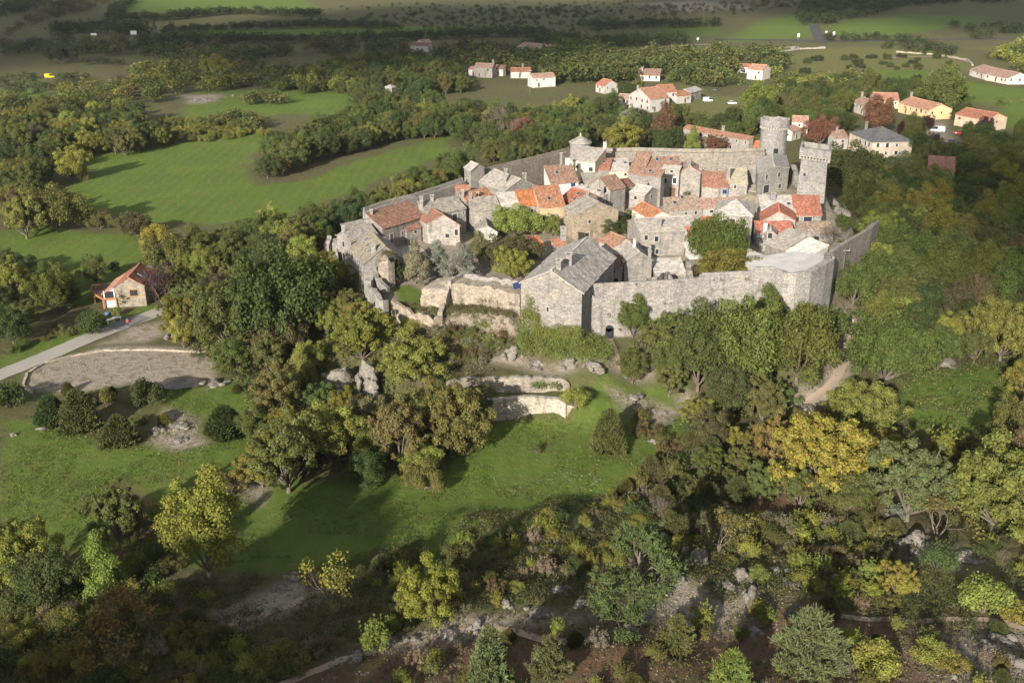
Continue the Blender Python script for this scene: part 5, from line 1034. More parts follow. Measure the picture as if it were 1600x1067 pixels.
     (1412,203,20,'oakB','pu','dark purple tree left of the white van',1.2),(1450,192,18,'oakB','pu','small dark purple tree by the parking',1.2),(1540,200,26,'oakB','pu','purple leaved tree in front of the cream house',1.2),(1458,222,24,'oakB','pu','purple bush tree below the white van',1),(1515,205,24,'oakB','mg','round green tree in front of the cream house',1.1),
    ]
    for q in L:
        if q[2] < 10: continue
        T(q[0], q[1], q[2], q[3], q[4], q[5], q[6])
    wd = lambda *a: a
    gmix = [('oakA','mg',3),('oakB','dg',3),('oakC','mg',2),('ashB','ol',2),('openA','ol',2),('openB','ye2',1.2),('oakA','dg',2)]
    dmix = [('oakA','dg',4),('oakB','dg',3),('oakC','mg',4),('ashA','mg',2),('openB','ol',1.5),('oakC','ol',1.5)]
    ymix = [('openA','yo',3),('openB','ol',3),('oakC','ol',2),('openA','mg',2),('oakB','br',1),('ashB','ye2',1)]
    # right hand forest
    fill([(1340,250),(1440,255),(1600,235),(1660,300),(1660,480),(1560,500),(1500,560),(1440,560),(1350,540),(1325,470),(1310,400),(1385,375),(1350,320),(1330,280)], 6.6, dmix+[('oakB','br',.8),('openA','ye2',1.5),('ashA','yo',1)], .85, 1.2, 'c tree in the dense wood right of the ramparts', 'trees of the wood right of the village', 5, 11)
    fill([(1560,560),(1660,500),(1660,760),(1600,700),(1600,640)], 7, ymix, .8, 1.1, 'c tree at the right edge beyond the clearing', 'trees beyond the clearing', 4, 12)
    fill([(1400,560),(1500,540),(1580,575),(1590,600),(1520,585),(1400,600)], 6, gmix, .6, .9, 'c tree on the upper edge of the sunny clearing', 'trees above the clearing', 3, 13)
    fill([(1180,620),(1300,650),(1390,680),(1500,690),(1600,700),(1640,760),(1640,840),(1500,810),(1330,770),(1180,760),(1080,740),(1060,680),(1090,630)], 5.2, ymix, .45, .8, 'c tree of the thicket below the clearing and stony path', 'thicket of the right slope', 3, 14)
    fill([(960,500),(1050,480),(1200,490),(1305,500),(1310,590),(1240,620),(1120,640),(1060,600),(980,580)], 5.0, [('ashA','mg',2),('oakB','mg',2),('openB','ol',2),('ashB','mg',1)], .65, .9, 'c tree of the belt below the front rampart', 'trees below the front rampart', 4, 15)
    # woods left of and behind the village
    fill([(400,262),(425,225),(600,150),(640,150),(720,165),(780,175),(900,165),(960,195),(900,222),(800,250),(730,215),(690,195),(600,205),(480,245)], 7.0, dmix+gmix, .85, 1.2, 'c tree of the hedge wood curving behind the left rampart', 'trees behind the left rampart', 5, 16)
    fill([(705,250),(735,255),(715,275),(650,300),(570,318),(510,355),(500,392),(470,400),(330,400),(285,385),(370,350),(470,345),(560,310),(640,285)], 6.2, dmix+[('openA','ol',3),('oakB','ye2',2)], .85, 1.15, 'c tree of the wood between the bright field and the left rampart', 'trees outside the left rampart', 5, 17)
    fill([(270,430),(330,392),(470,402),(500,400),(540,430),(560,450),(600,540),(560,560),(500,540),(470,560),(330,560),(300,540),(270,500)], 6.0, ymix+[('oakA','dg',3),('openA','tan',.8)], .7, 1.05, 'c tree of the grove between the road and the ruins', 'grove between road and ruins', 4, 18)
    fill([(390,620),(480,590),(560,600),(620,560),(720,560),(750,600),(740,700),(690,735),(600,735),(450,750),(400,720)], 5.4, ymix+[('openB','mg',3)], .6, .9, 'c tree of the wood at the meadow edge', 'wood at the meadow edge', 4, 19)
    # upper left woods and hedges
    fill([(0,200),(40,170),(100,160),(210,170),(260,215),(240,225),(100,232),(60,280),(0,300)], 7.5, ymix+gmix, .9, 1.2, 'c tree of the wood above the bright left field', 'autumn wood above the left field', 4, 20)
    fill([(0,300),(50,310),(130,325),(125,350),(0,345)], 7.5, ymix, .8, 1.0, 'c tree in the hedge between the two left fields', 'hedge between the left fields', 3, 21)
    fill([(0,395),(60,400),(105,460),(40,505),(0,525)], 7, gmix, .7, 1.0, 'c tree in the corner left of the deck house', 'trees left of the deck house', 3, 22)
    fill([(0,535),(130,495),(190,480),(210,485),(110,530),(0,562)], 3.4, [('bushA','mg',2),('bushB','ol',2),('bushC','lg',1)], .5, .9, 'c shrub in the strip between the road and the left fields', 'roadside shrubs', 1, 23)
    fill([(430,125),(530,95),(640,90),(720,110),(740,130),(640,150),(560,160),(540,135),(470,135)], 9, gmix, .9, 1.2, 'c tree among the hedges left of the outlying houses', 'trees by the outlying houses', 4, 24)
    fill([(900,165),(960,130),(1000,125),(1010,165),(1050,170),(1100,190),(1180,170),(1200,150),(1240,160),(1320,150),(1330,190),(1300,200),(1180,200),(1060,235),(990,232),(960,205)], 9, dmix, .8, 1.1, 'c garden tree between the houses behind the back rampart', 'garden trees behind the back rampart', 4, 25)
    fill([(1230,140),(1290,130),(1400,130),(1500,140),(1500,170),(1560,200),(1600,210),(1600,245),(1440,250),(1420,215),(1400,190),(1320,170),(1240,165)], 9.5, dmix+[('oakB','ye2',1)], .8, 1.15, 'c tree in the gardens of the right hand hamlet', 'garden trees of the right hamlet', 4, 26)
    # slopes round the ramparts
    fill([(698,480),(805,484),(812,505),(760,560),(700,570),(620,520),(640,505)], 2.0, [('bushC','br',3),('bushB','tan',2),('bushA','ol',2)], .5, .8, 'c shrub on the slope below the roofless block', 'shrubs below the roofless block', 1, 27)
    fill([(990,640),(1080,690),(1180,760),(1100,830),(1000,840),(960,780),(1040,700)], 3.2, [('bushA','dg',2),('bushC','ol',3),('bushB','br',2),('junA','jn',2),('bushD','tan',1)], .8, 1.3, 'c shrub of the thicket at the right end of the meadow', 'thicket at the right end of the meadow', 1, 28)
    # the scrub in the foreground
    smix = [('bushA','dg',1.5),('bushA','yo',1.5),('bushB','ol',2),('bushC','yo',2.5),('bushC','ye2',2.2),('bushD','ye2',1.2),('bushD','tan',1.6),('bushD','ol',2),('bushB','br',1.6),('bushC','jn',1.6),('junB','jn',1.0),('twig','tan',2),('twig','ol',2)]
    fill([(0,960),(80,900),(260,880),(330,930),(320,1000),(430,1000),(560,985),(640,960),(560,1000),(430,1060),(400,1100),(0,1100)], 2.7, smix, .65, 1.2, 'c shrub of the shaded scrub in the lower left corner', 'scrub of the lower left corner', 1, 29, maxn=90)
    fill([(440,920),(560,888),(650,862),(760,828),(900,792),(1000,770),(1180,800),(1260,850),(1250,880),(1050,880),(930,870),(850,900),(760,950),(640,980),(560,980),(600,920)], 2.5, smix, .5, 1.0, 'c shrub of the scrub between the shadowed meadow and the footpath', 'scrub below the shadowed meadow', 1, 30, maxn=115)
    fill([(1180,800),(1400,790),(1600,820),(1640,900),(1540,860),(1400,850),(1420,930),(1340,950),(1240,900)], 2.6, smix, .55, 1.05, 'c shrub of the scrub on the right hand slope', 'scrub of the right slope', 1, 31, maxn=75)
    fill([(640,1000),(900,960),(1180,940),(1600,975),(1640,1100),(600,1100)], 3.6, [('junB','jn',2),('bushC','ye2',2),('bushC','ol',2),('bushD','tan',1)], .5, .9, 'c shrub on the bare reddish ground along the bottom edge', 'shrubs on the bare ground', 1, 32, maxn=42)
    fill([(180,795),(270,790),(300,850),(260,900),(160,880)], 3.2, smix, .8, 1.2, 'c shrub around the foot of the tall lone trees, left', 'shrubs under the lone trees', 1, 33)
    fill([(0,590),(240,590),(400,600),(380,690),(220,690),(0,690)], 8, [('junA','jn',2),('bushB','ol',2)], .5, .8, 'c little shrub dotted over the upper meadow', 'shrubs dotted on the upper meadow', 1, 34, keep=.35)
    fill([(240,185),(330,180),(420,205),(330,215),(250,222)], 5.5, [('bushA','ol',2),('bushB','yo',2)], .9, 1.6, 'c shrub of the rough strip above the bright left field', 'shrubs above the left field', 1.5, 35)
    fill([(1240,92),(1500,84),(1520,112),(1440,125),(1250,115)], 16, [('bushA','dg',1),('bushB','bk',1)], 1.0, 1.9, 'c shrub dotted over the pale pasture at the upper right', 'shrubs on the pale pasture', 1, 36, keep=.5, parts=False)
    # ivy
    C = []
    a = W(815, 440, 18.2); b = W(909, 456, 18.2); u = (b-a)/np.linalg.norm(b-a); nn = np.array((u[1], -u[0], 0)); rs = random.Random(5)
    for i in range(330):
        s = rs.random(); top = 11.6+4.6*math.exp(-((s-.17)/.10)**2)-1.2*math.exp(-((s-.5)/.14)**2)+1.2*vn(s*9, 0, 1, 3); z = rs.uniform(7.0, top); C.append(lerp(a, b, s)*np.array((1, 1, 0))+nn*rs.uniform(.0, .7)+np.array((0, 0, z)))
    climber('ivy', 'lime green ivy climbing the gable foot of the great barn', C, .7, (.165, .185, .04), 30000, .19)
    C = [G(rs.uniform(808, 955), 0) if 0 else G(x, y, .5)+np.array((0, 0, .9)) for x, y in [(rs.uniform(806, 957), rs.uniform(505, 566)) for _ in range(420)] if pip(np.array([x]), np.array([y]), [(815,505),(905,512),(925,525),(955,545),(957,563),(935,568),(900,563),(860,562),(830,560),(808,545)])[0]]
    climber('ivy', 'thick green ivy blanket covering the slope below the great barn', C, 1.15, 'iv', 42000, .19)
    C = [G(rs.uniform(570, 592), rs.uniform(445, 545), .5)+np.array((0, 0, .8)) for _ in range(46)]
    climber('ivy', 'pale green ivy hanging down the left edge of the ruins', C, 1.0, (.19, .22, .07), 7000, .22)
    C = [G(rs.uniform(615, 655), rs.uniform(495, 535), .5)+np.array((0, 0, .7)) for _ in range(26)]
    climber('ivy', 'yellow-green creeper below the jagged wall of the garden lawn', C, .8, (.22, .22, .04), 4200, .2)
    C = [G(rs.uniform(722, 770), rs.uniform(505, 545), .5)+np.array((0, 0, .5)) for _ in range(30)]
    climber('ivy', 'green creeper on the rubble slope below the roofless block', C, .8, 'iv', 4200, .2)
    C = [G(rs.uniform(826, 875), rs.uniform(600, 608), .2)+np.array((0, 0, .5)) for _ in range(14)]
    climber('ivy', 'dark creeper draped over the upper retaining wall', C, .7, 'mg', 2500, .2)
    C = []
    for i in range(60): C.append(lerp(W(702,446,15), W(811,462,15), rs.random())*np.array((1, 1, 0))+np.array((0, -.25, rs.uniform(8.5, 13.4))))
    climber('wall_plants', 'dry brownish plants clinging to the face of the roofless block', C, .55, 'br', 4200, .15, 'wall plants')
    C = [W(rs.uniform(596, 614), 404, 16.6)+np.array((0, rs.uniform(.5, 2.5), .5)) for _ in range(14)]+[W(593, 425, 14)+np.array((rs.uniform(-.5, 2.5), -.4, rs.uniform(-2, 2))) for _ in range(14)]
    climber('wall_plants', 'dry bushes crowning the tall broken stump of masonry', C, .7, 'br', 3800, .16, 'wall plants')
    C = [lerp(W(930,448,17.4), W(1205,423,18.5), rs.random())*np.array((1, 1, 0))+np.array((0, -.2, rs.choice((9, 10, 12, 13.5, 15, 17.2, 17.4)))) for _ in range(16)]
    climber('wall_plants', 'small tufts rooted in the joints of the front rampart', C, .3, 'ol', 900, .13, 'wall plants')
    # ---- far masses
    J = []
    def lin(p, h0, h1, cols, gap=5, rows=1, up=3, wf=1.25): J.append((p, gap*.72, h0*.8, h1, wf, cols, up, rows+1))
    def area(p, gap, h0, h1, cols, up=3, wf=1.2): J.append((p, gap*(.8 if gap < 15 else .62), h0*.65, h1*(1.05 if gap < 15 else .8), wf, cols, up, 0))
    dk = ['bk','bk','dg']; md = ['dg','mg','ol']
    area([(0,25),(60,10),(130,0),(0,-10)], 12, 7, 10, dk); area([(0,55),(30,45),(110,20),(200,-5),(100,-5)], 13, 5, 8, ['bk','br'])
    lin([(170,35),(180,12),(200,0)], 6, 9, dk, 9, 2); lin([(188,28),(260,27),(360,17),(500,22)], 6, 9, dk, 8, 2); lin([(250,47),(370,42),(500,38),(620,40)], 5, 8, dk, 8, 2)
    lin([(80,50),(130,45),(230,50)], 8, 12, dk, 9, 2); lin([(210,63),(330,62),(500,62),(640,57),(760,52),(860,52)], 6, 9, dk, 7, 2)
    area([(0,66),(120,62),(250,70),(400,76),(520,72),(700,72),(860,62),(880,80),(740,92),(640,85),(540,82),(420,82),(400,98),(300,98),(240,86),(120,80),(0,84)], 12, 6, 10, ['bk','dg','br','dg'])
    area([(420,32),(620,18),(900,5),(1000,25),(960,45),(780,52),(620,42)], 20, 3, 6, dk); area([(480,10),(700,0),(1000,0),(1100,10),(1000,30),(700,25)], 32, 3, 5, dk)
    area([(180,118),(240,105),(390,100),(400,130),(300,140),(220,140)], 9, 6, 9, ['dg','mg','ol','yo']); area([(0,125),(100,118),(150,130),(60,142),(0,142)], 10, 4, 6, ['bk','dg'])
    lin([(0,118),(60,114),(130,118)], 3, 5, dk, 6, 1); area([(90,135),(240,130),(250,150),(210,165),(110,168)], 9, 5, 8, ['ol','yo','mg','br']); lin([(130,95),(160,92),(190,95)], 4, 5, dk, 6)
    area([(390,115),(430,105),(540,110),(540,130),(450,135),(400,140)], 8, 5, 8, ['mg','ol','dg']); lin([(380,155),(410,152),(440,155)], 5, 7, ['dg','ol'], 5, 2)
    lin([(330,185),(380,180),(400,195)], 4, 6, ['ol','dg'], 5, 2); area([(700,90),(860,75),(930,90),(1000,95),(1000,120),(880,125),(740,118)], 10, 8, 12, md)
    area([(850,70),(900,60),(960,85),(1060,88),(1090,85),(1180,80),(1225,95),(1200,125),(1140,130),(1050,125),(960,110),(870,100)], 10, 8, 12, md)
    lin([(915,66),(980,64),(1075,60)], 8, 10, ['dg'], 4.5, 3, 4, .7); lin([(830,58),(870,56),(905,57)], 5, 7, ['dg'], 5, 2)
    lin([(920,40),(1000,38),(1130,36)], 6, 9, dk, 9, 2); area([(1010,25),(1120,22),(1230,10),(1260,0),(1200,0),(1000,10)], 22, 4, 8, ['bk','br'])
    area([(1250,35),(1330,30),(1420,5),(1600,0),(1500,-5),(1270,-5),(1245,20)], 15, 7, 12, dk); lin([(1285,58),(1400,57),(1440,62)], 5, 7, dk, 8); area([(1440,60),(1510,75),(1480,85),(1360,68)], 11, 4, 7, ['dg','bk'])
    area([(1530,60),(1600,45),(1600,35),(1480,38)], 14, 5, 8, dk); area([(1540,85),(1600,70),(1640,80),(1640,130),(1600,120),(1580,95)], 9, 6, 10, ['mg','ye2','dg'])
    area([(1200,110),(1250,115),(1300,120),(1370,118),(1370,135),(1280,140),(1220,135)], 8, 5, 8, ['mg','ol','yo','ye2']); lin([(1300,118),(1320,118),(1360,120)], 5, 8, ['dg','sg'], 6)
    area([(1440,120),(1480,110),(1520,118),(1500,132),(1450,132)], 9, 5, 8, ['dg','sg']); area([(1470,130),(1600,150),(1600,160),(1520,150)], 14, 3, 4, ['sg','dg'])
    area([(0,145),(40,150),(60,180),(0,210)], 8, 6, 8, ['dg','bk','ol'])
    far_mass('woodland', 'dark hedges and far woods beyond the outlying fields', 'woodland', J)
    # unseen trees on the hill behind the photographer, kept for their shade
    J = []
    rs = np.random.RandomState(4); 
    global RIDGE_TREES
    for i in range(150):
        x = rs.uniform(-220, 150); y = rs.uniform(-95, -50); s = rs.uniform(.5, .95); pool((x, y, hz(x, y)-.2), ['oakA','oakB','openA','pineC'][rs.randint(4)], s, ['dg','mg','ol'][rs.randint(3)], 'tree', 'trees', s)
    settle()
    # undergrowth, tufts, scree
    def tufts(name, label, cat, polys, n, size, per, cols, thin=None, rad=.5, seed=1, m='leafs', hfac=1.0):
        rs = np.random.RandomState(seed); pts = []
        for poly in polys:
            P = [G(x, y)[:2] for x, y in poly]; A = np.array(P); lo, hi = A.min(0), A.max(0); q = lo+rs.rand(n*3, 2)*(hi-lo); q = q[pip(q[:, 0], q[:, 1], P)][:n]
            if thin: q = q[vn(q[:, 0], q[:, 1], thin[0], 3) > thin[1]]
            pts.append(q)
        q = np.vstack(pts); z = H(q[:, 0], q[:, 1]); C = np.column_stack([q, z+rad*.35*hfac]); R = rad*(.5+rs.rand(len(C))); org = C.mean(0)
        k = np.repeat(np.arange(len(C)), per); d = rs.normal(size=(len(k), 3)); d /= np.linalg.norm(d, axis=1)[:, None]; d[:, 2] = abs(d[:, 2])
        P = C[k]+d*R[k][:, None]*np.array([1, 1, hfac]); nr = d+rs.normal(size=d.shape)*.5+(0, 0, .4); nr /= np.linalg.norm(nr, axis=1)[:, None]; t = np.cross(nr, rs.normal(size=nr.shape)); t /= np.linalg.norm(t, axis=1)[:, None]; b = np.cross(nr, t); s = size*(.5+rs.rand(len(k)))[:, None]
        V = np.stack([P-t*s*.5, P-b*s*.4, P+t*s*.5, P+b*s*.4], 1).reshape(-1, 3)-org; cc = np.array([CO[cols[i]] for i in rs.randint(0, len(cols), len(C))])*(.75+.5*rs.rand(len(C)))[:, None]
        o = bpy.data.objects.new(name, quadmesh(name, V, np.arange(len(V)).reshape(-1, 4), [M[m]], tint=rs.rand(len(k)), col=np.column_stack([cc[k], np.ones(len(k))]))); o.location = org; link(o); tag(o, label, cat, kind='stuff')
    tufts('undergrowth', 'low scrub and bramble covering the shaded foreground slope', 'undergrowth', [[(-40,900),(250,880),(430,905),(560,870),(760,800),(1000,765),(1200,780),(1400,790),(1640,830),(1640,1000),(1250,930),(900,945),(560,1000),(430,1060),(400,1100),(-60,1100)]], 8000, .15, 34, ['dg','ol','bk','br','jn'], (9, -.12), .55, 5)
    tufts('dry_grass', 'dry grass tufts on the bare reddish slope along the bottom', 'dry grass', [[(430,1100),(560,1000),(850,950),(1250,930),(1640,990),(1660,1100)]], 2600, .12, 14, ['tan','ol','br'], None, .22, 6)
    tufts('undergrowth', 'low growth under the trees right of the ramparts and around the stony path', 'undergrowth', [[(1310,380),(1600,300),(1640,700),(1500,700),(1180,760),(1060,700),(1100,640),(1310,640),(1400,590),(1330,480)]], 3000, .3, 24, ['dg','ol','mg'], None, .8, 7)
    tufts('undergrowth', 'low growth under the trees between the left ramparts and the meadow wood', 'undergrowth', [[(280,420),(500,390),(560,440),(600,560),(760,590),(740,720),(450,745),(380,700),(380,600),(300,560)]], 2600, .3, 24, ['dg','ol','mg','br'], None, .8, 8)
    tufts('rough_growth', 'dry stalks and herbs on the rubble slope under the ruins', 'rough growth', [[(600,500),(698,478),(812,480),(812,560),(760,560),(700,585),(600,550)]], 2600, .15, 22, ['br','tan','ol','mg'], None, .4, 9)
    tufts('pale_herbs', 'pale flowering tufts dotted over the sunny meadow', 'pale herbs', [[(850,650),(1000,600),(1060,650),(1010,720),(900,770),(840,740)],[(770,740),(860,720),(960,740),(880,785),(770,800)],[(100,690),(300,640),(330,700),(180,720)]], 95, .10, 9, ['wh'], (5, -.05), .2, 10)
    tufts('meadow_grass', 'uneven tussocks of grass over the meadow', 'grass', [[(0,660),(300,600),(400,680),(480,760),(760,680),(1000,600),(1070,660),(980,780),(640,880),(300,880),(0,850)]], 14000, .13, 7, ['mg','ol','yo','mg','dg'], (5, -.1), .28, 12, 'leafs', .55)
CO['wh'] = (.33, .36, .27)
def rock_mesh(seed, nlat=22, nlon=34, flat=.55):
    rs = np.random.RandomState(seed); n = rs.normal(size=(26, 3)); n /= np.linalg.norm(n, axis=1)[:, None]; n[:7, 2] = 0; hgt = rs.uniform(.62, 1.0, 26); V = []
    for i in range(nlat+1):
        t = PI*i/nlat
        for j in range(nlon):
            a = 2*PI*j/nlon; d = np.array((math.sin(t)*math.cos(a), math.sin(t)*math.sin(a), math.cos(t))); q = n@d
            r = np.min(np.where(q > .15, hgt/np.maximum(q, .15), 9)); r = min(r, 1.25)
            p = d*r; c = 0.30*float(fbm(p[0]+7*seed, p[1]*.6+p[2]*1.7, .35, seed, 3))-.14*(abs(float(vn(p[0]*1.0+p[2]*.3, p[1]+3, .28, seed+9))) < .045)
            V.append((p[0]*(1+c), p[1]*(1+c), p[2]*(1+c)*flat))
    F_ = [(i*nlon+j, i*nlon+(j+1) % nlon, (i+1)*nlon+(j+1) % nlon, (i+1)*nlon+j) for i in range(nlat) for j in range(nlon)]
    V = np.array(V); Fa = np.array(F_)[:, ::-1]; VV = []; FF = []
    for k in range(6):      # an outcrop is a huddle of split blocks
        sc = (1.0, .62, .55, .48, .42, .36)[k]*rs.uniform(.8, 1.0); a = rs.rand()*6.28; o = np.array((0, 0, 0)) if k == 0 else np.array((math.cos(k*1.3+seed)*.75, math.sin(k*1.3+seed)*.6, -.1+.12*rs.normal()))
        ca, sa = math.cos(a), math.sin(a); U = V*sc*.78*np.array((1, .8, rs.uniform(.8, 1.3))); VV.append(np.stack([U[:, 0]*ca-U[:, 1]*sa, U[:, 0]*sa+U[:, 1]*ca, U[:, 2]], 1)+o); FF.append(Fa+len(V)*k)
    return quadmesh('rock', np.vstack(VV), np.vstack(FF), [M['rock']])
def exec_small():
    RM = [rock_mesh(s, flat=f) for s, f in ((1, .5), (2, .6), (3, .35), (4, .8), (5, .45))]
    R_ = [ # px, py, width px, height scale, label
     (535,602,78,1.5,'largest grey crag standing between the trees above the meadow wood'),(575,600,56,1.8,'steep right half of the grey crag above the meadow wood'),(425,610,46,.8,'grey crag at the left end of the meadow wood'),(590,630,30,1.3,'narrow crag rib running down right of the largest crag'),
     (335,602,44,.6,'flat pale outcrop right of the pond'),(275,520,34,.8,'pale outcrop beside the road under the twiggy tree'),(262,528,20,.7,'low pale stone step below the roadside outcrop'),(20,680,16,1.2,'single boulder at the left edge of the upper meadow'),(245,675,30,.6,'pale outcrop left on the meadow mound'),(285,668,34,.6,'pale outcrop on top of the meadow mound'),(280,690,30,.5,'low pale outcrop below the meadow mound'),(68,670,18,.5,'small outcrop under the left junipers'),
     (780,540,26,1.2,'pale rock face left of the ivy blanket'),(800,556,34,.9,'long pale ledge under the left half of the ivy'),(835,570,40,.6,'pale ledge below the middle of the ivy'),(890,568,36,1.0,'knobbly pale rock below the ivy blanket'),(925,574,36,.7,'pale rock ledge right of the knobbly one'),(985,580,40,.9,'broken pale rocks below the doorway path'),(1010,570,26,.9,'pale rock at the start of the rampart trees'),
     (990,622,36,.4,'scattered flat stones on the right part of the meadow'),(1020,690,18,.9,'upright pale stone on the right part of the meadow'),(1038,645,20,.4,'small flat stone high on the meadow'),(1308,500,44,1.3,'grey rock buttress under the bastion corner'),(1330,525,30,1.2,'grey rock beside the stony path'),(1280,490,40,1.0,'grey rock shelf under the bastion'),(1265,640,50,.5,'pale rubble heap below the stony path'),(1480,568,46,.4,'pale ledge above the sunny clearing'),
     (1300,318,36,1.2,'grey rock ridge right of the square red roof'),(1318,335,36,1.1,'grey rock outcrop at the head of the right rampart'),(1270,298,30,1.4,'rocky foot of the square tower'),(1340,350,24,1.2,'small crag where the right rampart ends'),
     (270,880,34,1.1,'shaded crag at the foot of the tall orange-sided tree'),(520,898,40,.5,'grey edge rock at the top of the left bare slope'),(440,920,30,.4,'second edge rock lower on the left bare slope'),(600,1010,40,.5,'pale rock edge along the footpath, left'),(700,995,44,.5,'pale rock edge along the footpath, middle'),(790,945,30,.7,'pale rock above the slim young pine'),(870,925,44,.7,'pale rock shelf left of the big irregular pine'),
     (1090,880,60,.8,'long grey outcrop right of the big irregular pine'),(1215,895,30,1.0,'grey boulder right of the lime bush'),(1140,920,44,.9,'bright cliffy rocks in the middle of the rocky knoll'),(1175,928,30,1.1,'second block of bright rocks on the knoll'),(1105,950,40,.6,'low pale rocks below the knoll'),(1430,850,60,.5,'pale slab on top of the grassy bank'),(1500,870,50,.4,'pale stones on the shoulder of the grassy bank'),(1490,945,16,.6,'white stone on the grassy bank'),
     (1455,1030,18,.8,'white stone between the twin clump bushes'),(1490,1058,26,.8,'pale boulder at the bottom edge, right'),(1560,1000,50,.3,'flat stony patch near the lower right corner'),(1250,870,26,.6,'dark rock above the rocky knoll'),(1290,840,40,.5,'grey rock among the right scrub'),(990,985,26,.4,'pale stone beside the bare footpath'),(700,900,20,.6,'grey stone left of the yellow tree'),(860,865,26,.7,'pale stone in the middle of the scrub'),(375,985,24,.5,'grey stone by the left footpath'),
     (460,905,34,.6,'third edge rock between the two on the left bare slope'),(560,1028,36,.5,'low rock edge at the start of the footpath'),(650,1002,34,.6,'broken rock edge between two bends of the footpath'),(745,980,34,.6,'pale rock edge left of the yellow-green shrub'),(835,960,36,.7,'stepped pale rocks above the right pine at the bottom'),(905,945,36,.6,'low pale rocks left of the big pine foot'),(1030,925,40,.7,'rock step right of the big pine foot'),(1060,905,46,.7,'grey ledge joined to the long grey outcrop'),(1160,905,44,.8,'bright ledge behind the bright cliffy rocks'),(1240,915,34,.7,'rocks right of the knoll boulder'),
     (1310,905,30,.5,'flat stones in the scrub above the right footpath'),(1380,862,44,.5,'pale slab left of the slab on the grassy bank'),(1540,1015,46,.35,'stony ground near the lower right corner, upper part'),(1590,1040,50,.4,'stony ground at the lower right corner'),(1180,985,30,.5,'stones below the bright cliffy rocks'),(1230,1000,26,.5,'stones left of the large bushy pine'),
     (365,150,10,.5,'white flat stones in the pasture at upper left'),(320,155,22,.2,'row of flat pale slabs in the upper left pasture'),(305,158,18,.2,'left flat slab in the upper left pasture'),(335,158,14,.2,'right flat slab in the upper left pasture'),(1195,82,26,.5,'long pale field stones at the top right'),(1240,76,20,.4,'pale field stones by the junction')]
    for i, (px, py, w_, hf, lb) in enumerate(R_):
        P = G(px, py); d = proj(P)[2]; s = w_*d/F/(1.6 if py > 820 else 1.75); o = bpy.data.objects.new('limestone_outcrop' if w_ > 22 else 'boulder', RM[i % 5]); o.location = P+np.array((0, 0, s*.06)); o.rotation_euler = (0, 0, i*1.7); o.scale = (s, s*.85, s*hf*1.45); link(o); tag(o, lb, 'rock')
    # loose stones
    rs = np.random.RandomState(8); Vs = []; Fs = []; off = 0
    base = np.array([(1,0,0),(-1,0,0),(0,1,0),(0,-1,0),(0,0,1),(0,0,-1)], float); tri = np.array([(0,2,4),(2,1,4),(1,3,4),(3,0,4),(2,0,5),(1,2,5),(3,1,5),(0,3,5)])
    for poly, n, s0, s1 in [([(40,595),(60,565),(150,546),(335,548),(345,575),(250,600),(120,612)], 900, .06, .2), ([(330,975),(450,905),(545,893),(540,930),(400,975)], 300, .05, .2), ([(430,1075),(560,1000),(850,945),(960,960),(700,1075)], 700, .05, .2), ([(1000,960),(1060,900),(1250,900),(1250,980),(1050,990)], 600, .06, .28),
                            ([(1380,850),(1440,835),(1520,870),(1500,890)], 260, .05, .2), ([(1450,985),(1620,970),(1640,1080),(1470,1080)], 700, .05, .2), ([(1290,480),(1350,500),(1340,560),(1290,660),(1230,650)], 350, .06, .25), ([(750,530),(1000,560),(1060,580),(1000,592),(760,565)], 500, .06, .25), ([(380,770),(400,700),(440,720),(400,790)], 260, .06, .18),
                            ([(950,610),(1060,650),(1070,600),(1085,650),(1010,700),(960,650)], 160, .08, .3), ([(0,640),(330,600),(400,700),(1000,640),(900,770),(300,780)], 260, .06, .2), ([(225,690),(260,640),(300,650),(330,690)], 200, .06, .25), ([(640,1010),(900,960),(1300,960),(1600,1000),(1600,1080),(640,1080)], 700, .04, .14), ([(700,500),(860,505),(860,560),(720,580)], 400, .06, .2), ([(1000,740),(1250,780),(1240,900),(900,940),(640,960),(600,900)], 350, .06, .25)]:
        P = [G(x, y)[:2] for x, y in poly]; A = np.array(P); lo, hi = A.min(0), A.max(0); q = lo+rs.rand(n*3, 2)*(hi-lo); q = q[pip(q[:, 0], q[:, 1], P)][:n]; z = H(q[:, 0], q[:, 1])
        for (x, y), zz in zip(q, z):
            s = s0+(s1-s0)*rs.rand()**2.5; a = rs.rand()*6.28; B = base*(s*(.6+.8*rs.rand(3)))*(.8+.4*rs.rand(6, 1)); c_, s_ = math.cos(a), math.sin(a)
            Vs.append(np.stack([B[:, 0]*c_-B[:, 1]*s_+x, B[:, 0]*s_+B[:, 1]*c_+y, B[:, 2]*.7+zz+s*.1], 1)); Fs.append(tri+off); off += 6
    o = bpy.data.objects.new('loose_stones', quadmesh('loose_stones', np.vstack(Vs), np.vstack(Fs), [M['rock']])); link(o); tag(o, 'pale loose limestone pieces strewn over the slopes and dry pond', 'stones', kind='stuff')
    wall_path('pond_wall', 'low pale stone kerb curving round the dry pond by the road', [(*q, G(*q)[2]+.35) for q in [(52,612),(38,600),(44,582),(70,566),(110,555),(160,546),(240,545),(300,548),(335,550)]], .45, None, .12, (.50, .45, .38), 'low wall', .8, 20)
    wall_path('terrace_wall', 'broken pale stone steps across the stony path', [(*q, G(*q)[2]+1.0) for q in [(1298,548),(1320,546),(1345,550)]], .8, None, .4, (.50, .45, .38), 'low wall', .8, 21)
    wall_path('terrace_wall', 'low rubble wall left of the golden olive tree', [(*q, G(*q)[2]+1.3) for q in [(1232,632),(1250,638),(1275,645),(1290,655)]], .9, None, .5, (.50, .45, .38), 'low wall', .8, 22)
    wall_path('field_wall', 'long pale dry stone wall by the road junction at the top right', [(*q, G(*q)[2]+1.2) for q in [(1215,80),(1250,75),(1290,73)]], 1.2, None, .4, (.55, .50, .43), 'dry stone wall', 3, 23)
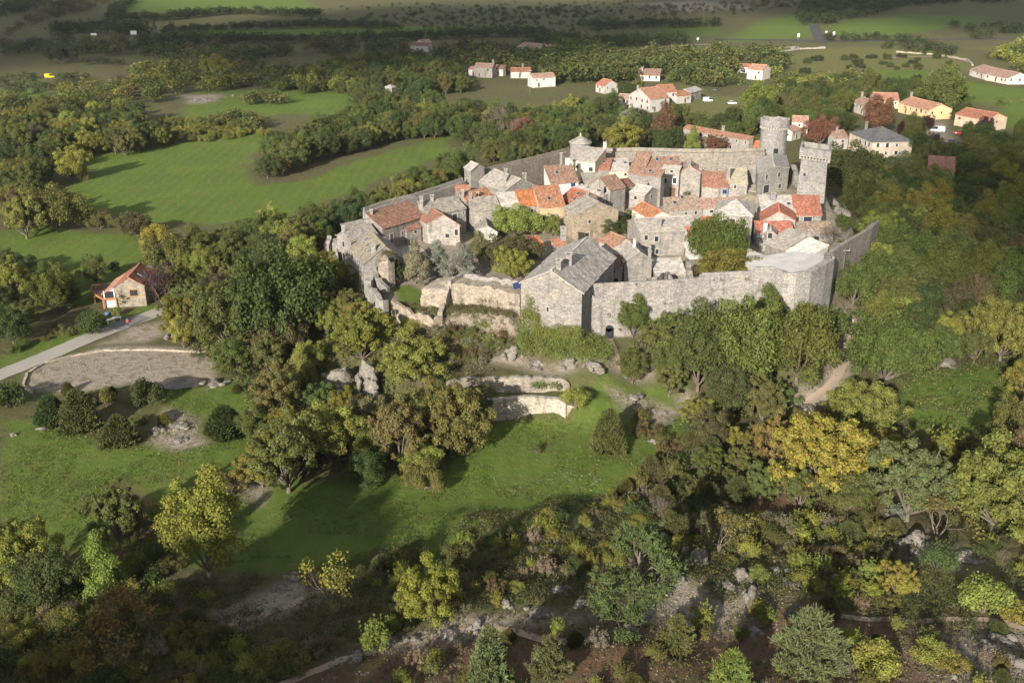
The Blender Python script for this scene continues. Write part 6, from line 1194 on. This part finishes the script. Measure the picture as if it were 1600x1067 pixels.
    wall_path('field_wall', 'dry stone wall bounding the pale pasture on the right', [(*q, G(*q)[2]+1.0) for q in [(1400,80),(1460,84),(1510,92),(1518,100)]], 1.2, None, .4, (.42, .38, .31), 'dry stone wall', 3, 24)
    # vehicles
    def car(px, py, rz, colr, label, kind='car', L=4.2, Wd=1.75, Hh=1.45, name='parked_car'):
        P = G(px, py); r = empty(name, P, rz); tag(r, label, 'van' if kind == 'van' else 'car'); mp_ = m_carpaint('car_paint', colr)
        def loft(secs, m, nm, parent):
            mb = MB(); 
            for k in range(len(secs)-1):
                A, B = secs[k], secs[k+1]
                for i in range(len(A)): j = (i+1) % len(A); mb.face([A[i], A[j], B[j], B[i]])
            mb.face(secs[0][::-1]); mb.face(secs[-1]); return mb.build(nm, m, parent)
        def sec(x, w_, z0, z1, wt): return [(x, -w_, z0), (x, w_, z0), (x, w_, z0+(z1-z0)*.7), (x, wt, z1), (x, -wt, z1), (x, -w_, z0+(z1-z0)*.7)]
        h1 = .85 if kind != 'van' else 1.05; w2 = Wd/2
        b = loft([sec(-L/2, w2*.86, .35, h1*.86, w2*.8), sec(-L/2+.15, w2, .25, h1, w2*.93), sec(-L*.1, w2, .22, h1+.03, w2*.95), sec(L*.25, w2, .22, h1, w2*.93), sec(L/2-.2, w2*.95, .25, h1*.82, w2*.84), sec(L/2, w2*.84, .35, h1*.66, w2*.74)], mp_, 'body', r)
        f = L*.16 if kind != 'van' else L*.30; bk = -L*.42 if kind != 'van' else -L*.49
        cab = [(bk, h1-.02), (bk+.35 if kind != 'van' else bk+.08, Hh), (f-.55, Hh), (f+.15, h1-.02)]
        mb = MB(); q = [[(x, s*(w2*.93 if z < h1+.1 else w2*.78 if kind != 'van' else w2*.88), z) for x, z in cab] for s in (-1, 1)]
        mb.face(q[0]); mb.face(q[1][::-1]); [mb.face([q[0][i], q[1][i], q[1][(i+1) % 4], q[0][(i+1) % 4]]) for i in range(4)]; mb.build('cabin', M['glass'], r)
        mb = MB(); mb.abox(cab[1][0]-.05, cab[2][0]+.05, -w2*(.80 if kind != 'van' else .9), w2*(.80 if kind != 'van' else .9), Hh-.06, Hh+.03)
        if kind == 'van': mb.abox(bk-.02, bk+(f-bk)*.62, -w2*.945, w2*.945, h1, Hh-.04)
        mb.build('roof', mp_, r)
        for sx in (-L*.32, L*.31):
            for sy in (-1, 1):
                mb = MB(); mb.tube((sx, sy*(w2-.2), .32), (sx, sy*(w2+.02), .32), .32, .32, 14); wh = mb.build('wheel', M['tyre'], r); mb = MB(); mb.tube((sx, sy*(w2-.05), .32), (sx, sy*(w2+.04), .32), .19, .19, 10); mb.build('rim', M['metal'], wh)
        for sy in (-1, 1): mb = MB(); mb.box((L/2-.03, sy*w2*.6, h1*.62), (.05, 0, 0), (0, .16, 0), (0, 0, .09)); mb.build('headlight', M['white'], r)
        return r
    car(78, 122, .25, (.75, .50, .01), 'yellow van with a roof rack standing alone in the dark left pasture', 'van', 5.0, 1.95, 2.2)
    car(1465, 206, 2.7, (.75, .75, .75), 'white van in the parking beside the purple trees', 'van', 5.4, 2.0, 2.2); car(1498, 210, 2.9, (.5, .03, .03), 'red car right of the white van', 'car'); car(1488, 224, .5, (.04, .07, .2), 'dark blue car at the front of the parking'); car(1480, 228, .4, (.35, .05, .08), 'dark red car behind the dark blue one')
    car(1466, 234, .8, (.7, .7, .7), 'white car half hidden by trees at the front of the parking'); car(1144, 163, .1, (.75, .75, .75), 'small white car alone on the grass left of the golden green tree'); car(1482, 183, .3, (.1, .1, .12), 'dark car in the shade of the carport tree', 'car'); car(1573, 236, .3, (.25, .27, .3), 'grey car at the far right parking')
    car(1106, 159, .2, (.7, .7, .7), 'white camper parked left of the small white car', 'van', 4.5, 1.9, 2.0); car(1119, 142, 1.0, (.12, .14, .18), 'dark car among the trees near the white villa'); car(246, 419, .1, (.05, .06, .08), 'dark car roof just behind the deck house'); car(367, 118, 1.3, (.6, .6, .62), 'pale van between trees at upper left', 'van', 4.6, 1.9, 2.0)
    car(1228, 131, .5, (.15, .18, .25), 'dark blue-grey car at the edge of the trees below the villa')
    # signs, poles, garden things
    def sign(px, py, hgt, w_, h_, label, m='white', dx=0):
        P = G(px, py); r = empty('road_sign', P); tag(r, label, 'sign'); mb = MB(); [mb.tube((s, 0, -.3), (s, 0, hgt), .09, .09, 6) for s in ((-w_*.3, w_*.3) if w_ > 2 else (0,))]; mb.build('post', M['metal'], r); mb = MB(); mb.abox(-w_/2, w_/2, -.12, -.04, hgt-h_, hgt); mb.build('panel', M[m], r)
    sign(210, 62, 6.0, 4.4, 2.6, 'tall white road sign on a post in front of the dark green field'); sign(147, 58, 2.6, 4.2, 1.6, 'low white road sign left of the tall one'); sign(1247, 63, 4.5, 1.6, 2.4, 'white sign left of the road junction'); sign(1290, 60, 5, 1.5, 2.0, 'white sign right of the side road at the junction'); sign(1302, 61, 5, 1.6, 3.0, 'taller white sign by the junction, farther right'); sign(1090, 66, 3, 1.5, 1.6, 'small white sign beside the end of the conifer hedge')
    def pole(px, py, h_, label):
        P = G(px, py); r = empty('utility_pole', P); tag(r, label, 'pole'); mb = MB(); mb.tube((0, 0, -.5), (0, 0, h_), .18, .12, 8); mb.build('shaft', M['bark'], r); mb = MB(); mb.abox(-.9, .9, -.06, .06, h_-.7, h_-.55); [mb.tube((s, 0, h_-.55), (s, 0, h_-.3), .06, .05, 6) for s in (-.75, 0, .75)]; mb.build('crossarm', M['metal'], r)
    pole(1313, 455, 9, 'thin pale pole standing in the trees right of the bastion'); pole(828, 148, 12, 'utility pole rising from the trees behind the left rampart'); pole(1029, 38, 10, 'utility pole near the sunlit stones at the top'); pole(55, 62, 8, 'short pole along the main road at the upper left')
    P = W(808, 452, 15.6); mb = MB(); mb.box((0, 0, .7), (.7, .15, .15), (-.15, .35, .45), np.cross((1.0, .2, .2), (-.2, .5, .6))*.05); r = empty('solar_panel', P); tag(r, 'blue solar panel leaning at the left foot of the great barn roof', 'solar panel'); mb.build('panel', m_plain('solar_cells', (.02, .035, .09), .2, .6), r); mb = MB(); mb.tube((-.5, .1, -.2), (-.5, .25, .9), .05, .05, 6); mb.tube((.5, .3, -.2), (.5, .4, .9), .05, .05, 6); mb.build('stand', M['metal'], r)
    P = G(168, 492); mb = MB(); mb.lathe((0, 0, 0), [(.2, 0), (.48, .1), (.52, .4), (.4, .6), (.1, .7)], 14); tag(mb.build('rain_barrel', M['blue'], None, loc=P), 'bright blue covered tub in the garden above the road', 'tub')
    def bench(px, py, rz, label):
        P = G(px, py); r = empty('garden_table', P, rz); tag(r, label, 'table'); mb = MB(); mb.abox(-.9, .9, -.45, .45, .68, .74); mb.build('table_top', M['white'], r)
        for sx in (-.75, .75):
            for sy in (-.35, .35): mb = MB(); mb.abox(sx-.04, sx+.04, sy-.04, sy+.04, 0, .68); mb.build('leg', M['white'], r)
    bench(183, 501, .3, 'white garden table beside the road, right one'); bench(173, 504, .9, 'white garden table near the blue tub, left one')
    P = G(1360-40, 524); mb = MB(); mb.abox(-.9, .9, -.2, .2, .42, .5)
    for sx in (-.7, .7): mb.abox(sx-.1, sx+.1, -.2, .2, -.1, .42)
    tag(mb.build('stone_bench', M['white'], None, loc=G(1326, 503)), 'small white bench on the stony path under the bastion', 'bench')
    # the walker
    P = G(200.5, 511.5); P[2] = max(P[2], hz(P[0], P[1]))+.12; root = empty('person', P, math.radians(200)); tag(root, 'person in red top, dark trousers and white shoes walking on the road', 'person')
    def skin(name, J, E, m, parent, sub=1):
        me = bpy.data.meshes.new(name); me.from_pydata([j[:3] for j in J], E, []); o = bpy.data.objects.new(name, me); link(o, parent); md = o.modifiers.new('s', 'SKIN'); 
        for i, j in enumerate(J): v = me.skin_vertices[0].data[i]; v.radius = (j[3], j[4] if len(j) > 4 else j[3]); v.use_root = (i == 0)
        o.modifiers.new('u', 'SUBSURF').levels = sub; o.modifiers['u'].render_levels = sub; me.materials.append(M[m]); return o
    J = [(0,0,.95,.14,.10),(0,.01,1.15,.13,.095),(0,.02,1.38,.16,.10),(0,.02,1.50,.055,.055),(0,0,1.60,.085,.10),(0,-.01,1.72,.08,.09),
         (.09,0,.90,.085),(.10,-.12,.50,.06),(.10,-.08,.09,.045),(.10,-.22,.05,.04),(-.09,0,.90,.085),(-.10,.08,.50,.06),(-.10,.26,.12,.045),(-.10,.16,.05,.04),
         (.20,.02,1.40,.055),(.26,.08,1.13,.042),(.25,-.04,.90,.032),(.24,-.08,.82,.03),(-.20,.02,1.40,.055),(-.26,-.02,1.13,.042),(-.24,-.18,.95,.032),(-.23,-.24,.90,.03)]
    E = [(0,1),(1,2),(2,3),(3,4),(4,5),(0,6),(6,7),(7,8),(8,9),(0,10),(10,11),(11,12),(12,13),(2,14),(14,15),(15,16),(16,17),(2,18),(18,19),(19,20),(20,21)]
    b = skin('body', J, E, 'skin', root)
    for s, dx in ((1, 0), (-1, 0)):
        for k in range(5):
            hx, hy, hz_ = (.24, -.09, .80) if s > 0 else (-.23, -.26, .88); mb = MB(); mb.tube((hx, hy+(k-2)*.016, hz_), (hx-.01*s, hy+(k-2)*.02-.01, hz_-(.07 if 0 < k < 4 else .05)), .009, .007, 5); mb.build('finger', M['skin'], root)
    k = 1.22; skin('jacket', [(0,0,.93,.19,.14),(0,.01,1.15,.18,.135),(0,.02,1.40,.20,.135),(.21,.02,1.41,.075),(.27,.08,1.13,.062),(.255,-.03,.93,.052),(-.21,.02,1.41,.075),(-.27,-.02,1.13,.062),(-.245,-.17,.97,.052)], [(0,1),(1,2),(2,3),(3,4),(4,5),(2,6),(6,7),(7,8)], 'red', root)
    skin('trousers', [(0,0,.93,.17,.13),(.09,0,.86,.105),(.10,-.12,.50,.085),(.10,-.08,.14,.075),(-.09,0,.86,.105),(-.10,.08,.50,.085),(-.10,.24,.17,.075)], [(0,1),(1,2),(2,3),(0,4),(4,5),(5,6)], 'denim', root)
    for x, y0, z0 in ((.10, -.10, .045), (-.10, .24, .08)): skin('shoe', [(x, y0+.06, z0, .055, .05), (x, y0-.08, z0, .055, .045), (x, y0-.17, z0, .045, .03)], [(0,1),(1,2)], 'white', root)
    mb = MB(); mb.lathe((0, .015, 1.62), [(.09, 0), (.112, .05), (.115, .12), (.09, .19), (.03, .225)], 12); mb.build('hair', M['hair'], root)
def exec_clouds():
    # clouds high behind the photographer: they shade the far fields
    N = NT('cloud'); cm = N.finish((.85, .86, .88), 1.0, spec=0)
    s = np.array((sdir.x, sdir.y, sdir.z))
    def cloud(label, area, alt=2600, n=26, rad=190, seed=1):
        rs = np.random.RandomState(seed); k = alt/-s[2]; P = [np.array((x, y, 0)) for x, y in area]; A = np.array([p[:2] for p in P]); lo, hi = A.min(0), A.max(0); Vs = []; Fs = []; off = 0; got = 0
        c0 = A.mean(0); org = np.array((*c0, 0))-s*k
        while got < n:
            q = lo+rs.rand(2)*(hi-lo)
            if not pip(np.array([q[0]]), np.array([q[1]]), [tuple(a) for a in A])[0]: continue
            got += 1; c = np.array((*q, 0))-s*k-org; c[2] += rs.uniform(-30, 60); r = rad*rs.uniform(.7, 1.25); nl, no = 12, 18
            V = []; ph = rs.rand(4)*6
            for i in range(nl+1):
                t = PI*i/nl
                for j in range(no):
                    a = 2*PI*j/no; d = np.array((math.sin(t)*math.cos(a), math.sin(t)*math.sin(a), math.cos(t))); rr = r*(1+.14*math.sin(5*a+ph[0])*math.sin(4*t+ph[1])+.08*math.sin(9*a+ph[2])*math.sin(7*t+ph[3])); V.append(c+d*rr*np.array((1, 1, .42)))
            Vs.append(np.array(V)); Fs.append(np.array([(i*no+j, i*no+(j+1) % no, (i+1)*no+(j+1) % no, (i+1)*no+j) for i in range(nl) for j in range(no)])[:, ::-1]+off); off += len(V)
        o = bpy.data.objects.new('cloud', quadmesh('cloud', np.vstack(Vs), np.vstack(Fs), [cm], smooth=True)); o.location = org; link(o); tag(o, kind='structure')
    cloud('', [(-1000,640),(-260,640),(-180,760),(330,900),(760,900),(1100,1100),(1400,2600),(-1600,2600)], 2600, 38, 220, 3)
    cloud('', [tuple(G(*q)[:2]) for q in [(1345,285),(1660,275),(1660,380),(1400,385)]], 2600, 4, 30, 6)
    cloud('', [(-1000,640),(-700,560),(-300,600),(-180,700),(-240,800),(-1000,800)], 2600, 22, 70, 4)
    cloud('', [(-100,850),(300,880),(700,900),(1100,950),(1100,1050),(0,1000)], 2600, 12, 90, 5)

def exec_haze():
    m, t = mat('haze'); o_ = t.nodes.new('ShaderNodeOutputMaterial'); v = t.nodes.new('ShaderNodeVolumePrincipled'); v.inputs['Color'].default_value = (.86, .89, .93, 1); v.inputs['Density'].default_value = HAZE; v.inputs['Anisotropy'].default_value = 0.2
    t.links.new(v.outputs[0], o_.inputs['Volume']); mb = MB(); x0, x1 = gx[0]-5, gx[-1]+5; y0, y1 = gy[0]-5, gy[-1]+5; mb.abox(x0, x1, y0, y1, float(GH.min())-1, max(112.0, float(GH.max())+12))
    tag(mb.build('haze', m), 'thin pale autumn haze over the plateau', 'haze', kind='stuff')
HAZE = 0.00005
# ------------------------------------------------------------------ ground
def world_poly(px, up=0.0): return [G(x, y, up)[:2] for x, y in px]
ZONES = [('vil', 1.0, None), # kind, soft edge (m), photo polygon
 ('g', 1.5, [(0,372),(0,362),(60,352),(120,362),(205,368),(235,398),(150,470),(100,480),(0,440)]),
 ('g', 1.5, [(128,238),(260,222),(420,208),(400,240),(375,262),(400,292),(470,284),(600,240),(700,212),(712,232),(610,275),(470,335),(330,352),(210,345),(140,330),(20,345),(0,330),(0,300),(60,285),(100,300),(140,270)]),
 ('g', 1.5, [(0,655),(80,650),(150,700),(230,690),(270,600),(330,590),(400,600),(470,520),(520,520),(500,600),(400,650),(400,690),(480,760),(600,745),(690,730),(780,650),(905,640),(950,590),(1070,590),(1085,650),(1070,690),(1000,770),(800,845),(640,890),(480,900),(300,880),(150,870),(0,850)]),
 ('h', 4, [(0,705),(60,690),(150,760),(60,790),(0,790)]), ('h', 3, [(780,690),(900,655),(930,715),(830,760),(770,740)]), ('h', 3, [(300,250),(330,235),(400,235),(390,262),(320,270)]),
 ('g', 3, [(280,185),(300,145),(470,138),(640,135),(570,158),(520,180),(440,175),(330,205),(290,200)]),
 ('g', 4, [(0,140),(86,140),(60,166),(0,172)]),
 ('g', 10, [(180,8),(215,-6),(470,-6),(495,14),(400,20),(190,22)]),
 ('g', 7, [(250,53),(400,45),(560,39),(770,44),(700,56),(400,60),(260,62)]),
 ('g', 9, [(1290,38),(1420,24),(1545,26),(1520,38),(1400,56),(1300,56)]), ('g', 9, [(1130,60),(1200,30),(1262,20),(1268,60),(1140,66)]), ('g', 8, [(1030,42),(1125,38),(1132,56),(1050,58)]),
 ('g', 5, [(960,92),(1090,72),(1085,80),(1050,98),(960,100)]), ('h', 5, [(1230,88),(1280,76),(1400,72),(1490,80),(1530,110),(1500,120),(1250,112),(1220,98)]),
 ('h', 6, [(1520,75),(1600,66),(1640,66),(1640,80),(1560,85)]), ('g', 3, [(1510,128),(1600,140),(1640,150),(1640,205),(1570,200),(1560,165),(1440,150),(1460,128)]),
 ('g', 3, [(1360,112),(1450,110),(1460,140),(1380,140)]),
 ('g', 1.5, [(1412,598),(1480,575),(1590,570),(1600,620),(1560,660),(1500,690),(1440,680),(1410,640)]),
 ('g', 0.8, [(605,452),(632,448),(662,458),(697,468),(693,492),(672,496),(640,482),(612,470)]),
 ('g', 1.0, [(0,560),(120,505),(190,492),(230,470),(260,480),(120,540),(0,590)]), ('g', 1, [(930,515),(950,515),(945,530),(930,530)]),
 ('h', 2, [(1060,120),(1110,150),(1180,150),(1180,180),(1100,190),(1050,170)]),
 ('h', 3, [(1400,850),(1520,840),(1580,960),(1500,960),(1420,950)]), ('h', 3, [(1150,780),(1350,760),(1380,800),(1200,840),(1120,820)]),
 ('p', 1.2, [(38,598),(45,575),(90,560),(150,546),(200,542),(290,545),(335,548),(350,566),(330,600),(250,600),(120,612),(50,612)]),
 ('p', 2.0, [(150,540),(200,515),(265,500),(270,520),(230,535)]), ('p', 4, [(390,120),(440,112),(450,122),(400,126)]), ('p', 4, [(290,150),(340,148),(345,160),(290,162)]),
 ('p', 1.5, [(370,770),(400,690),(440,720),(400,790)]), ('p', 1.5, [(230,690),(260,640),(300,650),(330,690),(280,705)]),
 ('p', 2.0, [(330,960),(450,905),(545,893),(560,915),(450,965),(360,985)]), ('p', 1.5, [(560,1012),(700,978),(850,950),(940,962),(800,985),(640,1018)]),
 ('p', 3.0, [(1000,960),(1060,900),(1190,930),(1150,990),(1050,990)]), ('p', 3.5, [(1380,850),(1440,835),(1520,870),(1500,890),(1400,880)]), ('p', 4, [(1450,990),(1600,970),(1620,1080),(1480,1080)]),
 ('p', 1.5, [(1300,480),(1330,470),(1350,510),(1345,560),(1300,650),(1240,650),(1230,630),(1290,600)]), ('p', 2, [(760,535),(850,570),(1000,565),(1060,580),(1000,590),(850,585),(760,560)]),
 ('p', 1.5, [(960,610),(1010,620),(1060,650),(1040,665),(980,640)]), ('p', 1.2, [(1050,605),(1085,615),(1080,655),(1062,650)]),
 ('p', 30, [(1000,6),(1100,2),(1180,12),(1060,20)]), ('p', 2, [(1030,185),(1070,190),(1075,235),(1040,235)]), ('p', 2.5, [(1440,190),(1480,190),(1490,235),(1440,235)]),  # first patch: sunlit gap in the far cloud shade, put into the ground colour
 ('d', 2.5, [(180,760),(250,800),(240,880),(200,880),(200,800)]), ('d', 2, [(700,480),(860,500),(860,560),(760,560),(690,540)]),
 ('d', 4, [(430,1080),(620,1010),(900,990),(1130,960),(1400,960),(1600,975),(1600,1080)]), ('d', 3, [(650,890),(720,880),(760,930),(680,940)]), ('d', 5, [(1150,770),(1400,750),(1400,800),(1150,810)]),
]
def grid_axis(lo, hi, step, far_lo, far_hi, g=1.13):
    a = list(np.arange(lo, hi+1e-6, step)); s = step; x = hi
    while x < far_hi: s *= g; x += s; a.append(x)
    s = step; x = lo; b = []
    while x > far_lo: s *= g; x -= s; b.append(x)
    return np.array(b[::-1]+a)
gx = grid_axis(-120, 110, 0.95, -3600, 3600, 1.035); gy = np.concatenate([grid_axis(74, 215, 0.85, -900, 214, 1.06), ])
gy = gy[gy <= 215]; s_ = 0.85; y_ = gy[-1]; ext = []
while y_ < 5200: s_ *= 1.018; y_ += s_; ext.append(y_)
gy = np.concatenate([gy, ext])
GX, GY = np.meshgrid(gx, gy); GH = H(GX, GY)
nx_, ny_ = len(gx), len(gy)
V = np.stack([GX.ravel(), GY.ravel(), GH.ravel()], 1); idx = np.arange(nx_*ny_).reshape(ny_, nx_)
Fq = np.stack([idx[:-1, :-1].ravel(), idx[:-1, 1:].ravel(), idx[1:, 1:].ravel(), idx[1:, :-1].ravel()], 1)
def zone_masks(x, y):
    m = dict(g=np.zeros(x.shape), h=np.zeros(x.shape), p=np.zeros(x.shape), d=np.zeros(x.shape))
    wx = x+3.0*vn(x, y, 7, 40)*np.clip(y/200, .4, 3); wy = y+3.0*vn(x, y, 7, 41)*np.clip(y/200, .4, 3)
    for k, soft, poly in ZONES:
        P = VIL if poly is None else world_poly(poly); k = 'p' if poly is None else k; A = np.array(P); lo = A.min(0)-3*soft-3; hi = A.max(0)+3*soft+3
        s = (x > lo[0]) & (x < hi[0]) & (y > lo[1]) & (y < hi[1])
        if not s.any(): continue
        xs, ys = wx[s], wy[s]; d = pdist(xs, ys, P); d = np.where(pip(xs, ys, P), d, -d); v = ss(-soft, soft, d)
        m[k][s] = np.maximum(m[k][s], v)
        if k in 'pd': m['g'][s] *= 1-v
        if k in 'gh': m['p'][s] *= 1-v; m['d'][s] *= 1-v
    return m
ZM = zone_masks(GX.ravel(), GY.ravel())
def m_ground():
    N = NT('ground'); v = world_pos(N)
    n1 = N.noise(v, 0.05, 5, 0.6); n2 = N.noise(v, 0.6, 6, 0.65); n3 = N.noise(v, 5.0, 5, 0.75); n4 = N.noise(v, 0.008, 4)
    stone = N.vor(v, 1.6, 'DISTANCE_TO_EDGE', 'Distance'); cell = N.vor(v, 2.6, 'F1', 'Distance')
    scrub = N.mix(N.ramp(n2, 0.35, 0.65), (0.085, 0.085, 0.038), (0.17, 0.145, 0.075)); scrub = N.mix(N.ramp(n1, 0.42, 0.62), scrub, (0.12, 0.13, 0.05))
    scrub = N.mix(N.math('MULTIPLY', N.ramp(n3, 0.55, 0.75), 0.5), scrub, (0.26, 0.22, 0.15))
    grass = N.mix(N.ramp(n1, 0.3, 0.7), (0.095, 0.165, 0.028), (0.145, 0.215, 0.036)); grass = N.mix(N.math('MULTIPLY', N.ramp(n2, 0.45, 0.75), 0.5), grass, (0.15, 0.15, 0.045))
    grass = N.mix(N.math('MULTIPLY', N.ramp(n3, 0.5, 0.3), 0.4), grass, (0.065, 0.085, 0.025)); grass = N.mix(N.math('MULTIPLY', N.ramp(N.noise(v, 0.13, 5, .7), 0.48, 0.7), 0.45), grass, (0.15, 0.14, 0.055))
    wv = N.n('ShaderNodeTexWave'); wv.inputs['Scale'].default_value = .16; wv.inputs['Distortion'].default_value = 3.0; wv.inputs['Detail'].default_value = 3; N.l(N.mapping(v, (.55, 1, 1)), wv.inputs['Vector']); grass = N.mix(N.math('MULTIPLY', N.ramp(wv.outputs['Fac'], .45, .9), 0.22), grass, (0.20, 0.21, 0.06))
    grass = N.mix(N.math('MULTIPLY', N.ramp(N.noise(v, 1.6, 4, .8), 0.55, 0.7), 0.5), grass, (0.07, 0.10, 0.025))
    hay = N.mix(N.ramp(n2, 0.35, 0.65), (0.13, 0.15, 0.045), (0.19, 0.175, 0.07))
    pale = N.mix(N.ramp(n3, 0.35, 0.65), (0.24, 0.195, 0.145), (0.50, 0.435, 0.355)); pale = N.mix(N.math('MULTIPLY', N.ramp(n2, 0.5, 0.62), 0.65), pale, (0.14, 0.14, 0.06))
    pale = N.mix(N.math('MULTIPLY', N.math('SUBTRACT', 1.0, N.ramp(cell, 0.05, 0.30)), 0.7), pale, (0.48, 0.43, 0.36))
    dirt = N.mix(N.ramp(n3, 0.3, 0.7), (0.12, 0.07, 0.042), (0.27, 0.165, 0.11)); dirt = N.mix(N.math('MULTIPLY', N.ramp(n2, 0.48, 0.6), 0.7), dirt, (0.13, 0.12, 0.06))
    c = N.mix(N.attr('h'), scrub, hay); c = N.mix(N.attr('g'), c, grass); c = N.mix(N.attr('d'), c, dirt); c = N.mix(N.attr('p'), c, pale)
    b = N.math('ADD', n3, N.math('MULTIPLY', n2, 1.5))
    return N.finish(c, 0.97, b, 0.35, 1.0, 0.1)
me = quadmesh('ground', V, Fq, [m_ground()], smooth=True)
for k in 'ghpd':
    a = me.attributes.new(k, 'FLOAT', 'POINT'); a.data.foreach_set('value', ZM[k].astype(np.float32))
go = bpy.data.objects.new('ground', me); link(go); tag(go, kind='structure')
# ------------------------------------------------------------------ roads, paths, water
def ribbon(name, px, wdt, m, lift=0.05, kind='structure', step=1.5, world=None):
    P = world or [G(x, y) for x, y in px]; Q = []
    for i in range(len(P)-1):
        k = max(1, int(np.linalg.norm((P[i+1]-P[i])[:2])/step)); Q += [lerp(P[i], P[i+1], j/k) for j in range(k)]
    Q.append(P[-1]); Q = np.array(Q)
    for _ in range(4): Q[1:-1] = (Q[:-2]+2*Q[1:-1]+Q[2:])/4
    K = 5; rows = []
    for i in range(len(Q)):
        d = Q[min(i+1, len(Q)-1)]-Q[max(0, i-1)]; d[2] = 0; d /= np.linalg.norm(d)+1e-9; n = np.array((-d[1], d[0], 0)); wd = wdt*(1+RB.uniform(-.04, .04))
        rows.append([Q[i]+n*wd*(j/(K-1)-0.5) for j in range(K)])
    R_ = np.array(rows).reshape(-1, 3); hh = H(R_[:, 0], R_[:, 1])
    hh = hh.reshape(-1, K); hh = np.maximum(hh, np.repeat(hh.mean(1)[:, None], K, 1)); R_[:, 2] = hh.ravel()+lift
    ii = np.arange(len(R_)).reshape(-1, K); f = np.stack([ii[:-1, :-1].ravel(), ii[:-1, 1:].ravel(), ii[1:, 1:].ravel(), ii[1:, :-1].ravel()], 1)
    o = bpy.data.objects.new(name, quadmesh(name, R_, f, [m], smooth=True)); link(o); tag(o, kind=kind); return o
def m_road(name, a, b):
    N = NT(name); v = world_pos(N); f = N.noise(v, 0.4, 5, .6); g = N.noise(v, 6, 4)
    return N.finish(N.mix(N.math('ADD', N.math('MULTIPLY', f, .6), N.math('MULTIPLY', g, .4)), a, b), 0.9, g, 0.02, 0.5)
mr1 = m_road('worn_road', (0.27, 0.245, 0.21), (0.40, 0.37, 0.33)); mr2 = m_road('asphalt', (0.05, 0.05, 0.055), (0.09, 0.088, 0.088)); mp = m_road('trodden_path', (0.22, 0.16, 0.11), (0.42, 0.34, 0.26))
ribbon('road', [(-60,612),(0,586),(60,562),(130,532),(200,505),(268,481),(330,462)], 4.6, mr1, 0.10)
ribbon('road_patch', [(176,513.5),(200,504.5),(226,494.5)], 4.5, m_road('patched_asphalt', (0.16, 0.15, 0.145), (0.22, 0.21, 0.2)), 0.115)
ribbon('main_road', [(-80,64),(60,63),(200,65),(330,66)], 7, mr2, 0.15, step=8)
ribbon('main_road', [(1120,62),(1230,63),(1290,66),(1450,62),(1700,60)], 8, mr2, 0.15, step=8); ribbon('side_road', [(1272,40),(1276,52),(1284,68)], 8, mr2, 0.2, step=8)
ribbon('track', [(950,82),(1010,77),(1070,72),(1110,70)], 4, mp, 0.2, step=6); ribbon('track', [(480,108),(530,116),(580,124)], 5, mp, 0.2, step=6); ribbon('track', [(1180,82),(1215,76),(1240,74)], 5, mp, 0.2, step=6)
ribbon('track', [(1380,92),(1440,88),(1500,92),(1520,100)], 3, mp, 0.2, step=6)
ribbon('path', [(1316,478),(1328,492),(1338,512),(1330,535),(1322,560),(1312,585),(1300,605),(1270,625),(1240,640)], 1.5, mp, 0.06); ribbon('path', [(950,530),(955,545),(963,560),(968,580)], 1.6, mp, 0.12)
ribbon('footpath', [(430,1075),(520,1035),(600,1012),(700,988),(760,978),(850,1002),(930,1002)], 1.0, mp, 0.06, step=0.8); ribbon('footpath', [(1250,952),(1350,968),(1450,970),(1540,966),(1610,985)], 0.9, mp, 0.06, step=0.8)
ribbon('footpath', [(330,985),(390,968),(440,955),(480,930),(530,915)], 0.9, mp, 0.06, step=0.8)
N_ = NT('pond_water'); pw = N_.finish((0.06, 0.042, 0.028), 0.25, N_.noise(world_pos(N_), 2.0), 0.02, 0.2, 0.5)
pm = MB(); pc = G(283, 600); pts = [(pc[0]+(4.6+RB.uniform(-.9, .9))*math.cos(t), pc[1]+(2.6+RB.uniform(-.5, .5))*math.sin(t), pc[2]+0.25) for t in [2*PI*i/22 for i in range(22)]]
pm.face(pts); tag(pm.build('pond', pw), kind='structure')
# ------------------------------------------------------------------ the walled village
exec_village()
exec_outer()
exec_plants()
exec_small()
exec_clouds()
exec_haze()
